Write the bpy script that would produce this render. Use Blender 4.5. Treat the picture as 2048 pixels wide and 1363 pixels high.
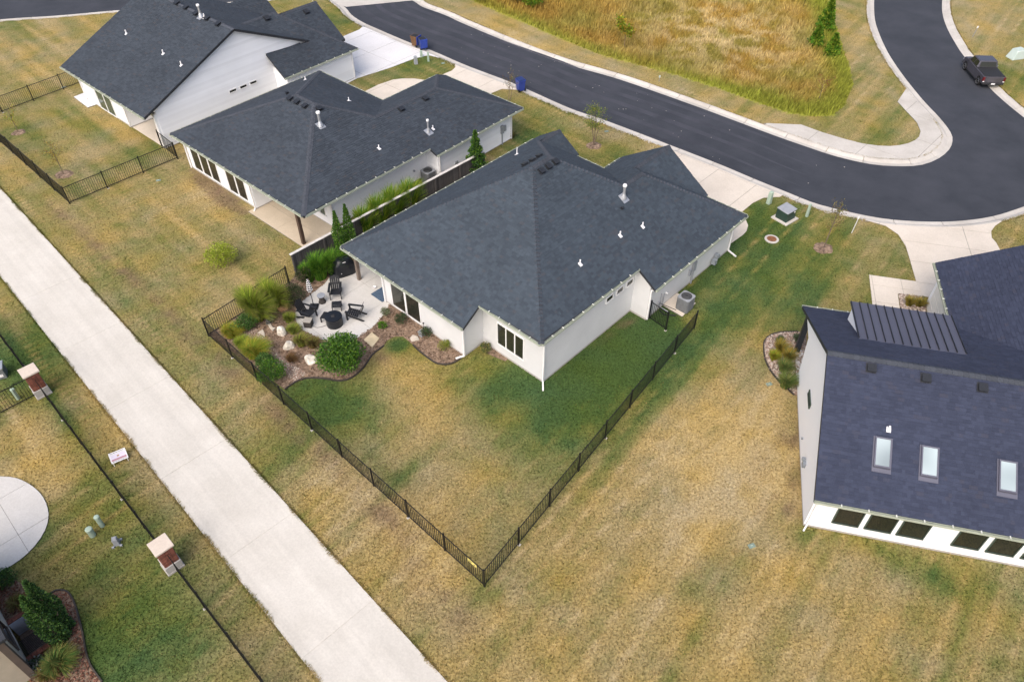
import bpy, bmesh, math, random
import numpy as np
from mathutils import Vector, Matrix
from mathutils.geometry import delaunay_2d_cdt

random.seed(7)
rng = np.random.default_rng(11)
scene = bpy.context.scene
col = scene.collection
R = math.radians
for o in list(bpy.data.objects):
    bpy.data.objects.remove(o)

# ------------------------------------------------------------------ camera
FPX, PITCH, CAMH, CX, CY = 1515.0, R(44.4), 28.0, 1024.0, 681.5
cam_d = bpy.data.cameras.new('camera')
cam = bpy.data.objects.new('camera', cam_d)
col.objects.link(cam)
cam.location = (0, 0, CAMH)
cam.rotation_euler = (math.pi / 2 - PITCH, 0, 0)
cam_d.sensor_width = 36.0
cam_d.lens = FPX / 2048.0 * 36.0
cam_d.clip_start = 0.5
cam_d.clip_end = 3000
scene.camera = cam

# ------------------------------------------------------------------ sky and sun
SUN_EL, SUN_AZ = 48.0, 207.0      # degrees; azimuth measured clockwise from +Y: the sun stands behind the camera, to the left
world = bpy.data.worlds.new('World')
scene.world = world
world.use_nodes = True
wn = world.node_tree
wn.nodes.clear()
sky = wn.nodes.new('ShaderNodeTexSky')
sky.sky_type = 'NISHITA'
sky.sun_disc = False
sky.sun_elevation = R(SUN_EL)
sky.sun_rotation = R(SUN_AZ)
sky.air_density = 0.8
sky.dust_density = 6.0
sky.ozone_density = 1.0
bg = wn.nodes.new('ShaderNodeBackground')
bg.inputs['Strength'].default_value = 0.15
wo = wn.nodes.new('ShaderNodeOutputWorld')
wn.links.new(sky.outputs[0], bg.inputs['Color'])
wn.links.new(bg.outputs[0], wo.inputs['Surface'])
sd = bpy.data.lights.new('sun', 'SUN')
sd.energy = 0.8
sd.angle = R(80)
sd.color = (1.0, 0.975, 0.94)
so = bpy.data.objects.new('sun', sd)
col.objects.link(so)
sdir = Vector((math.sin(R(SUN_AZ)) * math.cos(R(SUN_EL)), math.cos(R(SUN_AZ)) * math.cos(R(SUN_EL)), math.sin(R(SUN_EL))))
so.rotation_euler = sdir.to_track_quat('Z', 'Y').to_euler()
so.location = (-20, -20, 60)

scene.view_settings.view_transform = 'Standard'
scene.view_settings.look = 'None'
scene.view_settings.exposure = 0.6
scene.view_settings.gamma = 1.0
scene.view_settings.use_curve_mapping = False

# ------------------------------------------------------------------ helpers
def P(u, v, z=0.0):
    """point of the place seen at photo pixel (u, v) that lies at height z"""
    x = (u - CX) / FPX
    y = -(v - CY) / FPX
    d = (x, math.cos(PITCH) + y * math.sin(PITCH), -math.sin(PITCH) + y * math.cos(PITCH))
    t = (z - CAMH) / d[2]
    return Vector((d[0] * t, d[1] * t, z))

def ray(u, v):
    x = (u - CX) / FPX
    y = -(v - CY) / FPX
    return Vector((x, math.cos(PITCH) + y * math.sin(PITCH), -math.sin(PITCH) + y * math.cos(PITCH)))

def P2(pts):
    return [tuple(P(u, v)[:2]) for u, v in pts]

def frame(ang):
    """house axes: a runs at `ang` degrees from +X, b to its right"""
    t = R(ang)
    ca, sa = math.cos(t), math.sin(t)
    def W(a, b, z=0.0):
        return Vector((a * ca + b * sa, a * sa - b * ca, z))
    return W

def tag(o, label=None, cat=None, group=None, kind=None):
    if label: o['label'] = label
    if cat: o['category'] = cat
    if group: o['group'] = group
    if kind: o['kind'] = kind
    return o

def thing(name, label, cat, loc=(0, 0, 0), rz=0.0, group=None):
    o = bpy.data.objects.new(name, None)
    o.empty_display_size = 0.2
    col.objects.link(o)
    o.location = loc
    o.rotation_euler = (0, 0, rz)
    return tag(o, label, cat, group)

def link(name, me, parent=None, mat=None):
    o = bpy.data.objects.new(name, me)
    col.objects.link(o)
    if parent: o.parent = parent
    if mat is not None and not me.materials: me.materials.append(mat)
    return o

def copy_tree(o, parent=None):
    c = o.copy()
    col.objects.link(c)
    c.parent = parent
    for ch in o.children:
        copy_tree(ch, c)
    return c

class MB:
    """collects faces; tf maps input points to mesh coordinates"""
    def __init__(s, tf=None):
        s.v = []; s.f = []; s.tf = tf; s.tint = []; s.m = []
    def pts(s, ps):
        i = len(s.v)
        for p in ps:
            s.v.append(tuple(s.tf(*p)) if s.tf else tuple(p))
        return i
    def face(s, ps, tint=0.5, m=0):
        i = s.pts(ps)
        s.f.append(tuple(range(i, i + len(ps)))); s.tint.append(tint); s.m.append(m)
    def hexa(s, lo, hi, tint=0.5, m=0):
        """lo, hi: matching rings of n points"""
        n = len(lo)
        i = s.pts(list(lo) + list(hi))
        fs = [tuple(range(i + n - 1, i - 1, -1)), tuple(range(i + n, i + 2 * n))]
        for k in range(n):
            k2 = (k + 1) % n
            fs.append((i + k, i + k2, i + n + k2, i + n + k))
        s.f += fs; s.tint += [tint] * len(fs); s.m += [m] * len(fs)
    def box(s, x0, x1, y0, y1, z0, z1, m=0, tint=0.5):
        s.hexa([(x0, y0, z0), (x1, y0, z0), (x1, y1, z0), (x0, y1, z0)], [(x0, y0, z1), (x1, y0, z1), (x1, y1, z1), (x0, y1, z1)], tint, m)
    def prism(s, poly, z0, z1, m=0):
        if area2(poly) < 0: poly = poly[::-1]
        s.hexa([(x, y, z0) for x, y in poly], [(x, y, z1) for x, y in poly], 0.5, m)
    def bar(s, p0, p1, w, h=None, m=0, up=(0, 0, 1)):
        h = h or w
        p0 = Vector(p0); p1 = Vector(p1)
        d = (p1 - p0)
        if d.length < 1e-6: return
        d.normalize()
        u = Vector(up)
        if abs(d.dot(u)) > 0.98: u = Vector((1, 0, 0))
        sx = d.cross(u).normalized() * w / 2
        sy = sx.cross(d).normalized() * h / 2
        r = [-sx - sy, sx - sy, sx + sy, -sx + sy]
        s.hexa([tuple(p0 + q) for q in r], [tuple(p1 + q) for q in r], 0.5, m)
    def tube(s, p0, p1, r0, r1=None, n=8, m=0):
        r1 = r0 if r1 is None else r1
        p0 = Vector(p0); p1 = Vector(p1)
        d = (p1 - p0).normalized()
        u = Vector((0, 0, 1)) if abs(d.z) < 0.9 else Vector((1, 0, 0))
        sx = d.cross(u).normalized(); sy = d.cross(sx).normalized()
        ring = lambda p, r: [tuple(p + sx * r * math.cos(2 * math.pi * k / n) - sy * r * math.sin(2 * math.pi * k / n)) for k in range(n)]
        s.hexa(ring(p0, r0), ring(p1, r1), 0.5, m)
    def lathe(s, prof, n=14, c=(0, 0), m=0):
        i = len(s.v)
        for r, z in prof:
            s.pts([(c[0] + r * math.cos(2 * math.pi * k / n), c[1] + r * math.sin(2 * math.pi * k / n), z) for k in range(n)])
        for j in range(len(prof) - 1):
            for k in range(n):
                k2 = (k + 1) % n
                s.f.append((i + j * n + k, i + j * n + k2, i + (j + 1) * n + k2, i + (j + 1) * n + k)); s.tint.append(0.5); s.m.append(m)
        s.f.append(tuple(range(i + n - 1, i - 1, -1))); s.tint.append(0.5); s.m.append(m)
        e = i + (len(prof) - 1) * n
        s.f.append(tuple(range(e, e + n))); s.tint.append(0.5); s.m.append(m)
    def mesh(s, name, mats, tint=False, smooth=False):
        me = bpy.data.meshes.new(name)
        me.from_pydata(s.v, [], s.f)
        mats = mats if isinstance(mats, (list, tuple)) else [mats]
        for mm in mats: me.materials.append(mm)
        if len(mats) > 1: me.polygons.foreach_set('material_index', s.m)
        if tint:
            a = me.attributes.new('tint', 'FLOAT', 'FACE')
            a.data.foreach_set('value', s.tint)
        if smooth: me.polygons.foreach_set('use_smooth', [True] * len(me.polygons))
        me.update()
        return me
    def build(s, name, mats, parent=None, **k):
        return link(name, s.mesh(name, mats, **k), parent)

def area2(poly):
    return sum(poly[i][0] * poly[(i + 1) % len(poly)][1] - poly[(i + 1) % len(poly)][0] * poly[i][1] for i in range(len(poly)))

def bevel(o, w=0.01, seg=2):
    b = o.modifiers.new('bevel', 'BEVEL')
    b.width = w; b.segments = seg; b.limit_method = 'ANGLE'; b.angle_limit = R(40)
    return o

def clip(poly, nx, ny, d):
    """keep the side nx*x + ny*y <= d"""
    out = []
    n = len(poly)
    for i in range(n):
        p, q = poly[i], poly[(i + 1) % n]
        a = nx * p[0] + ny * p[1] - d
        b = nx * q[0] + ny * q[1] - d
        if a <= 0: out.append(p)
        if (a < 0 < b) or (b < 0 < a):
            t = a / (a - b)
            out.append((p[0] + t * (q[0] - p[0]), p[1] + t * (q[1] - p[1])))
    return out

def inside(poly, x, y):
    poly = np.asarray(poly, float)
    res = np.zeros(x.shape, bool)
    j = len(poly) - 1
    bb = (x >= poly[:, 0].min()) & (x <= poly[:, 0].max()) & (y >= poly[:, 1].min()) & (y <= poly[:, 1].max())
    xs, ys = x[bb], y[bb]
    r = np.zeros(xs.shape, bool)
    for i in range(len(poly)):
        xi, yi = poly[i]; xj, yj = poly[j]
        c = (yi > ys) != (yj > ys)
        with np.errstate(divide='ignore', invalid='ignore'):
            r ^= c & (xs < (xj - xi) * (ys - yi) / (yj - yi + 1e-12) + xi)
        j = i
    res[bb] = r
    return res

_perm = rng.permutation(512)
def vnoise(x, y, seed=0):
    xi = np.floor(x).astype(int); yi = np.floor(y).astype(int)
    fx = x - xi; fy = y - yi
    fx = fx * fx * (3 - 2 * fx); fy = fy * fy * (3 - 2 * fy)
    def h(i, j): return _perm[(_perm[(i + seed * 57) & 511] + j) & 511] / 511.0
    return (h(xi, yi) * (1 - fx) + h(xi + 1, yi) * fx) * (1 - fy) + (h(xi, yi + 1) * (1 - fx) + h(xi + 1, yi + 1) * fx) * fy

def fbm(x, y, seed=0, oct=4, gain=0.5):
    s = np.zeros_like(x); a = 1.0; t = 0.0
    for k in range(oct):
        s += a * vnoise(x * 2 ** k + 13.7 * k, y * 2 ** k + 7.1 * k, seed + k); t += a; a *= gain
    return s / t

# ------------------------------------------------------------------ materials
def nodes(name):
    m = bpy.data.materials.new(name)
    m.use_nodes = True
    nt = m.node_tree
    return m, nt, nt.nodes['Principled BSDF']

def pm(name, c, rough=0.7, var=0.12, scale=4.0, bump=0.0, bscale=40.0, metal=0.0, spec=0.4, c2=None, detail=5.0, rnd=0.0, sx=(1, 1, 1)):
    """plain procedural surface: base colour with two scales of noise, fine relief, slight change from piece to piece"""
    m, nt, b = nodes(name)
    N = nt.nodes.new; L = nt.links.new
    tc = N('ShaderNodeTexCoord'); mp = N('ShaderNodeMapping')
    mp.inputs['Scale'].default_value = sx
    L(tc.outputs['Object'], mp.inputs['Vector'])
    n1 = N('ShaderNodeTexNoise'); n1.inputs['Scale'].default_value = scale; n1.inputs['Detail'].default_value = detail
    n1.inputs['Roughness'].default_value = 0.62
    L(mp.outputs[0], n1.inputs['Vector'])
    rp = N('ShaderNodeValToRGB')
    lo = [max(0, x * (1 - var)) for x in c]
    hi = [min(1, x * (1 + var)) for x in (c2 or c)]
    rp.color_ramp.elements[0].position = 0.32; rp.color_ramp.elements[1].position = 0.68
    rp.color_ramp.elements[0].color = (*lo, 1); rp.color_ramp.elements[1].color = (*hi, 1)
    L(n1.outputs['Fac'], rp.inputs['Fac'])
    out = rp.outputs['Color']
    if rnd > 0:
        oi = N('ShaderNodeObjectInfo'); mr = N('ShaderNodeMapRange')
        mr.inputs['To Min'].default_value = 1 - rnd; mr.inputs['To Max'].default_value = 1 + rnd
        L(oi.outputs['Random'], mr.inputs['Value'])
        mx = N('ShaderNodeVectorMath'); mx.operation = 'SCALE'
        L(out, mx.inputs[0]); L(mr.outputs[0], mx.inputs['Scale'])
        out = mx.outputs[0]
    L(out, b.inputs['Base Color'])
    b.inputs['Roughness'].default_value = rough
    b.inputs['Metallic'].default_value = metal
    b.inputs['Specular IOR Level'].default_value = spec
    if bump > 0:
        n2 = N('ShaderNodeTexNoise'); n2.inputs['Scale'].default_value = bscale; n2.inputs['Detail'].default_value = 4
        L(mp.outputs[0], n2.inputs['Vector'])
        bp = N('ShaderNodeBump'); bp.inputs['Strength'].default_value = min(1, bump); bp.inputs['Distance'].default_value = 0.02
        L(n2.outputs['Fac'], bp.inputs['Height']); L(bp.outputs[0], b.inputs['Normal'])
    return m

def concrete(name, c, stain=0.12, rnd=0.03, streak=None):
    """broom-finished slab: mottled stains, fine speckle, a little change from slab to slab"""
    m, nt, b = nodes(name)
    N = nt.nodes.new; L = nt.links.new
    g = N('ShaderNodeNewGeometry')
    n1 = N('ShaderNodeTexNoise'); n1.inputs['Scale'].default_value = 0.45; n1.inputs['Detail'].default_value = 8; n1.inputs['Roughness'].default_value = 0.65
    n2 = N('ShaderNodeTexNoise'); n2.inputs['Scale'].default_value = 14; n2.inputs['Detail'].default_value = 4
    L(g.outputs['Position'], n1.inputs['Vector']); L(g.outputs['Position'], n2.inputs['Vector'])
    rp = N('ShaderNodeValToRGB')
    rp.color_ramp.elements[0].position = 0.3; rp.color_ramp.elements[1].position = 0.62
    rp.color_ramp.elements[0].color = (c[0] * (1 - stain), c[1] * (1 - stain * 1.05), c[2] * (1 - stain * 1.15), 1)
    rp.color_ramp.elements[1].color = (*c, 1)
    L(n1.outputs['Fac'], rp.inputs['Fac'])
    mr = N('ShaderNodeMapRange'); mr.inputs['From Min'].default_value = 0.3; mr.inputs['From Max'].default_value = 0.7
    mr.inputs['To Min'].default_value = 0.93; mr.inputs['To Max'].default_value = 1.05
    L(n2.outputs['Fac'], mr.inputs['Value'])
    oi = N('ShaderNodeObjectInfo'); mo = N('ShaderNodeMapRange')
    mo.inputs['To Min'].default_value = 1 - rnd; mo.inputs['To Max'].default_value = 1 + rnd
    L(oi.outputs['Random'], mo.inputs['Value'])
    mu = N('ShaderNodeMath'); mu.operation = 'MULTIPLY'
    L(mr.outputs[0], mu.inputs[0]); L(mo.outputs[0], mu.inputs[1])
    sc = N('ShaderNodeVectorMath'); sc.operation = 'SCALE'
    L(rp.outputs[0], sc.inputs[0]); L(mu.outputs[0], sc.inputs['Scale'])
    out = sc.outputs[0]
    if streak is not None:
        # long tyre and run-off stains that follow the slab's direction
        r1 = N('ShaderNodeMapping'); r1.inputs['Rotation'].default_value = (0, 0, R(streak)); L(g.outputs['Position'], r1.inputs['Vector'])
        r2 = N('ShaderNodeMapping'); r2.inputs['Scale'].default_value = (0.05, 1.5, 1); L(r1.outputs[0], r2.inputs['Vector'])
        n4 = N('ShaderNodeTexNoise'); n4.inputs['Scale'].default_value = 1.0; n4.inputs['Detail'].default_value = 6; n4.inputs['Roughness'].default_value = 0.7
        L(r2.outputs[0], n4.inputs['Vector'])
        m4 = N('ShaderNodeMapRange'); m4.inputs['From Min'].default_value = 0.35; m4.inputs['From Max'].default_value = 0.65; m4.inputs['To Min'].default_value = 0.91; m4.inputs['To Max'].default_value = 1.03
        L(n4.outputs['Fac'], m4.inputs['Value'])
        s4 = N('ShaderNodeVectorMath'); s4.operation = 'SCALE'
        L(out, s4.inputs[0]); L(m4.outputs[0], s4.inputs['Scale'])
        out = s4.outputs[0]
    L(out, b.inputs['Base Color'])
    b.inputs['Roughness'].default_value = 0.85
    b.inputs['Specular IOR Level'].default_value = 0.25
    bp = N('ShaderNodeBump'); bp.inputs['Strength'].default_value = 0.25; bp.inputs['Distance'].default_value = 0.01
    n3 = N('ShaderNodeTexNoise'); n3.inputs['Scale'].default_value = 60
    L(g.outputs['Position'], n3.inputs['Vector']); L(n3.outputs['Fac'], bp.inputs['Height']); L(bp.outputs[0], b.inputs['Normal'])
    return m

def attr_mat(name, attr='Col', rough=0.9, nscale=9.0, namp=0.25, bump=0.5, trans=0.0):
    """surface whose natural colour is stored on the mesh, broken up by noise"""
    m, nt, b = nodes(name)
    N = nt.nodes.new; L = nt.links.new
    a = N('ShaderNodeAttribute'); a.attribute_name = attr
    g = N('ShaderNodeNewGeometry')
    n = N('ShaderNodeTexNoise'); n.inputs['Scale'].default_value = nscale; n.inputs['Detail'].default_value = 5; n.inputs['Roughness'].default_value = 0.7
    L(g.outputs['Position'], n.inputs['Vector'])
    mr = N('ShaderNodeMapRange'); mr.inputs['From Min'].default_value = 0.3; mr.inputs['From Max'].default_value = 0.7
    mr.inputs['To Min'].default_value = 1 - namp; mr.inputs['To Max'].default_value = 1 + namp
    L(n.outputs['Fac'], mr.inputs['Value'])
    sc = N('ShaderNodeVectorMath'); sc.operation = 'SCALE'
    L(a.outputs['Color'], sc.inputs[0]); L(mr.outputs[0], sc.inputs['Scale'])
    L(sc.outputs[0], b.inputs['Base Color'])
    b.inputs['Roughness'].default_value = rough
    b.inputs['Specular IOR Level'].default_value = 0.15
    if bump > 0:
        bp = N('ShaderNodeBump'); bp.inputs['Strength'].default_value = bump; bp.inputs['Distance'].default_value = 0.04
        L(n.outputs['Fac'], bp.inputs['Height']); L(bp.outputs[0], b.inputs['Normal'])
    if trans > 0:
        tr = N('ShaderNodeBsdfTranslucent'); mx = N('ShaderNodeMixShader'); mx.inputs[0].default_value = trans
        L(sc.outputs[0], tr.inputs['Color'])
        L(b.outputs[0], mx.inputs[1]); L(tr.outputs[0], mx.inputs[2])
        L(mx.outputs[0], nt.nodes['Material Output'].inputs['Surface'])
    return m

def shingle_mat(name, dark, light, warm):
    m, nt, b = nodes(name)
    N = nt.nodes.new; L = nt.links.new
    a = N('ShaderNodeAttribute'); a.attribute_name = 'tint'
    oi = N('ShaderNodeObjectInfo')
    rp = N('ShaderNodeValToRGB')
    e = rp.color_ramp.elements
    e[0].position = 0.0; e[0].color = (*dark, 1)
    e[1].position = 1.0; e[1].color = (*warm, 1)
    x = e.new(0.45); x.color = (*[(p + q) / 2 for p, q in zip(dark, light)], 1)
    x = e.new(0.85); x.color = (*light, 1)
    L(a.outputs['Fac'], rp.inputs['Fac'])
    g = N('ShaderNodeNewGeometry')
    n = N('ShaderNodeTexNoise'); n.inputs['Scale'].default_value = 35; n.inputs['Detail'].default_value = 3
    L(g.outputs['Position'], n.inputs['Vector'])
    n2 = N('ShaderNodeTexNoise'); n2.inputs['Scale'].default_value = 0.5; n2.inputs['Detail'].default_value = 4
    L(g.outputs['Position'], n2.inputs['Vector'])
    mr = N('ShaderNodeMapRange'); mr.inputs['From Min'].default_value = 0.3; mr.inputs['From Max'].default_value = 0.7
    mr.inputs['To Min'].default_value = 0.82; mr.inputs['To Max'].default_value = 1.2
    L(n.outputs['Fac'], mr.inputs['Value'])
    mr2 = N('ShaderNodeMapRange'); mr2.inputs['From Min'].default_value = 0.3; mr2.inputs['From Max'].default_value = 0.7
    mr2.inputs['To Min'].default_value = 0.9; mr2.inputs['To Max'].default_value = 1.1
    L(n2.outputs['Fac'], mr2.inputs['Value'])
    mu = N('ShaderNodeMath'); mu.operation = 'MULTIPLY'
    L(mr.outputs[0], mu.inputs[0]); L(mr2.outputs[0], mu.inputs[1])
    sc = N('ShaderNodeVectorMath'); sc.operation = 'SCALE'
    L(rp.outputs[0], sc.inputs[0]); L(mu.outputs[0], sc.inputs['Scale'])
    L(sc.outputs[0], b.inputs['Base Color'])
    b.inputs['Roughness'].default_value = 0.9
    b.inputs['Specular IOR Level'].default_value = 0.3
    return m

def glass_mat(name, c=(0.022, 0.023, 0.018)):
    m, nt, b = nodes(name)
    N = nt.nodes.new; L = nt.links.new
    g = N('ShaderNodeNewGeometry'); n = N('ShaderNodeTexNoise'); n.inputs['Scale'].default_value = 0.7
    L(g.outputs['Position'], n.inputs['Vector'])
    rp = N('ShaderNodeValToRGB')
    rp.color_ramp.elements[0].color = (*[x * 0.7 for x in c], 1); rp.color_ramp.elements[1].color = (*[x * 1.6 for x in c], 1)
    L(n.outputs['Fac'], rp.inputs['Fac']); L(rp.outputs[0], b.inputs['Base Color'])
    b.inputs['Roughness'].default_value = 0.04
    b.inputs['IOR'].default_value = 1.5
    return m

M = {}
M['white'] = pm('white_siding_paint', (0.84, 0.86, 0.89), 0.6, 0.03, 0.6, 0.12, 30, rnd=0.045)  # tone varies per board, standing in for the shadow lines under the laps
M['stucco'] = pm('pale_wall_paint', (0.625, 0.635, 0.645), 0.75, 0.06, 0.5, 0.25, 60)
M['bright'] = pm('bright_white_wall_paint', (0.91, 0.925, 0.95), 0.6, 0.015, 0.5, 0.1, 40)
M['trim'] = pm('white_trim_paint', (0.8, 0.8, 0.8), 0.45, 0.04, 3)
M['gutter'] = pm('pale_gutter_metal', (0.37, 0.41, 0.34), 0.45, 0.08, 2, spec=0.5)
M['fascia'] = pm('dark_rake_board', (0.028, 0.031, 0.038), 0.6, 0.15, 3)
M['soffit'] = pm('soffit_boards', (0.55, 0.55, 0.54), 0.7, 0.08, 2)
M['shingle_c'] = shingle_mat('charcoal_shingle', (0.038, 0.050, 0.066), (0.053, 0.070, 0.090), (0.053, 0.060, 0.073))
M['shingle_b'] = shingle_mat('dark_blue_shingle', (0.034, 0.043, 0.056), (0.049, 0.061, 0.078), (0.050, 0.053, 0.062))
M['shingle_d'] = shingle_mat('slate_blue_shingle', (0.030, 0.037, 0.064), (0.041, 0.050, 0.084), (0.043, 0.047, 0.072))
M['cap'] = pm('ridge_cap_shingle', (0.052, 0.060, 0.076), 0.9, 0.2, 6, 0.4, 60, rnd=0.12)
M['glass'] = glass_mat('window_glass')
M['glass_green'] = glass_mat('green_window_glass', (0.05, 0.075, 0.06))
M['skyglass'] = pm('skylight_glass', (0.27, 0.34, 0.37), 0.12, 0.3, 0.5, spec=0.8, c2=(0.33, 0.4, 0.42), detail=1.0)
M['frame_dark'] = pm('dark_green_frame', (0.05, 0.075, 0.06), 0.5, 0.1, 5)
M['metalroof'] = pm('standing_seam_metal', (0.115, 0.118, 0.155), 0.42, 0.06, 0.7, metal=0.35)
M['black'] = pm('black_powder_coat', (0.010, 0.010, 0.011), 0.45, 0.2, 8)
M['galv'] = pm('galvanised_metal', (0.5, 0.52, 0.55), 0.38, 0.12, 6, metal=0.6)
M['pvc'] = pm('white_pvc', (0.82, 0.82, 0.84), 0.4, 0.03, 5)
M['vent'] = pm('dark_vent_metal', (0.022, 0.025, 0.031), 0.5, 0.2, 6)
M['wood'] = pm('weathered_cedar', (0.072, 0.068, 0.069), 0.85, 0.35, 5, 0.4, 25, rnd=0.25, sx=(6, 6, 0.7))
M['woodcap'] = pm('pale_fence_cap', (0.6, 0.58, 0.55), 0.8, 0.15, 3)
M['post'] = pm('brown_stained_post', (0.085, 0.055, 0.042), 0.7, 0.3, 6, 0.3, 25, sx=(5, 5, 0.7))
M['postgrey'] = pm('grey_brown_timber', (0.17, 0.135, 0.11), 0.75, 0.3, 6, 0.3, 25, sx=(5, 5, 0.7))
M['path'] = concrete('path_concrete', (0.62, 0.595, 0.54), 0.12, 0.01, 45.4)
M['drive'] = concrete('driveway_concrete', (0.66, 0.6, 0.52), 0.13)
M['drive_w'] = concrete('new_white_concrete', (0.69, 0.69, 0.7), 0.08)
M['kerb'] = concrete('kerb_concrete', (0.55, 0.525, 0.485), 0.2, 0.05)
M['patio'] = concrete('patio_concrete', (0.58, 0.57, 0.545), 0.13)
M['tanconc'] = concrete('tan_patio_concrete', (0.56, 0.48, 0.37), 0.15)
M['asphalt'] = pm('asphalt', (0.034, 0.040, 0.052), 0.88, 0.14, 0.35, 0.5, 55, c2=(0.042, 0.046, 0.058), detail=9)
M['mulch'] = pm('bark_mulch', (0.135, 0.09, 0.062), 0.95, 0.5, 5, 1.0, 26, c2=(0.24, 0.17, 0.12), detail=8)
M['gravelbed'] = pm('pea_gravel_base', (0.22, 0.165, 0.13), 0.95, 0.4, 14, 0.9, 30)
M['edging'] = pm('steel_edging', (0.05, 0.042, 0.035), 0.7, 0.3, 5)
M['lime'] = pm('white_limestone', (0.56, 0.52, 0.43), 0.9, 0.35, 3.5, 0.7, 12, c2=(0.7, 0.66, 0.58))
M['orange'] = pm('orange_sandstone', (0.42, 0.21, 0.085), 0.9, 0.3, 3.5, 0.6, 12, c2=(0.5, 0.3, 0.16))
M['flag'] = pm('cream_flagstone', (0.6, 0.5, 0.33), 0.85, 0.12, 3, 0.4, 20)
M['flagg'] = pm('grey_flagstone', (0.5, 0.45, 0.38), 0.85, 0.2, 3, 0.4, 20)
M['brick'] = pm('red_brick', (0.2, 0.072, 0.048), 0.9, 0.3, 9, 0.4, 40, rnd=0.3)
M['mortar'] = pm('brick_mortar', (0.38, 0.3, 0.26), 0.95, 0.15, 10)
M['capstone'] = concrete('cast_stone_cap', (0.62, 0.54, 0.46), 0.12)
M['basestone'] = concrete('cast_stone_base', (0.44, 0.42, 0.4), 0.15)
M['leaf'] = attr_mat('foliage', 'Col', 0.6, 6.0, 0.2, 0.0, 0.42)
M['blade'] = attr_mat('grass_blades', 'Col', 0.8, 5.0, 0.12, 0.0, 0.35)
M['lawn'] = attr_mat('lawn_ground', 'Col', 0.95, 9.0, 0.5, 1.0)
M['bark'] = pm('young_bark', (0.16, 0.12, 0.09), 0.9, 0.3, 12, 0.5, 30)
M['utilgreen'] = pm('pale_green_plastic', (0.36, 0.46, 0.38), 0.55, 0.08, 3)
M['utildark'] = pm('dark_green_cabinet', (0.028, 0.055, 0.045), 0.45, 0.15, 2)
M['utilgrey'] = pm('grey_cabinet_metal', (0.3, 0.32, 0.35), 0.5, 0.1, 3)
M['acgrey'] = pm('air_conditioner_metal', (0.16, 0.17, 0.18), 0.5, 0.15, 4)
M['acdark'] = pm('air_conditioner_grille', (0.045, 0.047, 0.05), 0.6, 0.2, 6)
M['blue'] = pm('blue_bin_plastic', (0.025, 0.055, 0.3), 0.45, 0.12, 4)
M['brown'] = pm('brown_bin_plastic', (0.13, 0.065, 0.025), 0.5, 0.15, 4)
M['navy'] = pm('navy_bin_plastic', (0.018, 0.035, 0.14), 0.45, 0.12, 4)
M['paint'] = pm('truck_paint', (0.085, 0.083, 0.1), 0.26, 0.1, 2, spec=0.6, metal=0.3)
M['tonneau'] = pm('vinyl_bed_cover', (0.02, 0.021, 0.024), 0.7, 0.1, 6)
M['tyre'] = pm('tyre_rubber', (0.012, 0.012, 0.013), 0.85, 0.15, 10)
M['rim'] = pm('alloy_rim', (0.5, 0.5, 0.52), 0.3, 0.08, 6, metal=0.8)
M['red'] = pm('red_lamp_plastic', (0.13, 0.012, 0.015), 0.3, 0.1, 6)
M['plate'] = pm('licence_plate', (0.75, 0.76, 0.78), 0.4, 0.05, 6)
M['furn'] = pm('black_poly_furniture', (0.016, 0.017, 0.02), 0.5, 0.2, 8)
M['wicker'] = pm('brown_wicker', (0.045, 0.04, 0.037), 0.75, 0.35, 30, 0.8, 60)
M['beige'] = pm('beige_cabinet', (0.33, 0.31, 0.27), 0.6, 0.1, 4)
M['cover'] = pm('black_vinyl_cover', (0.010, 0.012, 0.016), 0.36, 0.2, 2.5, 0.5, 5)
M['mat'] = pm('blue_woven_mat', (0.07, 0.11, 0.17), 0.9, 0.25, 14, 0.5, 50)
M['cream'] = pm('cream_stucco', (0.58, 0.54, 0.46), 0.85, 0.08, 2, 0.3, 40)
M['tan'] = pm('tan_stucco', (0.46, 0.39, 0.3), 0.85, 0.08, 2, 0.3, 40)
M['browntrim'] = pm('brown_trim', (0.12, 0.09, 0.075), 0.7, 0.1, 3)
M['joint'] = pm('joint_sealant', (0.22, 0.205, 0.185), 0.9, 0.2, 6)
M['corr'] = pm('corrugated_steel', (0.42, 0.44, 0.5), 0.45, 0.15, 3, metal=0.5)
M['rust'] = pm('rusty_iron', (0.2, 0.085, 0.04), 0.85, 0.4, 8, 0.4, 30)
M['maroon'] = pm('maroon_print', (0.27, 0.02, 0.085), 0.5, 0.05, 5)
M['greyprint'] = pm('grey_print', (0.2, 0.2, 0.21), 0.5, 0.05, 5)
M['signwhite'] = pm('white_sign_board', (0.78, 0.77, 0.78), 0.5, 0.03, 5)
M['signlilac'] = pm('lilac_sign_panel', (0.62, 0.58, 0.68), 0.5, 0.05, 5)
M['goldprint'] = pm('gold_print', (0.35, 0.24, 0.13), 0.5, 0.1, 5)
M['yellow'] = pm('yellow_sign', (0.75, 0.65, 0.2), 0.5, 0.05, 5)
M['mint'] = pm('mint_green_cover', (0.46, 0.55, 0.52), 0.5, 0.05, 3)
M['pipeblue'] = pm('meter_metal', (0.24, 0.27, 0.3), 0.5, 0.2, 6)
M['interior'] = pm('plain_patio_wall', (0.62, 0.63, 0.62), 0.8, 0.06, 1)
M['garagedoor'] = pm('white_garage_door', (0.78, 0.77, 0.74), 0.5, 0.05, 2)

# ------------------------------------------------------------------ roads, kerbs, path, slabs
NOGRASS = []          # polygons (world x, y) where no turf grows
ROADS = []            # polygons where the ground is dug out for the road bed

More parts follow.
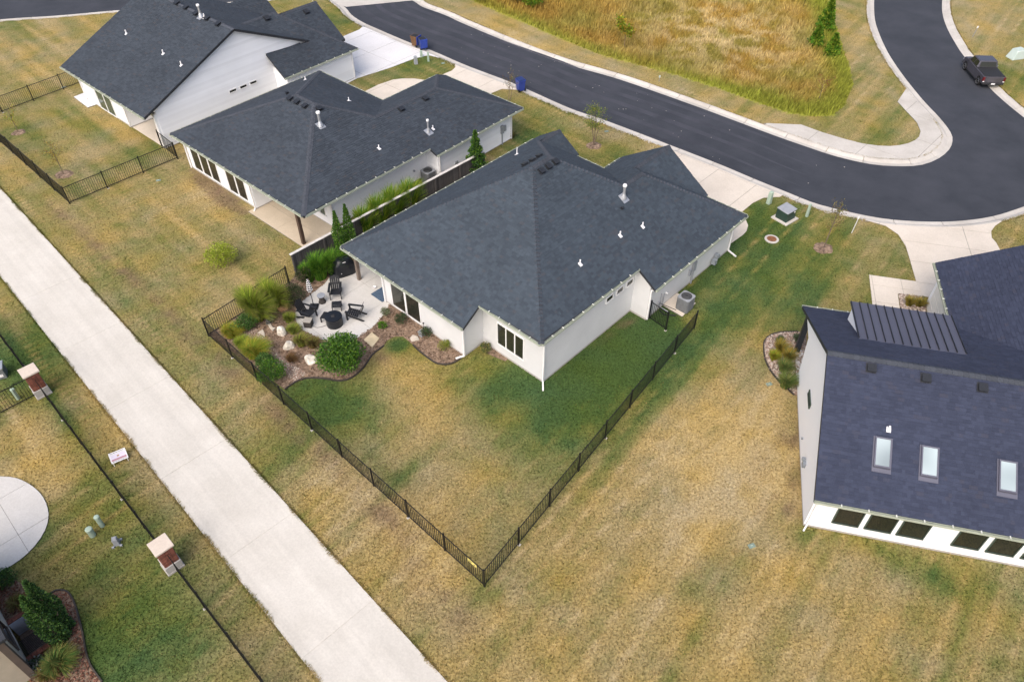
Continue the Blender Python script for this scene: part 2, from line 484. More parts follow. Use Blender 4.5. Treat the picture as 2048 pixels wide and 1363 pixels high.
near_px = [(655, -14), (690, 13), (703, 28), (725, 42.5), (757, 57), (816, 82), (863, 99), (933, 129), (1010, 158), (1051, 175), (1139, 214),
           (1212, 239), (1341, 288), (1444, 328), (1508, 355), (1575, 382), (1622, 401), (1660, 412), (1732, 428.5), (1788, 437), (1862, 441),
           (1925, 439), (1987, 430), (2048, 411), (2110, 386)]
far_px = [(790, -14), (826, 0), (845, 12), (889, 28), (933, 48), (1051, 97), (1139, 128), (1240, 157), (1378, 205), (1486, 245), (1548, 268),
          (1608, 289), (1672, 310), (1744, 326), (1805, 330), (1846, 327), (1879, 314), (1899, 297), (1906, 280), (1902, 262), (1879, 232),
          (1846, 197), (1805, 146), (1776, 102), (1757, 60), (1750, 33), (1749, 0), (1752, -40), (1760, -80)]
armr_px = [(1893, -80), (1888, -40), (1885, 0), (1886, 26), (1895, 54), (1913, 87), (1931, 113), (1982, 175), (2048, 232), (2140, 300)]

def smooth_line(pts, step=0.6):
    pts = [Vector(p) for p in pts]
    out = []
    n = len(pts)
    for i in range(n - 1):
        p0, p1, p2, p3 = pts[max(i - 1, 0)], pts[i], pts[i + 1], pts[min(i + 2, n - 1)]
        k = max(2, int((p2 - p1).length / step))
        for j in range(k):
            t = j / k
            out.append(0.5 * ((2 * p1) + (p2 - p0) * t + (2 * p0 - 5 * p1 + 4 * p2 - p3) * t * t + (3 * p1 - p0 - 3 * p2 + p3) * t ** 3))
    out.append(pts[-1])
    return out

def offset_line(ln, d):
    res = []
    for i, p in enumerate(ln):
        q = ln[min(i + 1, len(ln) - 1)] - ln[max(i - 1, 0)]
        q.normalize()
        res.append(p + Vector((-q.y, q.x)) * d)
    return res

def wline(px): return smooth_line([P(u, v).xy for u, v in px])
near_l, far_l, armr_l = wline(near_px), wline(far_px), wline(armr_px)
road_poly = [tuple(p) for p in near_l] + [tuple(p) for p in reversed(armr_l)] + [tuple(p) for p in reversed(far_l)]
street2 = P2([(-160, 52), (0, 37), (120, 29), (234, 19), (400, 7), (560, -6), (700, -16), (700, -70), (-160, -70)])

KW = 0.72
def kerb_run(ln, side, label_parent):
    """rolled kerb and gutter cast in lengths of about three metres"""
    prof = [(0.0, -0.09), (0.34, -0.105), (0.5, -0.02), (0.6, 0.022), (KW, 0.026)]
    d = [0.0]
    for i in range(1, len(ln)): d.append(d[-1] + (ln[i] - ln[i - 1]).length)
    offs = [offset_line(ln, side * r) for r, z in prof]
    nseg = max(1, int(d[-1] / 3.0))
    idx = [min(range(len(ln)), key=lambda i: abs(d[i] - d[-1] * k / nseg)) for k in range(nseg + 1)]
    for k in range(nseg):
        i0, i1 = idx[k], idx[k + 1]
        if i1 <= i0: continue
        mb = MB()
        base = len(mb.v)
        rows = []
        for i in range(i0, i1 + 1):
            sh = Vector((0, 0))
            if i == i0: sh = (ln[i + 1] - ln[i]).normalized() * 0.018
            if i == i1: sh = (ln[i - 1] - ln[i]).normalized() * 0.018
            ring = [(offs[0][i].x + sh.x, offs[0][i].y + sh.y, -0.3)]
            for j, (r, z) in enumerate(prof): ring.append((offs[j][i].x + sh.x, offs[j][i].y + sh.y, z))
            ring.append((offs[-1][i].x + sh.x, offs[-1][i].y + sh.y, -0.3))
            rows.append(mb.pts(ring))
        n = len(prof) + 2
        for r0, r1 in zip(rows[:-1], rows[1:]):
            for j in range(n - 1):
                q = (r0 + j, r1 + j, r1 + j + 1, r0 + j + 1)
                mb.f.append(q if side < 0 else q[::-1]); mb.tint.append(0.5); mb.m.append(0)
        mb.f.append(tuple(range(rows[0], rows[0] + n))); mb.f.append(tuple(range(rows[-1] + n - 1, rows[-1] - 1, -1)))
        mb.tint += [0.5] * 2; mb.m += [0] * 2
        mb.build('kerb_segment', M['kerb'], label_parent)
    return offs[-1]

def structure(name, mesh=None, mat=None):
    o = link(name, mesh, None, mat) if mesh else bpy.data.objects.new(name, None)
    if not mesh: col.objects.link(o)
    o['kind'] = 'structure'
    return o

kerb_root = structure('kerb')
near_out = kerb_run(near_l, -1, kerb_root)
far_out = kerb_run(far_l, 1, kerb_root)
armr_out = kerb_run(armr_l, 1, kerb_root)
s2_l = wline([(-160, 52), (0, 37), (120, 29), (234, 19), (400, 7), (560, -6)])
s2_out = kerb_run(s2_l, -1, kerb_root)
mb = MB()
mb.prism(road_poly, -0.3, -0.094)
structure('road', mb.mesh('road', M['asphalt']))
mb = MB()
mb.prism(street2, -0.3, -0.094)
structure('road', mb.mesh('road', M['asphalt']))
full_road = [tuple(p) for p in near_out] + [tuple(p) for p in reversed(armr_out)] + [tuple(p) for p in reversed(far_out)]
s2_full = [tuple(p) for p in s2_out] + street2[-3:]
NOGRASS += [full_road, s2_full]
def shrink_road():
    a = offset_line(near_l, -0.62); b = offset_line(armr_l, 0.62); c = offset_line(far_l, 0.62)
    return [tuple(p) for p in a] + [tuple(p) for p in reversed(b)] + [tuple(p) for p in reversed(c)]
ROADS += [shrink_road(), [tuple(p) for p in offset_line(s2_l, -0.62)] + street2[-3:]]
# tar-sealed cracks and small pale specks on the asphalt
def specks():
    mb = MB()
    for k in range(46):
        q = near_l[rng.integers(10, len(near_l) - 8)].lerp(far_l[rng.integers(10, len(far_l) // 2)], float(rng.uniform(0.1, 0.9)))
        if not inside(road_poly, np.array([q.x]), np.array([q.y]))[0]: continue
        s = float(rng.uniform(0.015, 0.05))
        mb.hexa([(q.x + s * math.cos(t), q.y + s * 0.7 * math.sin(t), -0.093) for t in (0, 1.5, 3.1, 4.6)],
                [(q.x + s * .6 * math.cos(t), q.y + s * 0.4 * math.sin(t), -0.08) for t in (0, 1.5, 3.1, 4.6)])
    o = mb.build('pale_grit', M['kerb']); o['kind'] = 'stuff'
    tag(o, 'scattered pale grit and stone chips on the dark asphalt', 'grit')
specks()
# paving seams and wheel paths along the street
M['asphalt_worn'] = pm('worn_asphalt', (0.042, 0.046, 0.060), 0.85, 0.16, 0.5, 0.5, 55, c2=(0.050, 0.053, 0.067), detail=9)
M['asphalt_seam'] = pm('sealed_seam', (0.031, 0.034, 0.045), 0.8, 0.2, 1.2, 0.3, 55, detail=7)
road_marks = structure('road_wear')
i1 = min(range(len(near_l)), key=lambda i: (near_l[i] - P(1630, 403).xy).length)
for d_, w_, m_ in ((0.25, .22, 'asphalt_seam'), (1.25, .5, 'asphalt_worn'), (2.75, .55, 'asphalt_worn'), (3.35, .05, 'asphalt_seam'), (4.1, .5, 'asphalt_worn'), (5.4, .45, 'asphalt_worn')):
    la, lb = offset_line(near_l[6:i1], d_), offset_line(near_l[6:i1], d_ + w_)
    for k in range(1, 16): lb[-k] = la[-k].lerp(lb[-k], (k - .5) / 16)
    mb = MB(); v0_ = mb.pts([(p.x, p.y, -0.0905) for p in la] + [(p.x, p.y, -0.0905) for p in lb]); n_ = len(la)
    for k in range(n_ - 1): mb.f.append((v0_ + k, v0_ + k + 1, v0_ + n_ + k + 1, v0_ + n_ + k)); mb.tint.append(.5); mb.m.append(0)
    mb.build('wheel_path', M[m_], road_marks)

def slabs(name, poly, ang, da, db, mat, z=0.034, gap=0.009, off=(0.0, 0.0), grass=True, thick=0.12, filler=None):
    """concrete poured in panels, each a piece of its own with an open joint round it"""
    root = structure(name)
    t = R(ang); ca, sa = math.cos(t), math.sin(t)
    loc = [(x * ca + y * sa, x * sa - y * ca) for x, y in poly]
    if area2(loc) < 0: loc = loc[::-1]
    a0 = min(p[0] for p in loc); a1 = max(p[0] for p in loc); b0 = min(p[1] for p in loc); b1 = max(p[1] for p in loc)
    ka = math.floor((a0 - off[0]) / da)
    while off[0] + ka * da < a1:
        kb = math.floor((b0 - off[1]) / db)
        while off[1] + kb * db < b1:
            A0 = off[0] + ka * da; B0 = off[1] + kb * db
            c = clip(clip(clip(clip(loc, 1, 0, A0 + da - gap), -1, 0, -(A0 + gap)), 0, 1, B0 + db - gap), 0, -1, -(B0 + gap))
            if len(c) >= 3 and abs(area2(c)) > 0.08:
                w = [(a * ca + b * sa, a * sa - b * ca) for a, b in c]
                mb = MB(); mb.prism(w, z - thick, z + float(rng.uniform(-0.002, 0.002)))
                mb.build('slab', mat, root)
            kb += 1
        ka += 1
    # the dark joint filler just below the slabs
    mb = MB(); mb.prism(poly, z - thick, z - 0.012)
    mb.build('joint_filler', filler or M['joint'], root)
    if grass: NOGRASS.append(poly)
    return root

# the concrete path runs the whole width of the picture
PW = frame(44.6)
path_poly = [tuple(PW(a, b).xy) for a, b in ((2.74, -110), (6.03, -110), (6.03, 12), (2.74, 12))]
slabs('path', path_poly, 44.6, 40.0, 5.6, M['path'], off=(-10.0, -30.65), filler=M['kerb'], gap=.006)

def edge_pts(line, p, q):
    i0 = min(range(len(line)), key=lambda i: (line[i] - P(*p).xy).length)
    i1 = min(range(len(line)), key=lambda i: (line[i] - P(*q).xy).length)
    rng_ = range(i0, i1 + 1) if i0 <= i1 else range(i0, i1 - 1, -1)
    return [tuple(line[i]) for i in rng_]

driveA = P2([(655, 96), (690, 72), (719, 60), (727, 52)]) + edge_pts(near_out, (729, 50), (878, 116)) + P2([(857, 111), (828, 118), (781, 136), (715, 157), (650, 190), (600, 150)])
slabs('driveway', driveA, 48.7, 3.1, 3.2, M['drive_w'], off=(36.9, -48.4), gap=.018)
driveB = P2([(910, 130), (911, 135), (904, 142), (892, 147), (870, 157), (850, 161), (828, 158), (804, 158), (787, 160), (757, 170), (731, 183), (690, 215), (740, 245), (850, 255), (930, 225), (962, 200), (985, 186), (1004, 178.5), (1030, 180)]) + edge_pts(near_out, (1040, 181), (914, 126))
slabs('driveway', driveB, 48.7, 3.2, 3.0, M['drive'], off=(37.0, -37.0), gap=.016)
driveC = P2([(1300, 330), (1343, 300)]) + edge_pts(near_out, (1340, 297), (1572, 392)) + P2([(1560, 394), (1527, 396), (1506, 406), (1484, 424), (1440, 455), (1380, 430)])
slabs('driveway', driveC, 47, 3.3, 2.9, M['drive'], off=(36.2, -17.7), gap=.014)
driveD = edge_pts(near_out, (1741, 439), (1996, 442)) + P2([(1990, 452), (1982, 463), (1983, 476), (1992, 486), (2010, 520), (1960, 560), (1880, 600), (1846, 592), (1832, 563), (1819, 518), (1811, 492), (1796, 469), (1771, 452)])
slabs('driveway', driveD, 76.8, 2.0, 5.0, M['drive'], off=(35.8, 13.5), gap=.014)
walkD = P2([(1738, 550), (1832, 563), (1846, 592), (1795, 588), (1800, 622), (1745, 612)])
slabs('walkway', walkD, 76.8, 1.5, 1.6, M['drive'], off=(31.0, 10.9), z=0.03)
walkC = P2([(1478, 424), (1490, 437), (1496, 451), (1493, 462), (1486, 470), (1463, 486), (1440, 490), (1455, 440)])
slabs('walkway', walkC, 47, 2.6, 6.0, M['drive'], off=(34.3, -17.0), z=0.03)
apron = P2([(1527, 247), (1602, 250), (1643, 265), (1690, 279), (1726, 288), (1755, 292), (1780, 293), (1800, 291), (1817, 287), (1830, 281), (1838, 274), (1841, 263), (1834, 246), (1795, 204), (1812, 178)]) + edge_pts(far_out, (1816, 182), (1530, 250))
slabs('corner_walkway', apron, 47, 3.4, 3.4, M['kerb'], off=(46.0, -18.0), z=0.036, gap=.016)
crosspan = P2([(640, -6), (660, 0), (692, 12), (826, -1), (826, -16), (640, -30)])
mb = MB(); mb.prism(crosspan, -0.2, -0.088)
structure('cross_gutter', mb.mesh('cross_gutter', M['kerb']))
slabA = P2([(148, 195), (176, 216), (206, 206), (230, 190), (190, 178)])
slabs('patio_slab', slabA, 48.7, 6.0, 6.0, M['drive_w'], off=(17.0, -64.0), z=0.06)
HB = frame(48.7)
patioB = [tuple(HB(a, b).xy) for a, b in ((19.2, -39.3), (19.2, -33.6), (21.75, -33.6), (21.75, -39.3))]
slabs('patio_slab', patioB, 48.7, 1.4, 2.9, M['tanconc'], off=(19.2, -39.3), z=0.05)
patioC = P2([(781, 606), (776, 615), (767, 630), (755, 645), (744, 656), (731, 666), (715, 676), (690, 684), (664, 685), (640, 678), (622, 669), (604, 659), (594, 646), (590, 633), (592, 621), (604, 604), (626, 586), (650, 568), (661, 553), (690, 530), (760, 500), (840, 560), (800, 600)])
slabs('patio_slab', patioC, 47, 2.15, 2.05, M['patio'], off=(16.4, -30.9), z=0.045)
padC = P2([(1325, 611), (1364, 634), (1391, 607), (1352, 586)])
slabs('equipment_pad', padC, 47, 9, 9, M['drive'], off=(24.0, -20.0), z=0.06)
roundp = P2([(-170, 1080), (-165, 1010), (-120, 970), (-60, 953), (0, 953), (35, 957), (66, 973), (88, 996), (98, 1028), (91, 1060), (70, 1092), (40, 1120), (0, 1143), (-60, 1160), (-130, 1140)])
roundp = [tuple(p) for p in smooth_line([Vector(p) for p in roundp], .3)]
slabs('patio_slab', roundp, 45, 2.4, 2.4, M['patio'], off=(-2.6, -29.0), z=0.05)

# ------------------------------------------------------------------ planting beds
BEDS = []
def bed(name, px, mat, label, cat, z=0.035, poly=None, hump=0.04, holes=()):
    poly = poly or P2(px)
    n = len(poly)
    px = np.array(poly)
    gx, gy = np.meshgrid(np.arange(px[:, 0].min(), px[:, 0].max(), 0.22), np.arange(px[:, 1].min(), px[:, 1].max(), 0.22))
    gx = gx.ravel() + rng.uniform(-.05, .05, gx.size); gy = gy.ravel() + rng.uniform(-.05, .05, gy.size)
    k = inside(poly, gx, gy)
    vs, es, fs, *_ = delaunay_2d_cdt([Vector(p) for p in poly] + [Vector(p) for p in zip(gx[k], gy[k])], [(i, (i + 1) % n) for i in range(n)], [], 0, 1e-4)
    cen = np.array([tuple((vs[f[0]] + vs[f[1]] + vs[f[2]]) / 3) for f in fs])
    ok = inside(poly, cen[:, 0], cen[:, 1])
    for h in holes: ok &= ~inside(h, cen[:, 0], cen[:, 1])
    V = np.array([tuple(v) for v in vs])
    zz = z + (fbm(V[:, 0] * 2.6, V[:, 1] * 2.6, 3) - .35) * hump
    me = bpy.data.meshes.new(name)
    me.from_pydata([(a, b, c) for (a, b), c in zip(V, zz)], [], [tuple(f) for f, q in zip(fs, ok) if q])
    me.update()
    o = link(name, me, None, mat)
    o['kind'] = 'structure'
    NOGRASS.append(poly); BEDS.append(poly)
    return o

bedC = P2([(415, 668), (570, 779), (590, 765), (612, 757), (645, 757), (680, 762), (705, 755), (729, 733), (745, 710), (766, 693), (774, 681), (789, 673), (806, 673), (817, 682), (826, 690), (836, 700), (852, 713), (876, 728), (902, 728), (922, 717), (932, 708), (880, 660), (790, 600), (781, 604), (767, 628), (744, 654), (715, 674), (690, 683), (664, 684), (622, 668), (594, 646), (590, 632), (604, 605), (650, 569), (662, 553), (690, 528), (655, 505), (590, 552), (578, 566)])
bed('mulch_bed', None, M['mulch'], '', '', 0.02, bedC)
gravC = P2([(480, 668), (512, 658), (540, 690), (562, 712), (590, 730), (613, 748), (585, 768), (572, 742), (535, 710), (518, 693), (498, 680)])
bed('gravel_bed', None, M['gravelbed'], '', '', 0.05, gravC, 0.02)
bedC2 = P2([(962, 690), (975, 684), (1000, 702), (1020, 716), (1010, 722), (985, 712), (966, 702)])
bed('mulch_bed', None, M['mulch'], '', '', 0.012, bedC2, 0.02)
bedD = P2([(1527, 690), (1530, 680), (1540, 671), (1560, 665), (1592, 664), (1612, 662), (1614, 800), (1588, 790), (1560, 765), (1540, 740), (1529, 715)])
bed('gravel_bed', None, M['gravelbed'], '', '', 0.02, bedD, 0.03)
bedD2 = P2([(1797, 588), (1845, 593), (1852, 625), (1801, 622)])
bed('gravel_bed', None, M['gravelbed'], '', '', 0.02, bedD2, 0.03)
bedE = P2([(100, 1190), (112, 1181), (130, 1181), (142, 1190), (152, 1212), (160, 1240), (168, 1275), (172, 1300), (182, 1330), (205, 1363), (225, 1400), (120, 1420), (60, 1360), (0, 1230), (-20, 1180), (30, 1160)])
E45 = frame(45)
WELL_POLY = [tuple(E45(a, b).xy) for a, b in ((-4.4, -22.85), (-4.4, -20.9), (-3.1, -20.9), (-3.1, -22.85))]
bed('mulch_bed', None, M['mulch'], '', '', 0.02, bedE, holes=[WELL_POLY])
gardenB = P2([(378, 338), (420, 345), (500, 424), (490, 432), (440, 412), (395, 372)])
stripCB = P2([(600, 560), (690, 520), (980, 345), (960, 330), (640, 490), (590, 530)])
bed('mulch_bed', None, M['mulch'], '', '', 0.014, stripCB, 0.02)

def edging(px, label, poly=None):
    ln = smooth_line([P(u, v).xy for u, v in px], 0.25)
    a = offset_line(ln, 0.03); b = offset_line(ln, -0.03)
    mb = MB()
    for i in range(len(ln) - 1):
        lo = [(*a[i], 0.0), (*a[i + 1], 0.0), (*b[i + 1], 0.0), (*b[i], 0.0)]
        mb.hexa(lo, [(x, y, 0.085) for x, y, z in lo])
    o = mb.build('bed_edging', M['edging'])
    return tag(o, label, 'edging')
edging([(570, 779), (590, 765), (612, 757), (645, 757), (680, 762), (705, 755), (729, 733), (745, 710), (768, 692)], 'curved dark steel edging between the mulch bed and the fenced lawn')
edging([(826, 690), (836, 700), (852, 713), (876, 728), (902, 728), (922, 717)], 'curved dark steel edging of the narrow shrub bed under the rear wall')
edging([(1588, 790), (1560, 765), (1540, 740), (1529, 715), (1527, 690), (1530, 680), (1540, 671), (1560, 665), (1596, 664)], 'dark edging round the gravel bed beside the white gable wall')
edging([(100, 1190), (112, 1181), (130, 1181), (142, 1190), (152, 1212), (160, 1240), (168, 1275), (172, 1300), (182, 1330), (205, 1363)], 'dark edging of the mulch bed beside the cream house corner')

def pebbles(name, poly, n, smin, smax, label, cols):
    """loose stones as one joined heap"""
    xs = [p[0] for p in poly]; ys = [p[1] for p in poly]
    px = rng.uniform(min(xs), max(xs), n * 3); py = rng.uniform(min(ys), max(ys), n * 3)
    k = inside(poly, px, py) & ~inside(WELL_POLY, px, py); px = px[k][:n]; py = py[k][:n]
    n = len(px)
    ring = np.array([(1, 0, 0), (0.3, 0.9, 0), (-0.8, 0.5, 0), (-0.7, -0.6, 0), (0.4, -0.9, 0), (0, 0, 0.75)])
    s = rng.uniform(smin, smax, n) * rng.uniform(0.7, 1.3, n)
    th = rng.uniform(0, 6.28, n)
    V = np.empty((n, 6, 3))
    c, sn = np.cos(th), np.sin(th)
    jit = 1 + rng.uniform(-0.25, 0.25, (n, 6))
    V[:, :, 0] = px[:, None] + s[:, None] * jit * (ring[None, :, 0] * c[:, None] - 0.7 * ring[None, :, 1] * sn[:, None])
    V[:, :, 1] = py[:, None] + s[:, None] * jit * (ring[None, :, 0] * sn[:, None] + 0.7 * ring[None, :, 1] * c[:, None])
    V[:, :, 2] = 0.045 + s[:, None] * ring[None, :, 2]
    F = (np.arange(n)[:, None, None] * 6 + np.array([(0, 1, 5), (1, 2, 5), (2, 3, 5), (3, 4, 5), (4, 0, 5)])[None]).reshape(-1, 3)
    C = np.array(cols)[rng.integers(0, len(cols), n)] * rng.uniform(0.75, 1.2, (n, 1))
    o = tri_object(name, V.reshape(-1, 3), F, np.repeat(C, 6, 0), M['stone'])
    o['kind'] = 'stuff'
    return tag(o, label, 'gravel')

def tri_object(name, V, F, C, mat, parent=None, smooth=False):
    me = bpy.data.meshes.new(name)
    V = np.ascontiguousarray(V, np.float32); F = np.ascontiguousarray(F, np.int32)
    k = F.shape[1]
    me.vertices.add(len(V)); me.vertices.foreach_set('co', V.ravel())
    me.loops.add(F.size); me.loops.foreach_set('vertex_index', F.ravel())
    me.polygons.add(len(F)); me.polygons.foreach_set('loop_start', np.arange(0, F.size, k, dtype=np.int32))
    me.polygons.foreach_set('loop_total', np.full(len(F), k, np.int32))
    if C is not None:
        a = me.attributes.new('Col', 'FLOAT_COLOR', 'POINT')
        a.data.foreach_set('color', np.concatenate([np.clip(C, 0, 1), np.ones((len(V), 1))], 1).astype(np.float32).ravel())
    if smooth: me.polygons.foreach_set('use_smooth', np.ones(len(F), bool))
    me.update(); me.validate()
    return link(name, me, parent, mat)

M['stone'] = attr_mat('gravel_stones', 'Col', 0.9, 20, 0.2, 0.3)
gcols = [(0.3, 0.22, 0.17), (0.42, 0.35, 0.28), (0.2, 0.14, 0.11), (0.5, 0.45, 0.39), (0.33, 0.2, 0.15)]
pebbles('creek_gravel', gravC, 2600, 0.02, 0.06, 'pale pink gravel of the dry creek behind the boulders', gcols)
pebbles('bed_gravel', bedD, 2200, 0.03, 0.08, 'pinkish river gravel in the bed beside the white gable wall', [(0.4, 0.33, 0.28), (0.5, 0.44, 0.38), (0.25, 0.19, 0.16), (0.36, 0.24, 0.19)])
pebbles('bed_gravel', bedD2, 800, 0.03, 0.07, 'river gravel in the small square bed at the walkway bend', [(0.4, 0.33, 0.28), (0.5, 0.44, 0.38), (0.25, 0.19, 0.16)])
mcols = [(0.15, 0.095, 0.065), (0.24, 0.16, 0.11), (0.09, 0.055, 0.038), (0.32, 0.24, 0.18)]
pebbles('bark_chips', bedC, 5200, 0.018, 0.055, 'brown bark chips over the planting bed round the patio', mcols)
pebbles('bark_chips', bedE, 2600, 0.02, 0.055, 'reddish bark chips in the bed beside the cream house', [(0.16, 0.07, 0.045), (0.22, 0.11, 0.08), (0.09, 0.045, 0.03)])

# ------------------------------------------------------------------ houses
M['hanger'] = pm('gutter_hanger_metal', (0.6, 0.62, 0.56), 0.4, 0.1, 5)
def plane_along(axis, ref, z0, m):
    """roof plane rising from the eave at axis=ref: 'a+' rises towards larger a, 'a-' towards smaller a, and so on"""
    s = 1 if axis[1] == '+' else -1
    if axis[0] == 'a': return (z0 - s * m * ref, s * m, 0.0)
    return (z0 - s * m * ref, 0.0, s * m)

class House:
    def __init__(s, name, label, ang, ac, bc):
        s.ang = ang; s.ac = ac; s.bc = bc; s.W = frame(ang)
        s.root = thing(name, label, 'house', s.W(ac, bc, 0), R(ang))
        s.tf = lambda a, b, z: (a - ac, -(b - bc), z)
        s.deck = MB(s.tf); s.sh = MB(s.tf); s.planes = []; s.singles = []
    def mb(s): return MB(s.tf)
    def z(s, pl, a, b): return pl[0] + pl[1] * a + pl[2] * b
    def hit(s, u, v, pl):
        """where the line of sight through photo pixel (u, v) meets a roof plane, in house coordinates"""
        d = ray(u, v); t = R(s.ang)
        da = d.x * math.cos(t) + d.y * math.sin(t); db = d.x * math.sin(t) - d.y * math.cos(t)
        k = (pl[0] - CAMH) / (d.z - pl[1] * da - pl[2] * db)
        return (da * k, db * k, CAMH + d.z * k)
    def face(s, pl, poly, keep=False):
        pts = [Vector((a, b, s.z(pl, a, b))) for a, b in poly]
        n = Vector((-pl[1], -pl[2], 1)).normalized()
        ar = sum(pts[i].x * pts[(i + 1) % len(pts)].y - pts[(i + 1) % len(pts)].x * pts[i].y for i in range(len(pts)))
        if ar < 0: pts = pts[::-1]
        # note: tf mirrors b, so rings are given in reverse for outward faces
        rp = pts[::-1]
        s.deck.hexa([(p.x, p.y, p.z - 0.17) for p in rp], [(p.x, p.y, p.z - 0.006) for p in rp])
        s.planes.append((pl, poly))
        g = Vector((pl[1], pl[2], 0)).normalized()
        up = (g - n * g.dot(n)).normalized()           # up the slope
        h = up.cross(n).normalized()                   # along the courses
        o = pts[0]
        uv = [((p - o).dot(h), (p - o).dot(up)) for p in pts]
        v0 = min(q[1] for q in uv); v1 = max(q[1] for q in uv)
        E = 0.152
        def cuts(v):
            xs = []
            for i in range(len(uv)):
                p, q = uv[i], uv[(i + 1) % len(uv)]
                if (p[1] > v) != (q[1] > v):
                    xs.append(p[0] + (v - p[1]) / (q[1] - p[1]) * (q[0] - p[0]))
            return sorted(xs)
        k = 0
        vb = v0
        while vb < v1 - 0.02:
            vt = min(vb + E, v1)
            cb, ct = cuts(vb + 1e-4), cuts(vt - 1e-4)
            if len(cb) != len(ct): cb = ct = cuts((vb + vt) / 2)
            for i in range(0, len(cb) - 1, 2):
                b0, b1, t0, t1 = cb[i], cb[i + 1], ct[i], ct[i + 1]
                x = min(b0, t0) - random.uniform(0, 0.25)
                xe = max(b1, t1)
                while x < xe:
                    w = random.choice((0.12, 0.16, 0.2, 0.26, 0.32))
                    xa = lambda lo, hi, q: min(max(q, lo), hi)
                    q = [xa(b0, b1, x), xa(b0, b1, x + w), xa(t0, t1, x), xa(t0, t1, x + w)]
                    if max(q[1] - q[0], q[3] - q[2]) > 0.02:
                        th = random.choice((0.010, 0.012, 0.020, 0.022))
                        r = random.random()
                        tint = 0.95 + 0.05 * random.random() if r > 0.95 else 0.85 * r / 0.95
                        pb0 = o + h * q[0] + up * (vb - 0.012); pb1 = o + h * q[1] + up * (vb - 0.012)
                        pt0 = o + h * q[2] + up * vt; pt1 = o + h * q[3] + up * vt
                        full = abs(q[0] - q[2]) < 1e-6 and abs(q[1] - q[3]) < 1e-6 and abs(q[1] - q[0] - w) < 1e-6
                        if keep and full:
                            s.singles.append((pb0, h, up, n, w, th, tint, vt - vb))
                        else:
                            add_tab(s.sh, pb0, pb1, pt0, pt1, n, th, tint)
                    x += w
            vb += E; k += 1
    def caps(s, p0, p1, pl1, pl2, roof, single=True, w=0.16):
        """a line of folded cap shingles over a hip or ridge"""
        p0 = Vector(s.tf(*p0)); p1 = Vector(s.tf(*p1))
        d = (p1 - p0); L = d.length; d.normalize()
        up = Vector((0, 0, 1)); sd = d.cross(up).normalized(); nz = sd.cross(d).normalized()
        def drop(pl, sg):
            q = sd * sg
            g = Vector((pl[1], -pl[2]))
            dz = g.x * q.x + g.y * q.y           # change of height per metre sideways on that plane
            return dz
        d1 = min(drop(pl1, 1), drop(pl2, 1)); d2 = min(drop(pl1, -1), drop(pl2, -1))
        step = 0.21; n = max(1, int(L / step))
        def add(mb, x0, M4):
            r = []
            for x, lift in ((0.0, 0.034), (step + 0.05, 0.018)):
                for sg, dd in ((1, d1), (0, 0), (-1, d2)):
                    r.append(M4 @ Vector((x + x0, sg * w, dd * w + lift)) )
            lo = [M4 @ Vector((x + x0, sg * w, (d1 if sg > 0 else d2 if sg < 0 else 0) * w - 0.01)) for x in (0.0, step + .05) for sg in (1, 0, -1)]
            i = mb.pts([tuple(q) for q in r + lo])
            fs = [(0, 3, 4, 1), (1, 4, 5, 2), (0, 1, 7, 6), (1, 2, 8, 7), (3, 0, 6, 9), (2, 5, 11, 8), (4, 3, 9, 10), (5, 4, 10, 11)]
            for q in fs: mb.f.append(tuple(i + k for k in q)); mb.tint.append(0.5); mb.m.append(0)
        # axes: x along d, y sideways, z straight up within the vertical plane of the line
        zz = Vector((0, 0, 1))
        M3 = Matrix((d, sd, zz)).transposed()
        if single:
            mb = MB(); add(mb, 0.0, Matrix.Identity(4))
            me = mb.mesh('ridge_cap', M['cap'])
            for k in range(n):
                o = link('ridge_cap', me, roof)
                p = p0 + d * (k * L / n)
                o.matrix_local = Matrix.Translation(p) @ M3.to_4x4()
        else:
            mb = MB()
            for k in range(n):
                add(mb, 0.0, Matrix.Translation(p0 + d * (k * L / n)) @ M3.to_4x4())
            o = mb.build('ridge_cap', M['cap'], roof); o['kind'] = 'stuff'
    def roof(s, mat, capn=300):
        rf = s.deck.build('roof', M['fascia'], s.root)
        if s.singles:
            t = R(s.ang); cl = Vector((CAMH * 0, 0, 0))
            dist = []
            for q in s.singles:
                w = s.W(q[0].x, q[0].y, q[0].z); dist.append((w - Vector((0, 0, CAMH))).length)
            order = sorted(range(len(dist)), key=lambda i: dist[i])
            cache = {}
            for r_, i in enumerate(order):
                p, h, up, n, w, th, tint, e = s.singles[i]
                if r_ < capn:
                    key = (round(w, 3), th, int(tint * 8), round(e, 3))
                    if key not in cache:
                        mb = MB(); X, Y, Z = Vector((1, 0, 0)), Vector((0, 1, 0)), Vector((0, 0, 1))
                        add_tab(mb, Vector((0, 0, 0)), X * w, Y * (e + .012), X * w + Y * (e + .012), Z, th, (int(tint * 8) + 0.5) / 8, full=True)
                        cache[key] = mb.mesh('shingle', mat, tint=True)
                    o = link('shingle', cache[key], rf)
                    lo = lambda v: Vector((v.x, -v.y, v.z))
                    o.matrix_local = Matrix.Translation(Vector(s.tf(*p))) @ Matrix((lo(h), lo(up), lo(n))).transposed().to_4x4()
                else:
                    add_tab(s.sh, p, p + h * w, p + up * (e + .012), p + h * w + up * (e + .012), n, th, tint)
        o = s.sh.build('shingle', mat, rf, tint=True); o['kind'] = 'stuff'
        return rf
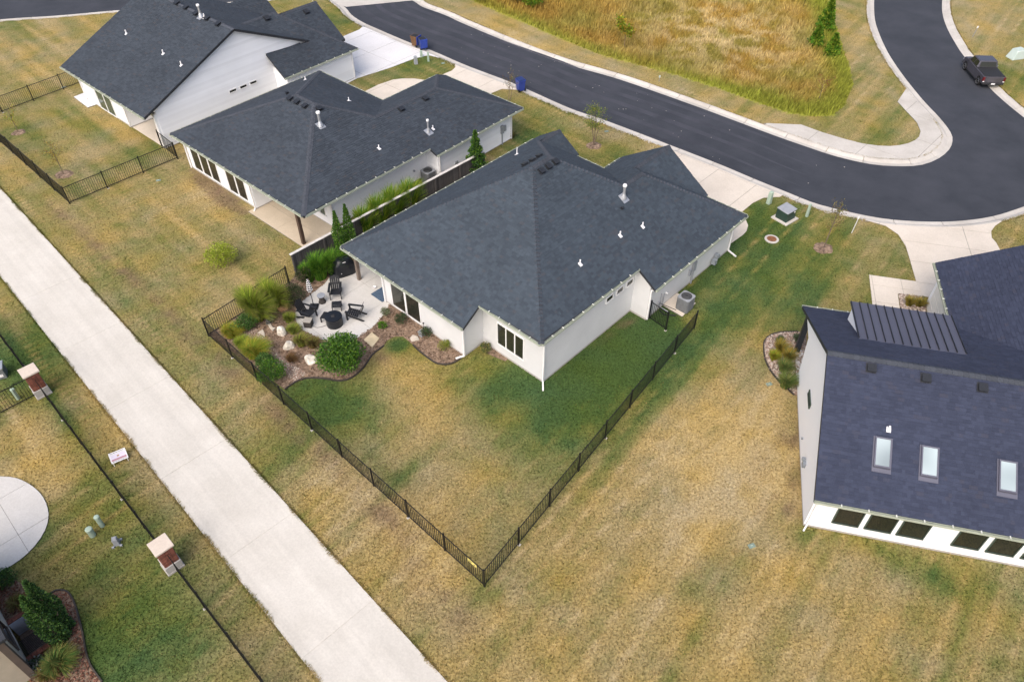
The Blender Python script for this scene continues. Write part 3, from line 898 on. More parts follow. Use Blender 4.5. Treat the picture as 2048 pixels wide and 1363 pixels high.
    def gutter(s, rf, p0, p1, out, hang=0.8):
        """trough along an eave; out = outward direction in (a, b)"""
        p0 = Vector(p0); p1 = Vector(p1); o = Vector((*out, 0))
        mb = s.mb()
        q = lambda p, r, z: (p.x + o.x * r, p.y + o.y * r, p.z + z)
        def strip(r0, r1, z0, z1):
            mb.hexa([q(p0, r0, z0), q(p1, r0, z0), q(p1, r1, z0), q(p0, r1, z0)], [q(p0, r0, z1), q(p1, r0, z1), q(p1, r1, z1), q(p0, r1, z1)])
        strip(0.012, 0.025, -0.12, -0.02); strip(0.025, 0.1, -0.12, -0.1); strip(0.1, 0.116, -0.12, -0.01)
        L = (p1 - p0).length
        d = (p1 - p0).normalized()
        for e in (p0, p1 - d * 0.015):
            mb.hexa([q(e, 0.03, -0.1), q(e + d * .015, 0.03, -0.1), q(e + d * .015, 0.1, -0.1), q(e, 0.1, -0.1)], [q(e, 0.03, -0.01), q(e + d * .015, 0.03, -0.01), q(e + d * .015, 0.1, -0.01), q(e, 0.1, -0.01)])
        g = mb.build('gutter', M['gutter'], rf)
        hb = s.mb()
        for k in range(1, int(L / hang) + 1):
            c = p0 + d * (k * L / (int(L / hang) + 1))
            hb.hexa([q(c - d * .03, 0.0, -0.002), q(c + d * .03, 0.0, -0.002), q(c + d * .03, 0.11, -0.002), q(c - d * .03, 0.11, -0.002)],
                    [q(c - d * .02, 0.0, 0.022), q(c + d * .02, 0.0, 0.022), q(c + d * .02, 0.12, 0.012), q(c - d * .02, 0.12, 0.012)])
        if hb.f: hb.build('gutter_hanger', M['hanger'], rf)['kind'] = 'stuff'
    def walls(s, foot, ztop, mat, name='wall', z0=0.12):
        mb = s.mb(); n = len(foot)
        for i in range(n):
            p, q = foot[i], foot[(i + 1) % n]
            zp = ztop(*p) if callable(ztop) else ztop; zq = ztop(*q) if callable(ztop) else ztop
            mb.face([(p[0], p[1], z0), (q[0], q[1], z0), (q[0], q[1], zq), (p[0], p[1], zp)])
        return mb.build(name, mat, s.root)
    def siding(s, wallobj, axis, c, out, t0, t1, z0, z1, top=None, E=0.19, mat=None):
        """lap boards on the wall axis=c running t0..t1; `top(t)` trims them under a sloping roof"""
        k = 0; z = z0
        while z < z1 - 0.03:
            za, zb = z, min(z + E, z1)
            a, b = t0, t1
            if top:
                ts = np.linspace(t0, t1, 240); ok = ts[np.array([top(t) for t in ts]) > zb - 0.04]
                if len(ok) < 2: break
                a, b = float(ok[0]), float(ok[-1])
            if b - a > 0.1:
                mb = s.mb()
                f = (lambda t, r, zz: (c + out * r, t, zz)) if axis == 'a' else (lambda t, r, zz: (t, c + out * r, zz))
                lo = [f(a, 0.002, za), f(b, 0.002, za), f(b, 0.05, za), f(a, 0.05, za)]
                hi = [f(a, 0.002, zb), f(b, 0.002, zb), f(b, 0.010, zb), f(a, 0.010, zb)]
                mb.hexa(lo, hi)
                mb.build('siding_board', mat or M['white'], wallobj)
            z += E; k += 1
    def window(s, axis, c, out, t0, t1, z0, z1, n=1, fw=0.06, frame_m=None, pane_m=None, name='window', mull=None, depth=0.05, label=None):
        f = (lambda t, r, zz: (c + out * r, t, zz)) if axis == 'a' else (lambda t, r, zz: (t, c + out * r, zz))
        def bx(mb, ta, tb, za, zb, r0, r1):
            mb.hexa([f(ta, r0, za), f(tb, r0, za), f(tb, r1, za), f(ta, r1, za)], [f(ta, r0, zb), f(tb, r0, zb), f(tb, r1, zb), f(ta, r1, zb)])
        mb = s.mb()
        bx(mb, t0 - fw, t1 + fw, z0 - fw, z0, 0.0, depth + .015); bx(mb, t0 - fw, t1 + fw, z1, z1 + fw, 0.0, depth)
        bx(mb, t0 - fw, t0, z0, z1, 0.0, depth); bx(mb, t1, t1 + fw, z0, z1, 0.0, depth)
        mw = mull if mull is not None else fw
        w = (t1 - t0 - mw * (n - 1)) / n
        for k in range(n - 1):
            x = t0 + (k + 1) * w + k * mw
            bx(mb, x, x + mw, z0, z1, 0.0, depth - .006)
        wo_ = mb.build(name, frame_m or M['trim'], s.root)
        if label: wo_['label'] = label
        for k in range(n):
            x = t0 + k * (w + mw)
            pb = s.mb(); bx(pb, x, x + w, z0, z1, 0.004, 0.02)
            pb.build('pane', pane_m or M['glass'], wo_)
        return wo_
    def spout(s, pts, w=0.075):
        mb = s.mb()
        for p, q in zip(pts[:-1], pts[1:]): mb.bar(p, q, w, w)
        return mb.build('downspout', M['trim'], s.root)
    def pipe(s, rf, u, v, pl, h=0.35, r=0.045):
        h *= .85; r *= .85
        a, b, z = s.hit(u, v, pl)
        mb = MB(); mb.tube((0, 0, -0.05), (0, 0, h), r, r, 10)
        mb.tube((0, 0, 0.0), (0, 0, 0.1), r * 1.7, r * 1.15, 10)
        n = Vector((-pl[1], pl[2], 1)).normalized()
        x = Vector((pl[1], -pl[2], 0)).normalized(); x = (x - n * x.dot(n)).normalized(); y = n.cross(x)
        fl = [x * i * 0.1 + y * j * 0.085 + n * 0.035 for i, j in ((-1.3, -1), (1, -1), (1, 1), (-1.3, 1))]
        mb.hexa([tuple(q - n * .03) for q in fl], [tuple(q) for q in fl])
        o = mb.build('vent_pipe', M['pvc'], rf); o.location = s.tf(a, b, z); return o
    def flue(s, rf, u, v, pl, h=0.75, r=0.085):
        a, b, z = s.hit(u, v, pl)
        mb = MB()
        mb.tube((0, 0, -0.1), (0, 0, h), r, r, 14)
        mb.lathe([(r * 2.4, 0.0), (r * 2.0, 0.1), (r * 1.05, 0.3), (r, 0.34)], 14)
        n = Vector((-pl[1], pl[2], 1)).normalized()
        x = Vector((pl[1], -pl[2], 0)).normalized(); x = (x - n * x.dot(n)).normalized(); y = n.cross(x)
        fl = [x * i * 0.26 + y * j * 0.22 + n * 0.035 for i, j in ((-1.1, -1), (1, -1), (1, 1), (-1.1, 1))]
        mb.hexa([tuple(q - n * .03) for q in fl], [tuple(q) for q in fl])
        o = mb.build('flue', M['galv'], rf); o.location = s.tf(a, b, z)
        cb = MB(); cb.lathe([(r * 1.5, h - 0.02), (r * 1.55, h + 0.05), (r * 1.2, h + 0.1), (0.01, h + 0.12)], 14)
        c = cb.build('flue_cap', M['trim'], rf); c.location = o.location
        return o
    def boxvent(s, rf, u, v, pl, w=0.42):
        a, b, z = s.hit(u, v, pl)
        n = Vector((-pl[1], pl[2], 1)).normalized()
        x = Vector((-pl[1], pl[2], 0)).normalized(); x = (x - n * x.dot(n)).normalized(); y = n.cross(x)  # x points down the slope
        f = lambda i, j, k: tuple(x * i * w / 2 + y * j * w / 2 + n * k)
        mb = MB()
        mb.hexa([f(-1.2, -1.2, 0.015), f(1.2, -1.2, 0.015), f(1.2, 1.2, 0.015), f(-1.2, 1.2, 0.015)], [f(-1.2, -1.2, 0.035), f(1.2, -1.2, 0.035), f(1.2, 1.2, 0.035), f(-1.2, 1.2, 0.035)])
        mb.hexa([f(-.9, -.8, 0.03), f(.9, -.8, 0.03), f(.9, .8, 0.03), f(-.9, .8, 0.03)], [f(-.9, -.85, 0.1), f(.95, -.95, 0.17), f(.95, .95, 0.17), f(-.9, .85, 0.1)])
        mb.hexa([f(-.95, -1.0, 0.1), f(1.1, -1.05, 0.165), f(1.1, 1.05, 0.165), f(-.95, 1.0, 0.1)], [f(-.95, -1.0, 0.125), f(1.1, -1.05, 0.19), f(1.1, 1.05, 0.19), f(-.95, 1.0, 0.125)])
        o = mb.build('roof_vent', M['vent'], rf); o.location = s.tf(a, b, z); return o

def add_tab(mb, pb0, pb1, pt0, pt1, n, th, tint, full=False):
    q = [pb0, pb1, pb0 + n * th, pb1 + n * th, pt0 + n * 0.003, pt1 + n * 0.003]
    i = mb.pts([tuple(p) for p in q])
    flip = mb.tf is not None
    fs = [(2, 3, 5, 4), (0, 1, 3, 2)]
    if full: fs += [(0, 2, 4), (1, 5, 3)]
    for f in fs:
        f = tuple(i + k for k in f)
        mb.f.append(f if not flip else f[::-1]); mb.tint.append(tint); mb.m.append(0)

NOGRASS_H = []
def footprint(h, foot): NOGRASS_H.append([tuple(h.W(a, b).xy) for a, b in foot])

# ---- house C: the one with the patio, in the middle of the picture
C = House('house', 'white single-storey house with a broad hipped charcoal roof above the fenced lawn and patio', 47, 26, -22)
z0, m = 2.5, 0.65
rear = plane_along('a+', 18.05, z0, m); left = plane_along('b+', -29.7, z0, m); right = plane_along('b-', -14.9, z0, m)
front = plane_along('a-', 34.25, z0, m); porchR = plane_along('b-', -26.3, z0, m)
wleft = plane_along('b+', -24.05, z0, m); wfront = plane_along('a-', 35.94, z0, m); gabR = plane_along('b-', -17.7, z0, m)
C.face(rear, [(18.05, -29.7), (18.05, -20.1), (19.25, -20.1), (19.25, -16.1), (25.45, -22.3)])
C.face(right, [(19.25, -16.1), (26.85, -16.1), (26.85, -14.9), (35.94, -14.9), (31.365, -19.475), (29.675, -19.475), (26.85, -22.3), (25.45, -22.3)])
C.face(left, [(18.05, -29.7), (25.45, -22.3), (26.85, -22.3), (32.55, -28.0), (34.5, -28.0), (34.5, -29.7)])
C.face(front, [(26.85, -22.3), (29.675, -19.475), (34.25, -24.05), (34.25, -26.3), (32.55, -28.0)])
C.face(porchR, [(32.55, -28.0), (34.25, -26.3), (34.5, -26.3), (34.5, -28.0)])
C.face(wleft, [(34.25, -24.05), (29.675, -19.475), (31.365, -19.475), (32.765, -20.875), (36.2, -20.875), (36.2, -24.05)])
C.face(wfront, [(31.365, -19.475), (35.94, -14.9), (35.94, -17.7), (32.765, -20.875)])
C.face(gabR, [(32.765, -20.875), (35.94, -17.7), (36.2, -17.7), (36.2, -20.875)])
rf = C.roof(M['shingle_c'])
ZR = 7.31; ZW = 5.474
for p0, p1, a, b in (((19.25, -16.1, 3.28), (25.45, -22.3, ZR), rear, right), ((18.05, -29.7, 2.5), (25.45, -22.3, ZR), rear, left),
                     ((25.45, -22.3, ZR), (26.85, -22.3, ZR), left, right), ((29.675, -19.475, ZW), (26.85, -22.3, ZR), front, right),
                     ((32.55, -28.0, 3.605), (26.85, -22.3, ZR), left, front), ((29.675, -19.475, ZW), (31.365, -19.475, ZW), wleft, right),
                     ((35.94, -14.9, 2.5), (31.365, -19.475, ZW), wfront, right), ((32.765, -20.875, 4.56), (36.2, -20.875, 4.56), wleft, gabR),
                     ((32.55, -28.0, 3.605), (34.5, -28.0, 3.605), left, porchR)):
    C.caps(p0, p1, a, b, rf)
zc = lambda a, b: min(C.z(rear, a, b), C.z(left, a, b), C.z(right, a, b)) - 0.1
footC = [(18.4, -20.5), (19.8, -20.5), (19.8, -16.35), (27.05, -16.35), (27.05, -15.3), (35.5, -15.3), (35.5, -23.7), (33.8, -23.7), (33.8, -29.3), (21.9, -29.3), (21.9, -26.75), (18.4, -26.75)]
def zC(a, b):
    v = [C.z(rear, a, b), C.z(left, a, b) if b < -22.3 else 99, C.z(right, a, b) if b > -22.3 else 99]
    if a > 33: v.append(2.9)
    return min(v) - 0.16
wc = C.walls(footC, zC, M['stucco'])
footprint(C, footC)
# gable triangles of the front
gb = C.mb(); gb.face([(35.9, -24.0, 2.4), (35.9, -17.75, 2.4), (35.9, -20.875, 4.45)]); gb.face([(34.2, -29.6, 2.4), (34.2, -26.35, 2.4), (34.2, -28.0, 3.5)]); gb.build('gable_wall', M['stucco'], C.root)
C.window('a', 19.8, -1, -19.42, -17.68, 0.72, 2.12, 3, 0.055, mull=0.07, label='white triple window in the rear wall')
C.window('a', 18.4, -1, -26.05, -23.8, 0.25, 2.0, 2, 0.05, mull=0.14, label='tall pair of patio windows in the rear wall')
for t in (24.6, 25.48, 26.32): C.window('b', -16.35, 1, t, t + 0.52, 2.2, 2.5, 1, 0.05, label='small high window in the side wall')
C.window('a', 21.9, -1, -29.0, -27.0, 0.1, 2.1, 2, 0.06, M['frame_dark'], name='patio_door')
for p0, p1, o in (((18.05, -29.7, z0), (18.05, -20.1, z0), (-1, 0)), ((19.25, -20.1, 3.28), (19.25, -16.1, 3.28), (-1, 0)), ((19.25, -16.1, 3.28), (26.85, -16.1, 3.28), (0, 1)),
                  ((26.85, -14.9, z0), (35.94, -14.9, z0), (0, 1)), ((18.05, -29.7, z0), (34.0, -29.7, z0), (0, -1)), ((34.25, -26.3, z0), (34.25, -24.05, z0), (1, 0)),
                  ((34.25, -24.05, z0), (36.0, -24.05, z0), (0, -1)), ((35.94, -17.7, z0), (35.94, -14.9, z0), (1, 0))):
    C.gutter(rf, p0, p1, o)
C.spout([(18.0, -20.35, 2.38), (18.33, -20.45, 2.2), (18.33, -20.45, 0.15), (17.95, -20.7, 0.05)])
C.spout([(19.2, -16.25, 3.15), (19.72, -16.29, 2.95), (19.72, -16.29, 0.15), (19.35, -15.95, 0.05)])
C.spout([(27.05, -14.95, 2.38), (27.0, -15.2, 2.2), (27.0, -15.2, 0.15)])
C.spout([(35.3, -14.85, 2.38), (35.3, -15.22, 2.2), (35.3, -15.22, 0.15), (35.2, -14.6, 0.05)])
C.spout([(18.0, -26.8, 2.38), (18.33, -26.7, 2.2), (18.33, -26.7, 0.1)])
for u, v in ((1240, 471), (1285, 453), (1160, 528)): C.pipe(rf, u, v, right, 0.32)
C.pipe(rf, 1034, 309, left, 0.5, 0.04)
C.flue(rf, 1247, 396, right, 0.75, 0.075)
for u, v in ((1082, 342), (1096, 333), (1110, 324)): C.boxvent(rf, u, v, right, 0.3)
for u, v in ((1051, 331), (1066, 322.5), (1080, 314)): C.boxvent(rf, u, v, left, 0.3)
C.boxvent(rf, 1243, 417, right, 0.14)
mb = C.mb(); mb.box(18.5, 18.68, -29.42, -29.24, 0.04, zC(18.6, -29.3) + 0.05); mb.build('porch_post', M['postgrey'], C.root)
mb = C.mb(); mb.box(18.45, 18.7, -29.4, -26.6, 2.2, 2.42); mb.build('porch_beam', M['trim'], C.root)
mb = C.mb(); mb.face([(18.3, -29.55, 2.44), (18.3, -26.8, 2.44), (21.9, -26.8, 2.44), (21.9, -29.55, 2.44)]); mb.build('porch_ceiling', M['soffit'], C.root)
# meter, conduits and pipework on the side wall
mb = C.mb(); mb.box(31.2, 31.5, -15.29, -15.17, 0.9, 1.55); mb.box(31.29, 31.35, -15.27, -15.19, 0.0, 0.9); mb.box(30.9, 31.1, -15.29, -15.19, 0.8, 1.2); mb.build('electric_meter', M['utilgrey'], C.root)
mb = C.mb(); mb.tube((33.7, -15.1, 0.0), (33.7, -15.1, 0.55), 0.03); mb.tube((33.7, -15.1, 0.55), (33.35, -15.1, 0.55), 0.03); mb.box(33.3, 33.55, -15.2, -14.95, 0.3, 0.6); mb.box(33.62, 33.85, -15.25, -15.0, 0.55, 0.8); mb.build('gas_meter', M['pipeblue'], C.root)
mb = C.mb(); mb.tube((28.2, -15.24, 0.2), (28.2, -15.24, 1.2), 0.025); mb.tube((28.5, -15.24, 0.2), (28.5, -15.24, 1.0), 0.03); mb.box(28.0, 28.16, -15.29, -15.2, 0.45, 0.7); mb.tube((28.2, -15.24, 0.25), (28.35, -14.75, 0.1), 0.03); mb.build('refrigerant_line', M['utilgrey'], C.root)
mb = C.mb(); mb.tube((29.6, -15.3, 1.9), (29.6, -15.1, 1.9), 0.06); mb.tube((28.75, -15.3, 0.9), (28.75, -15.16, 0.9), 0.05); mb.build('wall_vent', M['trim'], C.root)
# stem wall line at the foot of the walls
mb = C.mb(); mb.prism(footC, 0.0, 0.12); mb.build('foundation', M['basestone'], C.root)

# ---- house B: behind the wooden fence
B = House('house', 'white lap-sided house with a hipped dark roof behind the wooden fence', 48.7, 28, -40)
z0, m = 2.7, 0.4
rearB = plane_along('a+', 19.2, z0, m); leftB = plane_along('b+', -47.0, z0, m); frontB = plane_along('a-', 31.6, z0, m); rightB = plane_along('b-', -32.8, z0, m)
wlB = plane_along('b+', -39.9, z0, m); wfB = plane_along('a-', 37.7, 2.432, m)
B.face(rearB, [(19.2, -47.0), (19.2, -32.8), (25.4, -39.0), (25.4, -40.8)])
B.face(leftB, [(19.2, -47.0), (25.4, -40.8), (31.6, -47.0)])
B.face(frontB, [(25.4, -40.8), (25.4, -39.0), (28.05, -36.35), (31.6, -39.9), (31.6, -47.0)])
B.face(rightB, [(19.2, -32.8), (29.25, -32.8), (29.25, -32.13), (37.7, -32.13), (33.48, -36.35), (28.05, -36.35), (25.4, -39.0)])
B.face(wlB, [(31.6, -39.9), (28.05, -36.35), (33.48, -36.35), (37.03, -39.9)])
B.face(wfB, [(33.48, -36.35), (37.7, -32.13), (37.7, -39.9), (37.03, -39.9)])
rf = B.roof(M['shingle_b'])
ZR = 5.18; ZW = 4.12
for p0, p1, a, b in (((19.2, -32.8, 2.7), (25.4, -39.0, ZR), rearB, rightB), ((19.2, -47.0, 2.7), (25.4, -40.8, ZR), rearB, leftB), ((25.4, -40.8, ZR), (25.4, -39.0, ZR), rearB, frontB),
                     ((31.6, -47.0, 2.7), (25.4, -40.8, ZR), frontB, leftB), ((28.05, -36.35, ZW), (25.4, -39.0, ZR), frontB, rightB), ((28.05, -36.35, ZW), (33.48, -36.35, ZW), wlB, rightB),
                     ((37.7, -32.13, 2.43), (33.48, -36.35, ZW), wfB, rightB), ((37.03, -39.9, 2.7), (33.48, -36.35, ZW), wfB, wlB)):
    B.caps(p0, p1, a, b, rf, False)
footB = [(19.75, -46.6), (19.75, -39.1), (21.7, -39.1), (21.7, -33.85), (29.9, -33.85), (29.9, -32.75), (37.1, -32.75), (37.1, -39.5), (31.1, -39.5), (31.1, -46.6)]
wb = B.walls(footB, lambda a, b: 2.52 if a < 29.8 or b < -33 else 2.3, M['white'])
footprint(B, footB)
B.siding(wb, 'b', -33.85, 1, 21.7, 29.9, 0.1, 2.52)
B.siding(wb, 'b', -32.75, 1, 29.9, 37.1, 0.1, 2.3)
B.siding(wb, 'a', 29.9, -1, -33.82, -32.75, 0.1, 2.3)
for t0, t1, n in ((-46.0, -43.0, 3), (-41.9, -39.9, 2)):
    B.window('a', 19.75, -1, t0, t1, 0.28, 1.95, n, 0.05, mull=0.14, label='tall rear windows of the lap-sided house')
B.window('a', 21.7, -1, -38.9, -37.2, 0.1, 2.1, 2, 0.06, M['trim'], name='patio_door')
B.window('a', 21.7, -1, -35.5, -34.4, 0.7, 2.0, 2, 0.05, M['trim'], M['glass_green'])
B.window('b', -33.85, 1, 26.8, 28.4, 1.88, 2.2, 1, 0.03, M['frame_dark'], label='long slit window under the eave')
for p0, p1, o in (((19.2, -47.0, 2.7), (19.2, -32.9, 2.7), (-1, 0)), ((19.3, -32.8, 2.7), (29.25, -32.8, 2.7), (0, 1)), ((29.25, -32.13, 2.432), (37.7, -32.13, 2.432), (0, 1)),
                  ((37.7, -32.13, 2.432), (37.7, -39.9, 2.432), (1, 0)), ((31.6, -39.9, 2.7), (37.03, -39.9, 2.7), (0, -1)), ((31.6, -47.0, 2.7), (31.6, -39.9, 2.7), (1, 0)), ((19.2, -47.0, 2.7), (31.6, -47.0, 2.7), (0, -1))):
    B.gutter(rf, p0, p1, o)
B.spout([(21.75, -33.75, 2.5), (21.75, -33.75, 0.1)]); B.spout([(29.95, -32.65, 2.25), (29.95, -32.65, 0.15)]); B.spout([(37.1, -32.65, 2.3), (37.1, -32.65, 0.1)]); B.spout([(19.65, -46.55, 2.5), (19.65, -46.55, 0.1)]); B.spout([(19.65, -39.15, 2.5), (19.65, -39.15, 0.1), (19.45, -39.0, 0.05)])
mb = B.mb(); mb.box(19.35, 19.55, -34.0, -33.8, 0.05, 2.6); mb.build('porch_post', M['post'], B.root)
mb = B.mb(); mb.box(19.3, 19.55, -39.0, -33.8, 2.3, 2.52); mb.box(19.55, 21.7, -34.0, -33.8, 2.3, 2.52); mb.build('porch_beam', M['trim'], B.root)
B.flue(rf, 641, 251, rightB, 0.85, 0.09); B.flue(rf, 857, 264, rightB, 0.8, 0.06)
for u, v, pl in ((758, 297, rightB), (866, 258, rightB), (698, 202, frontB), (611, 160, leftB)): B.pipe(rf, u, v, pl, 0.3)
for u, v, pl in ((581, 198, rearB), (595, 205, rearB), (611, 213, rearB), (638, 218, rightB), (802, 219, rightB), (850, 198, rightB)): B.boxvent(rf, u, v, pl, 0.34)
B.boxvent(rf, 575, 187, rearB, 0.18)
mb = B.mb(); mb.box(36.0, 36.25, -32.72, -32.6, 0.9, 1.5); mb.box(36.3, 36.5, -32.72, -32.6, 1.0, 1.4); mb.box(36.1, 36.16, -32.7, -32.64, 0, 0.9); mb.build('electric_meter', M['utilgrey'], B.root)
mb = B.mb(); mb.lathe([(0.24, -0.05), (0.27, 0.0), (0.24, 0.08), (0.12, 0.1), (0.1, 0.2)], 16); me = mb.mesh('hose_reel', M['pipeblue'])
o = link('hose_reel', me, B.root); o.location = B.tf(34.6, -32.6, 0.5); o.rotation_euler = (-math.pi / 2, 0, 0); o.rotation_euler = (math.pi / 2, 0, 0)
mb = B.mb(); mb.tube((28.6, -33.85, 0.9), (28.6, -33.72, 0.9), 0.07); mb.tube((25.1, -33.85, 0.5), (25.1, -33.74, 0.5), 0.04); mb.box(31.4, 31.6, -32.72, -32.62, 0.5, 0.75); mb.build('wall_vent', M['utilgrey'], B.root)
mb = B.mb(); mb.prism(footB, 0.0, 0.12); mb.build('foundation', M['basestone'], B.root)

# ---- house A: the tall gabled one at the top left
A = House('house', 'tall white lap-sided gable house with a dark roof beside the driveway with the bins', 48.7, 28, -56)
rearA = plane_along('a+', 19.05, 2.85, 0.436); frontA = plane_along('a-', 35.0, 2.85, 0.455)
wrA = plane_along('b-', -48.37, 2.5, 0.7); wlA = plane_along('b+', -56.77, 2.5, 0.7); wfA = plane_along('a-', 36.45, 2.5, 0.7); gRA = plane_along('b-', -50.45, 2.5, 0.7)
ar = (6.4 - 2.85) / 0.436 + 19.05
A.face(rearA, [(19.05, -62.0), (19.05, -49.95), (ar, -49.95), (ar, -62.0)])
A.face(frontA, [(ar, -49.95), (33.2, -49.95), (29.3, -52.57), (35.0, -56.27), (35.0, -62.0), (ar, -62.0)])
A.face(wrA, [(29.4, -48.37), (36.45, -48.37), (32.25, -52.57), (29.3, -52.57), (33.2, -50.0), (29.4, -50.25)])
A.face(wlA, [(29.3, -52.57), (32.25, -52.57), (33.29, -53.61), (36.9, -53.61), (36.9, -56.77), (35.3, -56.77)])
A.face(wfA, [(32.25, -52.57), (36.45, -48.37), (36.45, -50.45), (33.29, -53.61)])
A.face(gRA, [(33.29, -53.61), (36.45, -50.45), (36.9, -50.45), (36.9, -53.61)])
pgR = plane_along('b-', -58.3, 2.6, 0.7); pgL = plane_along('b+', -62.3, 2.6, 0.7)
A.face(pgR, [(32.2, -60.3), (35.5, -58.3), (36.2, -58.3), (36.2, -60.3)])
A.face(pgL, [(32.2, -60.3), (35.5, -62.3), (36.2, -62.3), (36.2, -60.3)])
rf = A.roof(M['shingle_b'])
A.caps((ar, -62.0, 6.4), (ar, -49.95, 6.4), rearA, frontA, rf, False)
A.caps((36.45, -48.37, 2.5), (32.25, -52.57, 5.44), wfA, wrA, rf, False); A.caps((29.3, -52.57, 5.44), (32.25, -52.57, 5.44), wlA, wrA, rf, False); A.caps((33.29, -53.61, 4.71), (36.9, -53.61, 4.71), wlA, gRA, rf, False)
footA = [(19.85, -61.7), (19.85, -54.9), (22.3, -54.9), (22.3, -50.3), (29.8, -50.3), (29.8, -48.75), (36.0, -48.75), (36.0, -56.4), (34.4, -56.4), (34.4, -61.7)]
wa = A.walls(footA, lambda a, b: 2.4 if b > -50 else 2.7, M['white'])
footprint(A, footA)
zA = lambda a: min(A.z(rearA, a, 0), A.z(frontA, a, 0)) - 0.16
gw = A.mb(); gw.face([(19.85, -50.296, 0.12), (34.3, -50.296, 0.12), (34.3, -50.296, zA(34.3)), (ar, -50.296, zA(ar)), (22.3, -50.296, zA(22.3)), (22.3, -50.296, 2.6), (19.85, -50.296, 2.6)][::-1]); gwo = gw.build('gable_wall', M['white'], A.root)
gl = A.mb(); gl.face([(19.85, -61.704, 0.12), (34.3, -61.704, 0.12), (34.3, -61.704, zA(34.3)), (ar, -61.704, zA(ar)), (19.85, -61.704, zA(19.85))]); gl.build('gable_wall', M['white'], A.root)
A.siding(gwo, 'b', -50.294, 1, 20.05, 34.2, 0.1, 6.3, lambda t: zA(t))
A.siding(wa, 'b', -48.75, 1, 29.8, 36.0, 0.1, 2.4); A.siding(wa, 'a', 29.8, -1, -50.25, -48.75, 0.1, 2.4)
gg = A.mb(); gg.face([(36.0, -56.5, 2.3), (36.0, -50.6, 2.3), (36.0, -53.61, 4.5)]); gg.build('gable_wall', M['white'], A.root)
for t in (25.78, 26.68, 27.56): A.window('b', -50.27, 1, t, t + 0.55, 2.04, 2.22, 1, 0.04, label='narrow slit window in the tall gable wall')
A.window('a', 19.85, -1, -59.3, -57.0, 0.15, 2.05, 2, 0.06, M['trim'], M['glass_green'], mull=0.12, name='patio_door')
pc = A.mb(); pc.box(19.85, 20.05, -50.55, -50.3, 0.05, 2.7); pc.build('porch_post', M['trim'], A.root)
pc = A.mb(); pc.box(19.85, 20.0, -54.9, -50.3, 2.45, 2.7); pc.build('porch_beam', M['trim'], A.root)
pc = A.mb(); pc.box(19.9, 22.28, -54.88, -50.32, 0.0, 0.05); pc.build('porch_floor', M['drive'], A.root)
A.gutter(rf, (19.05, -62.0, 2.85), (19.05, -49.95, 2.85), (-1, 0)); A.gutter(rf, (29.4, -48.37, 2.5), (36.45, -48.37, 2.5), (0, 1))
A.spout([(36.0, -48.65, 2.35), (36.0, -48.65, 0.1)]); A.spout([(19.78, -54.95, 2.6), (19.78, -54.95, 0.1)]); A.spout([(19.78, -61.6, 2.6), (19.78, -61.6, 0.1)])
for u, v in ((253, 68), (327, 108), (363, 131)): A.pipe(rf, u, v, rearA, 0.35, 0.05)
A.flue(rf, 402, 34, rearA, 0.8, 0.08); A.pipe(rf, 409, 36, rearA, 0.35, 0.05)
for u, v, pl in ((355, 7, rearA), (373, 16, rearA), (393, 28, rearA), (415, 38, rearA), (437, 49, rearA), (533, 37, wrA), (612, 24, gRA)): A.boxvent(rf, u, v, pl, 0.38)
mb = A.mb(); mb.lathe([(0.1, 0), (0.1, 0.08), (0.06, 0.12)], 12); o = link('wall_lamp', mb.mesh('wall_lamp', M['trim']), A.root); o.location = A.tf(24.0, -50.28, 2.3); o.rotation_euler = (math.pi / 2, 0, 0)
mb = A.mb(); mb.prism(footA, 0.0, 0.12); mb.build('foundation', M['basestone'], A.root)

# ---- house D: the white gable house at the right edge
D = House('house', 'bright white gable house with skylights and a metal shed dormer at the right', 76.8, 26, 14)
mr_, mf_ = (5.62 - 2.7) / 5.45, (5.62 - 2.62) / 6.35
rearD = plane_along('a+', 19.2, 2.7, mr_); frontD = plane_along('a-', 31.0, 2.62, mf_)
glD = plane_along('b+', 14.85, 2.5, 0.5); grD = plane_along('b-', 26.15, 2.5, 0.5)
D.face(rearD, [(19.2, 7.72), (19.2, 24.0), (24.65, 24.0), (24.65, 7.72)], keep=True)
vb = lambda b: 31.0 - (2.5 + 0.5 * (b - 14.85) - 2.62) / mf_
D.face(frontD, [(24.65, 7.72), (24.65, 24.0), (vb(20.5), 24.0), (vb(20.5), 20.5), (31.0, 15.09), (31.0, 7.72)])
D.face(glD, [(31.0, 15.09), (31.1, 14.85), (36.4, 14.85), (36.4, 20.5), (vb(20.5), 20.5)])
D.face(grD, [(vb(20.5), 20.5), (36.4, 20.5), (36.4, 26.15), (31.0, 26.15)])
rf = D.roof(M['shingle_d'])
D.caps((24.65, 7.72, 5.62), (24.65, 24.0, 5.62), rearD, frontD, rf, True, 0.17)
D.caps((vb(20.5), 20.5, 5.325), (36.4, 20.5, 5.325), glD, grD, rf, False)
footD = [(19.8, 8.0), (19.8, 23.6), (30.2, 23.6), (30.2, 25.8), (36.0, 25.8), (36.0, 15.2), (30.2, 15.2), (30.2, 9.6), (28.3, 9.6), (28.3, 8.0)]
wd = D.walls(footD, lambda a, b: 2.45, M['bright'])
footprint(D, footD)
zD = lambda a: min(D.z(rearD, a, 0), D.z(frontD, a, 0)) - 0.16
gw = D.mb(); gw.face([(19.8, 7.996, 0.12), (28.3, 7.996, 0.12), (29.0, 7.996, 2.35), (30.4, 7.996, 2.35), (30.6, 7.996, zD(30.6)), (24.65, 7.996, zD(24.65)), (19.8, 7.996, zD(19.8))]); gw.build('gable_wall', M['bright'], D.root)
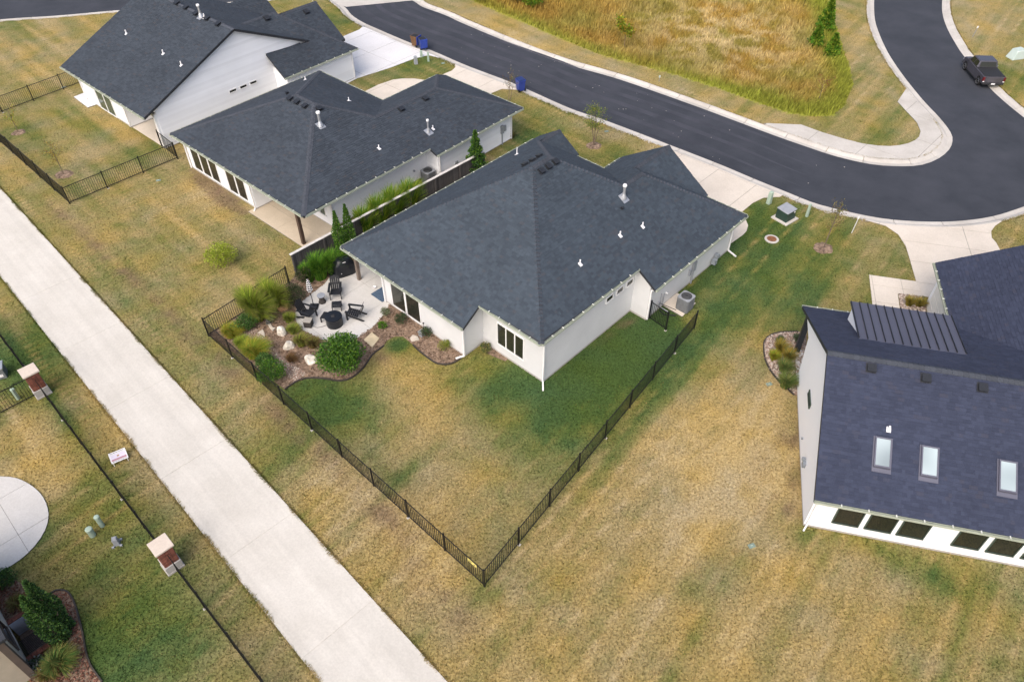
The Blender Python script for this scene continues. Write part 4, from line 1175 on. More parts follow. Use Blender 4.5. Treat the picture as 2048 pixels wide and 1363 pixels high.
for t in (8.98, 10.25, 11.5, 13.6, 14.9, 16.2): D.window('a', 19.8, -1, t + 0.03, t + 1.0, 0.68, 1.86, 1, 0.045, M['frame_dark'], label='dark framed square window in the rear wall')
D.window('b', 7.994, -1, 24.8, 25.7, 1.9, 2.12, 1, 0.03, M['frame_dark'], label='narrow slot window in the white gable wall')
gd = D.mb()
for k in range(4): gd.box(31.4, 35.6, 15.155, 15.185, 0.06 + k * 0.54, 0.56 + k * 0.54)
gd.build('garage_door', M['garagedoor'], D.root)
D.gutter(rf, (19.2, 7.72, 2.7), (19.2, 24.0, 2.7), (-1, 0), 1.05); D.gutter(rf, (31.1, 14.85, 2.5), (36.4, 14.85, 2.5), (0, -1)); D.gutter(rf, (31.0, 7.72, 2.62), (31.0, 15.0, 2.62), (1, 0))
mb = D.mb(); mb.box(30.35, 30.6, 7.95, 8.2, 0.0, 2.45); mb.build('porch_post', M['vent'], D.root)
mb = D.mb(); mb.box(28.35, 30.55, 8.0, 9.6, 0.0, 0.06); mb.build('porch_floor', M['drive_w'], D.root)
D.spout([(19.72, 8.1, 2.5), (19.72, 8.1, 0.1), (19.5, 8.0, 0.05)], 0.07)
# shed dormer with its standing-seam roof
da0, da1, dz0, dz1, db0, db1 = 27.0, 30.05, 4.515, 4.13, 9.5, 14.0
sdz = lambda a: dz0 + (dz1 - dz0) * (a - da0) / (da1 - da0)
mb = D.mb(); mb.hexa([(da0, db0, sdz(da0) - 0.06), (da0, db1, sdz(da0) - 0.06), (da1, db1, sdz(da1) - 0.06), (da1, db0, sdz(da1) - 0.06)][::1], [(da0, db0, sdz(da0)), (da0, db1, sdz(da0)), (da1, db1, sdz(da1)), (da1, db0, sdz(da1))])
dorm = mb.build('dormer_roof', M['metalroof'], D.root)
for k in range(13):
    b = db0 + 0.02 + k * (db1 - db0 - 0.04) / 12
    mb = D.mb(); mb.hexa([(da0 + .08, b - .014, sdz(da0 + .08)), (da0 + .08, b + .014, sdz(da0 + .08)), (da1, b + .014, sdz(da1)), (da1, b - .014, sdz(da1))], [(da0 + .08, b - .011, sdz(da0) + .055), (da0 + .08, b + .011, sdz(da0) + .055), (da1, b + .011, sdz(da1) + .06), (da1, b - .011, sdz(da1) + .06)])
    mb.build('seam', M['vent'], dorm)
mb = D.mb()
for b in (db0 + 0.15, db1 - 0.15): mb.hexa([(da0 + .3, b - .03, 4.3), (da0 + .3, b + .03, 4.3), (29.8, b + .03, 3.0), (29.8, b - .03, 3.0)], [(da0 + .3, b - .03, sdz(da0 + .3) - .05), (da0 + .3, b + .03, sdz(da0 + .3) - .05), (29.8, b + .03, sdz(29.8) - .05), (29.8, b - .03, sdz(29.8) - .05)])
mb.box(29.7, 29.8, db0 + .15, db1 - .15, 3.0, sdz(29.8) - .05)
mb.build('dormer_wall', M['bright'], D.root)
for u, v in ((1742, 736), (1851, 756), (1964, 775)): D.boxvent(rf, u, v, rearD, 0.34)
D.pipe(rf, 1777, 858, rearD, 0.22, 0.05)
for q in (((1749, 876), (1782, 880), (1779.5, 940), (1746, 935.5)), ((1841.7, 893), (1875.6, 898), (1874, 958.6), (1839.6, 953.5)), ((1996.5, 922), (2033, 927), (2031, 989), (1995.7, 984.5))):
    h = [D.hit(u, v, rearD) for u, v in q]
    a0 = (h[2][0] + h[3][0]) / 2; a1 = (h[0][0] + h[1][0]) / 2; b0 = (h[0][1] + h[3][1]) / 2; b1 = (h[1][1] + h[2][1]) / 2
    Z = lambda a, k: D.z(rearD, a, 0) + k
    def ring(x0, x1, y0, y1, k): return [(x0, y0, Z(x0, k)), (x1, y0, Z(x1, k)), (x1, y1, Z(x1, k)), (x0, y1, Z(x0, k))][::-1]
    mb = D.mb()
    mb.hexa(ring(a0 - .14, a1 + .06, b0 - .05, b1 + .05, 0.015), ring(a0 - .14, a1 + .06, b0 - .05, b1 + .05, 0.032))
    t = 0.05
    for x0, x1, y0, y1 in ((a0, a0 + t, b0, b1), (a1 - t, a1, b0, b1), (a0 + t, a1 - t, b0, b0 + t), (a0 + t, a1 - t, b1 - t, b1)):
        mb.hexa(ring(x0, x1, y0, y1, 0.03), ring(x0, x1, y0, y1, 0.13))
    sk = mb.build('skylight', M['metalroof'], rf)
    pb = D.mb(); pb.hexa(ring(a0 + t, a1 - t, b0 + t, b1 - t, 0.08), ring(a0 + t, a1 - t, b0 + t, b1 - t, 0.115))
    pb.build('skylight_pane', M['skyglass'], rf)
mb = D.mb(); mb.box(22.3, 22.55, 7.86, 8.0, 0.7, 0.95); mb.box(22.5, 22.6, 7.8, 7.95, 0.95, 1.1); mb.box(24.0, 24.08, 7.92, 8.0, 0.6, 0.68); mb.build('wall_tap', M['pipeblue'], D.root)
mb = D.mb(); mb.prism(footD, 0.0, 0.12); mb.build('foundation', M['basestone'], D.root)

# ---- house E: only its corner shows at the bottom left
EH = House('house', 'cream stucco house corner with a brown downspout at the bottom left', 45, -6, -22)
footE = [(-4.35, -26.0), (-4.35, -20.18), (-10.5, -20.18), (-10.5, -26.0)]
footprint(EH, footE)
mb = EH.mb()
mb.face([(-4.35, -26.0, 0), (-4.35, -20.18, 0), (-4.35, -20.18, 3.0), (-4.35, -26.0, 3.0)]); mb.build('wall', M['cream'], EH.root)
mb = EH.mb(); mb.face([(-4.35, -20.18, 0), (-10.5, -20.18, 0), (-10.5, -20.18, 3.0), (-4.35, -20.18, 3.0)]); mb.build('wall', M['tan'], EH.root)
mb = EH.mb(); mb.box(-4.5, -4.28, -20.36, -20.1, 0.0, 3.0); mb.build('corner_trim', M['browntrim'], EH.root)
EH.window('a', -4.35, 1, -22.2, -21.1, 0.75, 1.5, 1, 0.06, M['browntrim'])
mb = EH.mb(); mb.box(-10.8, -4.1, -26.2, -19.9, 3.0, 3.12); mb.build('roof', M['fascia'], EH.root)

# ------------------------------------------------------------------ fences
def box_mesh(name, w, d, h, mat, top=None, z=0.0):
    mb = MB()
    mb.box(-w / 2, w / 2, -d / 2, d / 2, z, z + h)
    if top: mb.hexa([(-top, -top, z + h), (top, -top, z + h), (top, top, z + h), (-top, top, z + h)], [(-top * .6, -top * .6, z + h + .03), (top * .6, -top * .6, z + h + .03), (top * .6, top * .6, z + h + .03), (-top * .6, top * .6, z + h + .03)])
    return mb.mesh(name, mat)
POST_ME = box_mesh('post', 0.062, 0.062, 1.30, M['black'], 0.036)
PICK_ME = box_mesh('picket', 0.019, 0.019, 1.12, M['black'], None, 0.09)
SPEAR_ME = box_mesh('picket', 0.019, 0.019, 1.22, M['black'], 0.012, 0.09)
FOOT_ME = box_mesh('post_footing', 0.12, 0.12, 0.05, M['kerb'])

def fence(label, p0, p1, group=None, gap=0.125, spear=False, bay=2.2, posts=(True, True), h=1.24, rails=(0.13, 1.21)):
    p0 = Vector(p0[:2]); p1 = Vector(p1[:2]); d = p1 - p0; L = d.length
    t = thing('metal_fence', label, 'fence', (p0.x, p0.y, 0), math.atan2(d.y, d.x), group)
    n = max(1, round(L / bay))
    for k in range(n + 1):
        if (k == 0 and not posts[0]) or (k == n and not posts[1]): continue
        o = link('post', POST_ME, t); o.location = (k * L / n, 0, 0)
        
        if k % 3 == 1: f = link('post_footing', FOOT_ME, o); f.location = (0.02, -0.03, -0.035)
    for z in rails:
        mb = MB(); mb.box(0, L, -0.016, 0.016, z - 0.017, z + 0.017)
        mb.build('rail', M['black'], t)
    x = gap
    while x < L - 0.05:
        if min(abs(x - k * L / n) for k in range(n + 1)) > 0.05:
            o = link('picket', SPEAR_ME if spear else PICK_ME, t); o.location = (x, 0, 0)
        x += gap
    return t

fence('black picket fence running along the path side of the patio and lawn', P(418, 672), P(969, 1172))
fence('black picket fence between the fenced lawn and the open dry lawn', P(969, 1172), P(1388, 657), posts=(False, True))
fence('short black picket fence from the patio shrubs to the path corner', P(418, 672), P(579, 568), posts=(False, True))
gt = fence('narrow black gate panel standing against the white side wall', P(1298, 637), P(1331, 660), bay=1.3, gap=0.11)
gt.name = 'metal_gate'; gt['category'] = 'gate'
fence('black picket fence on the near side of the gable house yard', P(140, 408), P(356, 318), gap=0.14)
fence('black picket fence of the gable house yard seen edge-on along the path', P(140, 408), P(-70, 222), posts=(False, True), gap=0.14)
fence('short black picket fence from the gable house corner to the next house', P(356, 318), P(324, 293), posts=(False, True), gap=0.14)
fence('black picket fence on the far side of the gable house yard', P(-60, 250), P(185, 158), gap=0.14)

# wooden fence with a pale cap board
w0 = P(592, 551).xy; w1 = P(968, 343).xy
wd_ = w1 - w0; WL = wd_.length
wf = thing('wooden_fence', 'grey weathered plank fence with a pale cap board between the two houses', 'fence', (w0.x, w0.y, 0), math.atan2(wd_.y, wd_.x))
mb = MB(); mb.box(-0.068, 0.068, -0.011, 0.011, 0.04, 1.52); plank_me = mb.mesh('plank', M['wood'])
x = 0.07
while x < WL:
    o = link('plank', plank_me, wf); o.location = (x, random.uniform(-.004, .004), random.uniform(-0.015, 0.0)); x += 0.143
for z in (0.35, 0.85, 1.35):
    mb = MB(); mb.box(0, WL, 0.012, 0.055, z - .045, z + .045); mb.build('rail', M['wood'], wf)
for k in range(8):
    mb = MB(); mb.box(-.05, .05, -.115, -.015, 0, 1.52); o = mb.build('post', M['wood'], wf); o.location = (k * (WL - .1) / 7 + .05, 0, 0)
mb = MB(); mb.box(-0.05, WL + .02, -0.09, 0.08, 1.525, 1.565); mb.build('cap_board', M['woodcap'], wf)
mb = MB(); mb.box(0.0, WL, -0.05, -0.014, 0.05, 0.2); mb.build('kick_board', M['wood'], wf)

# brick pillars with their spear-topped fences
brick_me = None
def pillar(u, v, label):
    global brick_me
    p = P(u, v, 1.62)
    t = thing('brick_pillar', label, 'pillar', (p.x, p.y, 0), R(-45.5), 'brick pillars along the path')
    mb = MB(); mb.box(-.36, .36, -.36, .36, 0, .1); mb.box(-.335, .335, -.335, .335, .1, .5); mb.hexa([(-.335, -.335, .5), (.335, -.335, .5), (.335, .335, .5), (-.335, .335, .5)], [(-.3, -.3, .53), (.3, -.3, .53), (.3, .3, .53), (-.3, .3, .53)])
    bevel(mb.build('stone_base', M['basestone'], t), 0.012)
    mb = MB(); mb.box(-.286, .286, -.286, .286, .53, 1.5); mb.build('core', M['mortar'], t)
    if brick_me is None:
        b = MB(); b.box(-.089, .089, -.02, .02, -.0285, .0285); brick_me = b.mesh('brick', M['brick'])
    for k in range(14):
        z = .565 + k * .0672
        for s in range(4):
            for j in range(3):
                x = -.19 + j * .19 + (0.0 if k % 2 else .012)
                o = link('brick', brick_me, t)
                o.location = Matrix.Rotation(s * math.pi / 2, 3, 'Z') @ Vector((x, -.285 - random.uniform(0, .006), z)); o.rotation_euler = (0, 0, s * math.pi / 2)
    mb = MB(); mb.box(-.33, .33, -.33, .33, 1.5, 1.53); mb.box(-.38, .38, -.38, .38, 1.53, 1.62)
    bevel(mb.build('capstone', M['capstone'], t), 0.012)
    return p
p1 = pillar(56, 740, 'brick pillar with a pale capstone nearer the top of the picture')
p2 = pillar(320, 1088, 'brick pillar with a pale capstone beside the two white pipes')
dirp = (p2.xy - p1.xy).normalized()
fence('black spear fence between the two brick pillars', p1.xy + dirp * .34, p2.xy - dirp * .34, spear=True, posts=(False, False), gap=0.13)
fence('black spear fence leaving the lower brick pillar towards the bottom edge', p2.xy + dirp * .34, p2.xy + dirp * 11.5, spear=True, posts=(False, True), gap=0.13)
fence('black spear fence leaving the upper brick pillar towards the left edge corner', p1.xy - dirp * .34, p1.xy - dirp * 7.0, spear=True, posts=(False, True), gap=0.13)
perp = Vector((-dirp.y, dirp.x))
if perp.x > 0: perp = -perp
fence('black spear fence running left from the upper brick pillar across the lawn', p1.xy + perp * .34, p1.xy + perp * 4.5, spear=True, posts=(False, True), gap=0.13, bay=1.9)

# ------------------------------------------------------------------ plants
def jit(cols, n, amt=0.25):
    C = np.array(cols)[rng.integers(0, len(cols), n)]
    return C * (1 + rng.uniform(-amt, amt, (n, 1)))

def leaf_quads(pos, nrm_bias, size, cols, aspect=0.55, up=0.5):
    """small leaf blades at the given points"""
    n = len(pos)
    d = rng.normal(size=(n, 3)); d /= np.linalg.norm(d, axis=1)[:, None]
    d = d * 0.8 + nrm_bias * 0.6 + np.array([0, 0, up * 0.4]); d /= np.linalg.norm(d, axis=1)[:, None]
    r = rng.normal(size=(n, 3)); s = np.cross(d, r); s /= np.linalg.norm(s, axis=1)[:, None]
    L = size * rng.uniform(0.6, 1.3, n)[:, None]
    a = pos; b = pos + d * L * 0.5 + s * L * aspect * 0.5; c = pos + d * L; e = pos + d * L * 0.5 - s * L * aspect * 0.5
    V = np.stack([a, b, c, e], 1).reshape(-1, 3)
    F = np.arange(n * 4).reshape(n, 4)
    C = np.repeat(jit(cols, n), 4, 0)
    return V, F, C

def crown(n, rad, size, cols, zc, clumps=9, fill=0.35, flat=0.0, shape='ball', seed=None):
    """leaves gathered in clumps through an uneven crown"""
    cl = rng.normal(size=(clumps, 3)); cl /= np.linalg.norm(cl, axis=1)[:, None]
    cl[:, 2] = np.abs(cl[:, 2]) * 0.9 - 0.25
    cr = rng.uniform(0.45, 1.0, clumps) ** 0.5
    cl = cl * (0.68 * cr[:, None])
    k = rng.integers(0, clumps, n)
    d = rng.normal(size=(n, 3)); d /= np.linalg.norm(d, axis=1)[:, None]
    rr = rng.uniform(0.25, 1, n) ** 0.5 * rng.uniform(0.3, 0.5, clumps)[k]
    p = cl[k] + d * rr[:, None]
    m = rng.random(n) < fill
    q = rng.normal(size=(n, 3)); q /= np.linalg.norm(q, axis=1)[:, None]
    p[m] = (q * (rng.uniform(0.1, 1, n)[:, None] ** 0.45) * 0.85)[m]
    if shape == 'cone':
        hh = rng.random(n) ** 0.75; th = rng.uniform(0, 6.28, n)
        tier = 0.75 + 0.3 * np.sin(hh * 34 + 1.5 * np.sin(th * 3))
        rr = (1 - hh) * tier * rng.uniform(0.35, 1.0, n) ** 0.5
        p = np.stack([rr * np.cos(th), rr * np.sin(th), hh * 2 - 1], 1)
    if shape == 'column':
        hh = rng.random(n); th = rng.uniform(0, 6.28, n)
        prof = np.minimum(1.0, (1.02 - hh) * 2.2) * (0.75 + 0.25 * np.minimum(1, hh * 5))
        rr = prof * rng.uniform(0.45, 1.0, n) ** 0.5 * (0.85 + 0.2 * np.sin(th * 4 + hh * 9))
        p = np.stack([rr * np.cos(th), rr * np.sin(th), hh * 2 - 1], 1)
    nb = p.copy(); nb /= (np.linalg.norm(nb, axis=1)[:, None] + 1e-6)
    pos = p * np.array(rad) + np.array([0, 0, zc])
    pos[:, 2] = np.maximum(pos[:, 2], 0.03)
    return leaf_quads(pos, nb, size, cols, up=0.9 if shape in ('column', 'cone') else 0.5)

def limbs(h0, spread, n, r=0.03, top=None, bend=0.15):
    mb = MB()
    for k in range(n):
        th = 6.28 * k / n + random.uniform(-.4, .4)
        s = spread * random.uniform(.5, 1)
        z = (top or h0 * 1.8) * random.uniform(.75, 1.0)
        base = Vector((random.uniform(-.02, .02), random.uniform(-.02, .02), 0))
        mid = Vector((s * .35 * math.cos(th), s * .35 * math.sin(th), z * .55)); end = Vector((s * math.cos(th), s * math.sin(th), z))
        mb.tube(base, mid, r, r * .65, 6); mb.tube(mid, end, r * .65, r * .25, 5)
        e2 = mid + Vector((math.cos(th + 1.2) * s * .4, math.sin(th + 1.2) * s * .4, z * .3)); mb.tube(mid, e2, r * .45, r * .15, 5)
    return mb

GREEN = [(0.069, 0.156, 0.037), (0.106, 0.213, 0.05), (0.05, 0.112, 0.03), (0.156, 0.263, 0.069)]
DKGREEN = [(0.055, 0.118, 0.051), (0.082, 0.155, 0.064), (0.04, 0.082, 0.036)]
LIME = [(0.221, 0.312, 0.033), (0.312, 0.39, 0.039), (0.156, 0.247, 0.026), (0.39, 0.429, 0.065)]
VIVID = [(0.078, 0.208, 0.019), (0.13, 0.286, 0.026), (0.052, 0.143, 0.019), (0.195, 0.338, 0.039)]
OLIVE = [(0.188, 0.213, 0.056), (0.275, 0.263, 0.075), (0.138, 0.175, 0.05), (0.35, 0.3, 0.1)]
GOLD = [(0.432, 0.288, 0.036), (0.54, 0.396, 0.06), (0.324, 0.24, 0.036)]
RUST = [(0.2, 0.1, 0.045), (0.14, 0.075, 0.035), (0.24, 0.15, 0.07), (0.1, 0.09, 0.03)]
GREYG = [(0.2, 0.22, 0.2), (0.3, 0.32, 0.31), (0.14, 0.16, 0.14)]
ROSE = [(0.065, 0.098, 0.039), (0.091, 0.117, 0.052), (0.039, 0.065, 0.029), (0.117, 0.098, 0.065)]

def shrub(label, u, v, rad, n, size, cols, cat='shrub', name='shrub', zc=None, clumps=9, shape='ball', trunk=True, group=None, flowers=None, fill=.35):
    p = P(u, v)
    t = thing(name, label, cat, p, random.uniform(0, 6.28), group)
    zc = zc if zc is not None else rad[2] * 0.95
    V, F, Cc = crown(n, rad, size, cols, zc, clumps, fill, shape=shape)
    tri_object('crown', V, F, Cc, M['leaf'], t)
    if flowers:
        V, F, Cc = crown(flowers[0], [r * 1.04 for r in rad], flowers[1], [flowers[2]], zc, clumps)
        tri_object('flower', V, F, Cc, M['leaf'], t)['kind'] = 'stuff'
    if trunk:
        if shape in ('cone', 'column'):
            mb = MB(); mb.tube((0, 0, 0), (0, 0, zc + rad[2] * .8), 0.05, 0.01, 7)
        else: mb = limbs(rad[2], rad[0] * .6, 5, 0.025, zc + rad[2] * .5)
        mb.build('trunk', M['bark'], t)
    return t

def grass_clump(label, u, v, r, h, n, cols, name='ornamental_grass', cat='grass plant', stiff=0.5, group=None, width=0.012, plumes=None, oval=(1, 1)):
    p = P(u, v)
    t = thing(name, label, cat, p, R(-45), group)
    V, F, Cc = blades_arch(n, r, h, cols, stiff, width, oval)
    tri_object('leaf_blades', V, F, Cc, M['blade'], t)['kind'] = 'stuff'
    if plumes:
        V, F, Cc = blades_arch(plumes[0], r * .7, h * 1.15, plumes[1], 0.8, width * 1.4, oval)
        tri_object('seed_heads', V, F, Cc, M['blade'], t)['kind'] = 'stuff'
    return t

def blades_arch(n, r, h, cols, stiff, width, oval=(1, 1)):
    th = rng.uniform(0, 6.28, n); L = h * rng.uniform(0.6, 1.1, n); out = r * rng.uniform(0.3, 1.0, n)
    br = r * 0.35 * np.sqrt(rng.random(n))
    bx, by = br * np.cos(th * 1.7) * oval[0], br * np.sin(th * 1.7) * oval[1]
    ts = np.array([0.0, 0.4, 0.75, 1.0])
    wid = np.array([1.0, 0.9, 0.6, 0.12]) * width
    V = np.empty((n, 4, 2, 3))
    dx, dy = np.cos(th), np.sin(th)
    for i, t in enumerate(ts):
        rr = out * t ** (1.4 + stiff); z = L * (t - (1 - stiff) * 0.55 * t ** 2.6)
        cx, cy = bx + dx * rr * oval[0], by + dy * rr * oval[1]
        V[:, i, 0] = np.stack([cx - dy * wid[i], cy + dx * wid[i], z], 1)
        V[:, i, 1] = np.stack([cx + dy * wid[i], cy - dx * wid[i], z], 1)
    idx = np.arange(n)[:, None] * 8
    F = np.concatenate([idx + np.array([2 * i, 2 * i + 1, 2 * i + 3, 2 * i + 2]) for i in range(3)])
    Cc = np.repeat(jit(cols, n), 8, 0)
    return V.reshape(-1, 3), F, Cc

# round the patio
shrub('large rounded green shrub between the patio edge and the lawn', 687, 740, (1.32, 1.25, 1.15), 8500, 0.12, GREEN + VIVID, 'shrub', 'round_shrub', 1.15, 34, fill=.12)
for u, v, s, l in ((668, 546, 1.0, 'nearest the covered grill'), (642, 556, 1.1, 'in the middle of its row'), (619, 562, 0.8, 'nearest the fence end')):
    grass_clump('bright green feathery bamboo-like clump ' + l, u, v, 0.85 * s, 1.55 * s, 900, VIVID, 'feathery_clump', 'shrub', 0.75, width=0.02, group='feathery green clumps by the patio')
shrub('dark green rose bush beside the orange boulder', 590, 606, (0.85, 0.8, 0.6), 3600, 0.075, ROSE, 'rose bush', 'rose_bush', 0.65, 12, flowers=(50, 0.06, (0.3, 0.16, 0.14)))
shrub('loose rose bush with reddish blooms at the wooden fence end', 611, 566, (0.55, 0.5, 0.55), 1600, 0.075, ROSE, 'rose bush', 'rose_bush', 0.65, 9, flowers=(60, 0.06, (0.35, 0.16, 0.13)))
grass_clump('tall olive grass mass leaning over the short picket fence', 512, 634, 1.7, 1.6, 3200, OLIVE + LIME, 'tall_grass_clump', 'grass plant', 0.75, width=0.014, oval=(1.0, 0.6), plumes=(500, LIME))
grass_clump('second olive grass mass next to the rose bush', 548, 613, 1.4, 1.5, 2400, OLIVE + LIME, 'tall_grass_clump', 'grass plant', 0.75, width=0.014, oval=(1.0, 0.6), plumes=(350, LIME))
shrub('leafy green shrub at the foot of the olive grass', 497, 655, (0.85, 0.6, 0.45), 2200, 0.09, GREEN, 'shrub', 'leafy_shrub', 0.45, 9)
grass_clump('yellow-tipped grass clump in the path corner of the bed', 463, 672, 0.75, 0.75, 1400, LIME + GOLD, stiff=0.55, group='yellow-green grasses along the back fence', width=0.01)
grass_clump('small lime grass tuft between two yellow-green grasses', 484, 692, 0.6, 0.6, 800, LIME, stiff=0.5, group='yellow-green grasses along the back fence', width=0.01)
grass_clump('large bright yellow-green fountain grass by the back fence', 510, 712, 0.95, 0.95, 2200, LIME + LIME + GOLD, stiff=0.55, group='yellow-green grasses along the back fence', width=0.011)
shrub('bright green leafy shrub at the back fence by the gravel', 550, 757, (0.8, 0.8, 0.6), 3200, 0.085, VIVID + GREEN, 'shrub', 'leafy_shrub', 0.62, 12)
shrub('dark green leafy shrub behind the fountain grass', 532, 735, (0.6, 0.55, 0.45), 1600, 0.08, GREEN, 'shrub', 'leafy_shrub', 0.5, 9)
for u, v, r, h, c, l in ((578, 643, 0.45, 0.55, OLIVE + LIME, 'olive ornamental grass touching the left patio edge'), (587, 666, 0.5, 0.55, OLIVE + LIME, 'green-gold ornamental grass below the left patio edge'), (604, 690, 0.6, 0.65, RUST + OLIVE + LIME, 'olive and russet ornamental grass beside the round shrub'), (626, 694, 0.5, 0.6, RUST + OLIVE, 'russet ornamental grass against the round shrub')):
    grass_clump(l, u, v, r, h, 1200, c, stiff=0.7, group='ornamental grasses along the patio', width=0.009)
grass_clump('low reddish grass tuft among the bark by the white boulders', 583, 722, 0.45, 0.4, 500, RUST, stiff=0.6, width=0.009)
shrub('silvery low plant between the orange and the white boulders', 541, 645, (0.35, 0.25, 0.18), 500, 0.06, GREYG, 'plant', 'silver_plant', 0.18, 6, trunk=False)
shrub('pale-leaved small bush at the patio corner by the wall', 771, 632, (0.3, 0.3, 0.32), 900, 0.06, [(0.2, 0.24, 0.13), (0.12, 0.17, 0.06), (0.35, 0.36, 0.26)], 'shrub', 'small_bush', 0.34, 7, group='small bushes in the rear wall bed')
shrub('small rounded green bush below the pale-leaved bush', 766, 656, (0.27, 0.27, 0.24), 700, 0.06, VIVID, 'shrub', 'small_bush', 0.25, 7, group='small bushes in the rear wall bed')
shrub('low dark green bush under the patio windows', 803, 645, (0.5, 0.42, 0.28), 1100, 0.06, DKGREEN + ROSE, 'shrub', 'small_bush', 0.3, 8, group='small bushes in the rear wall bed')
shrub('dark green bush beside the small grey box at the wall', 853, 673, (0.42, 0.36, 0.32), 1000, 0.06, DKGREEN + ROSE, 'shrub', 'small_bush', 0.33, 8, group='small bushes in the rear wall bed')
shrub('yellow-green variegated bush near the downspout', 889, 700, (0.42, 0.4, 0.34), 1200, 0.055, LIME + OLIVE, 'shrub', 'small_bush', 0.36, 8, group='small bushes in the rear wall bed')
shrub('grey-green bush in the inner corner of the rear wall', 971, 702, (0.36, 0.34, 0.3), 900, 0.06, OLIVE + DKGREEN, 'shrub', 'small_bush', 0.32, 8)
# between the two houses
shrub('tall slim columnar evergreen left of its twin at the roof corner', 686, 516, (0.33, 0.33, 1.65), 3600, 0.1, GREEN + VIVID, 'evergreen', 'columnar_evergreen', 1.65, shape='column', group='slim evergreens at the wooden fence')
shrub('tall slim columnar evergreen right of its twin at the roof corner', 706, 505, (0.33, 0.33, 1.7), 3600, 0.1, GREEN + VIVID, 'evergreen', 'columnar_evergreen', 1.7, shape='column', group='slim evergreens at the wooden fence')
for u, v, s, l in ((733, 470, 1.05, 'next to the slim evergreens'), (762, 452, 1.15, 'second from the slim evergreens'), (792, 435, 1.15, 'third from the slim evergreens'), (822, 419, 1.1, 'farthest from the slim evergreens')):
    grass_clump('green feathery clump between fence and roof, ' + l, u, v, 0.95 * s, 1.9 * s, 1300, VIVID + LIME, 'feathery_clump', 'shrub', 0.75, width=0.02, group='feathery clumps between the houses')
shrub('broad conical evergreen at the far end of the wooden fence', 953, 349, (1.05, 1.05, 1.6), 6000, 0.15, GREEN + VIVID + DKGREEN, 'evergreen', 'conical_evergreen', 1.6, shape='cone')
shrub('yellow-green round bush on the lawn of the lap-sided house', 447, 531, (1.0, 0.95, 0.95), 2600, 0.1, [(0.34, 0.42, 0.05), (0.42, 0.48, 0.08), (0.28, 0.34, 0.04)], 'shrub', 'lawn_bush', 0.8, 12)

def mulch_ring(t, r):
    mb = MB(); n = 18
    pts = [(r * random.uniform(.82, 1.1) * math.cos(6.28 * k / n), r * random.uniform(.82, 1.1) * math.sin(6.28 * k / n)) for k in range(n)]
    mb.hexa([(x, y, 0.0) for x, y in pts], [(x * .7, y * .7, 0.06) for x, y in pts])
    mb.build('mulch_ring', M['mulch'], t)

def sapling(label, u, v, h, r, n, cols, size=0.07, stems=1, lean=(0, 0), ring=0.45, name='sapling', twigs=9, zc=None, group=None, trunkr=0.025):
    p = P(u, v)
    t = thing(name, label, 'tree', p, 0, group)
    mb = MB(); tips = []
    for s in range(stems):
        b = Vector((random.uniform(-.06, .06) * (stems > 1), random.uniform(-.06, .06) * (stems > 1), 0))
        top = Vector((lean[0] + random.uniform(-.15, .15) * (stems > 1) * 3, lean[1] + random.uniform(-.15, .15) * (stems > 1) * 3, h * random.uniform(.85, 1)))
        mb.tube(b, b.lerp(top, .5), trunkr, trunkr * .75, 7); mb.tube(b.lerp(top, .5), top, trunkr * .75, trunkr * .25, 6)
        for k in range(twigs):
            q = b.lerp(top, random.uniform(.4, .98)); th = random.uniform(0, 6.28); l = r * random.uniform(.5, 1.1)
            e = q + Vector((math.cos(th) * l, math.sin(th) * l, l * random.uniform(.5, 1.2)))
            mb.tube(q, e, trunkr * .3, trunkr * .12, 5); tips.append((q, e))
    mb.build('trunk', M['bark'], t)
    if n:
        k = rng.integers(0, len(tips), n); f = rng.uniform(0.25, 1.1, n)[:, None]
        A = np.array([tuple(x[0]) for x in tips])[k]; Bq = np.array([tuple(x[1]) for x in tips])[k]
        pos = A + (Bq - A) * f + rng.normal(0, r * .13, (n, 3))
        V, F, Cc = leaf_quads(pos, (Bq - A), size, cols)
        tri_object('crown', V, F, Cc, M['leaf'], t)
    if ring: mulch_ring(t, ring)
    return t
sapling('thin yellow-leaved sapling nearest the left edge of the gable house yard', 37, 265, 2.1, 0.55, 420, GOLD + LIME, ring=0.5)
sapling('thin orange-leaved sapling nearer the path in the gable house yard', 128, 349, 2.2, 0.65, 520, GOLD + RUST, ring=0.6)
sapling('nearly bare brownish sapling beside the bin at the kerb', 1018, 205, 2.2, 0.6, 330, RUST + OLIVE, ring=0.0, stems=2)
sapling('green multi-stem young tree in a mulch ring on the front lawn', 1188, 291, 2.9, 0.65, 2400, OLIVE + LIME + GREEN, stems=5, ring=0.55)
sapling('tall thin nearly bare sapling in a mulch ring beside the transformer', 1647, 496, 3.4, 0.55, 520, RUST + OLIVE + OLIVE, size=0.085, ring=0.62, lean=(0.15, 0.1), twigs=26, trunkr=0.035)
# at the right-hand house
for u, v, r, h, c, l in ((1557, 706, 0.5, 0.95, OLIVE + GOLD, 'upright golden grass at the top of the gravel bed by the white gable'), (1546, 719, 0.45, 0.6, LIME + GOLD, 'low yellow grass nearest the edging of the gravel bed'), (1573, 722, 0.5, 0.9, GOLD + OLIVE, 'tan grass with seed heads in the middle of the gravel bed'), (1566, 742, 0.6, 0.7, OLIVE + GREEN, 'arching green grass below the tan grass in the gravel bed'), (1571, 772, 0.75, 0.8, OLIVE + GREEN, 'largest arching green grass at the lower end of the gravel bed')):
    grass_clump(l, u, v, r, h, 900, c, stiff=0.6, width=0.008, group='grasses in the gravel bed by the white gable')
for u, v, l in ((1558, 686, 'small dark green ball shrub left in the gravel bed'), (1591, 682, 'small dark green ball shrub by the porch post')):
    shrub(l, u, v, (0.27, 0.27, 0.27), 900, 0.05, DKGREEN, 'shrub', 'ball_shrub', 0.27, 8, group='ball shrubs in the gravel bed')
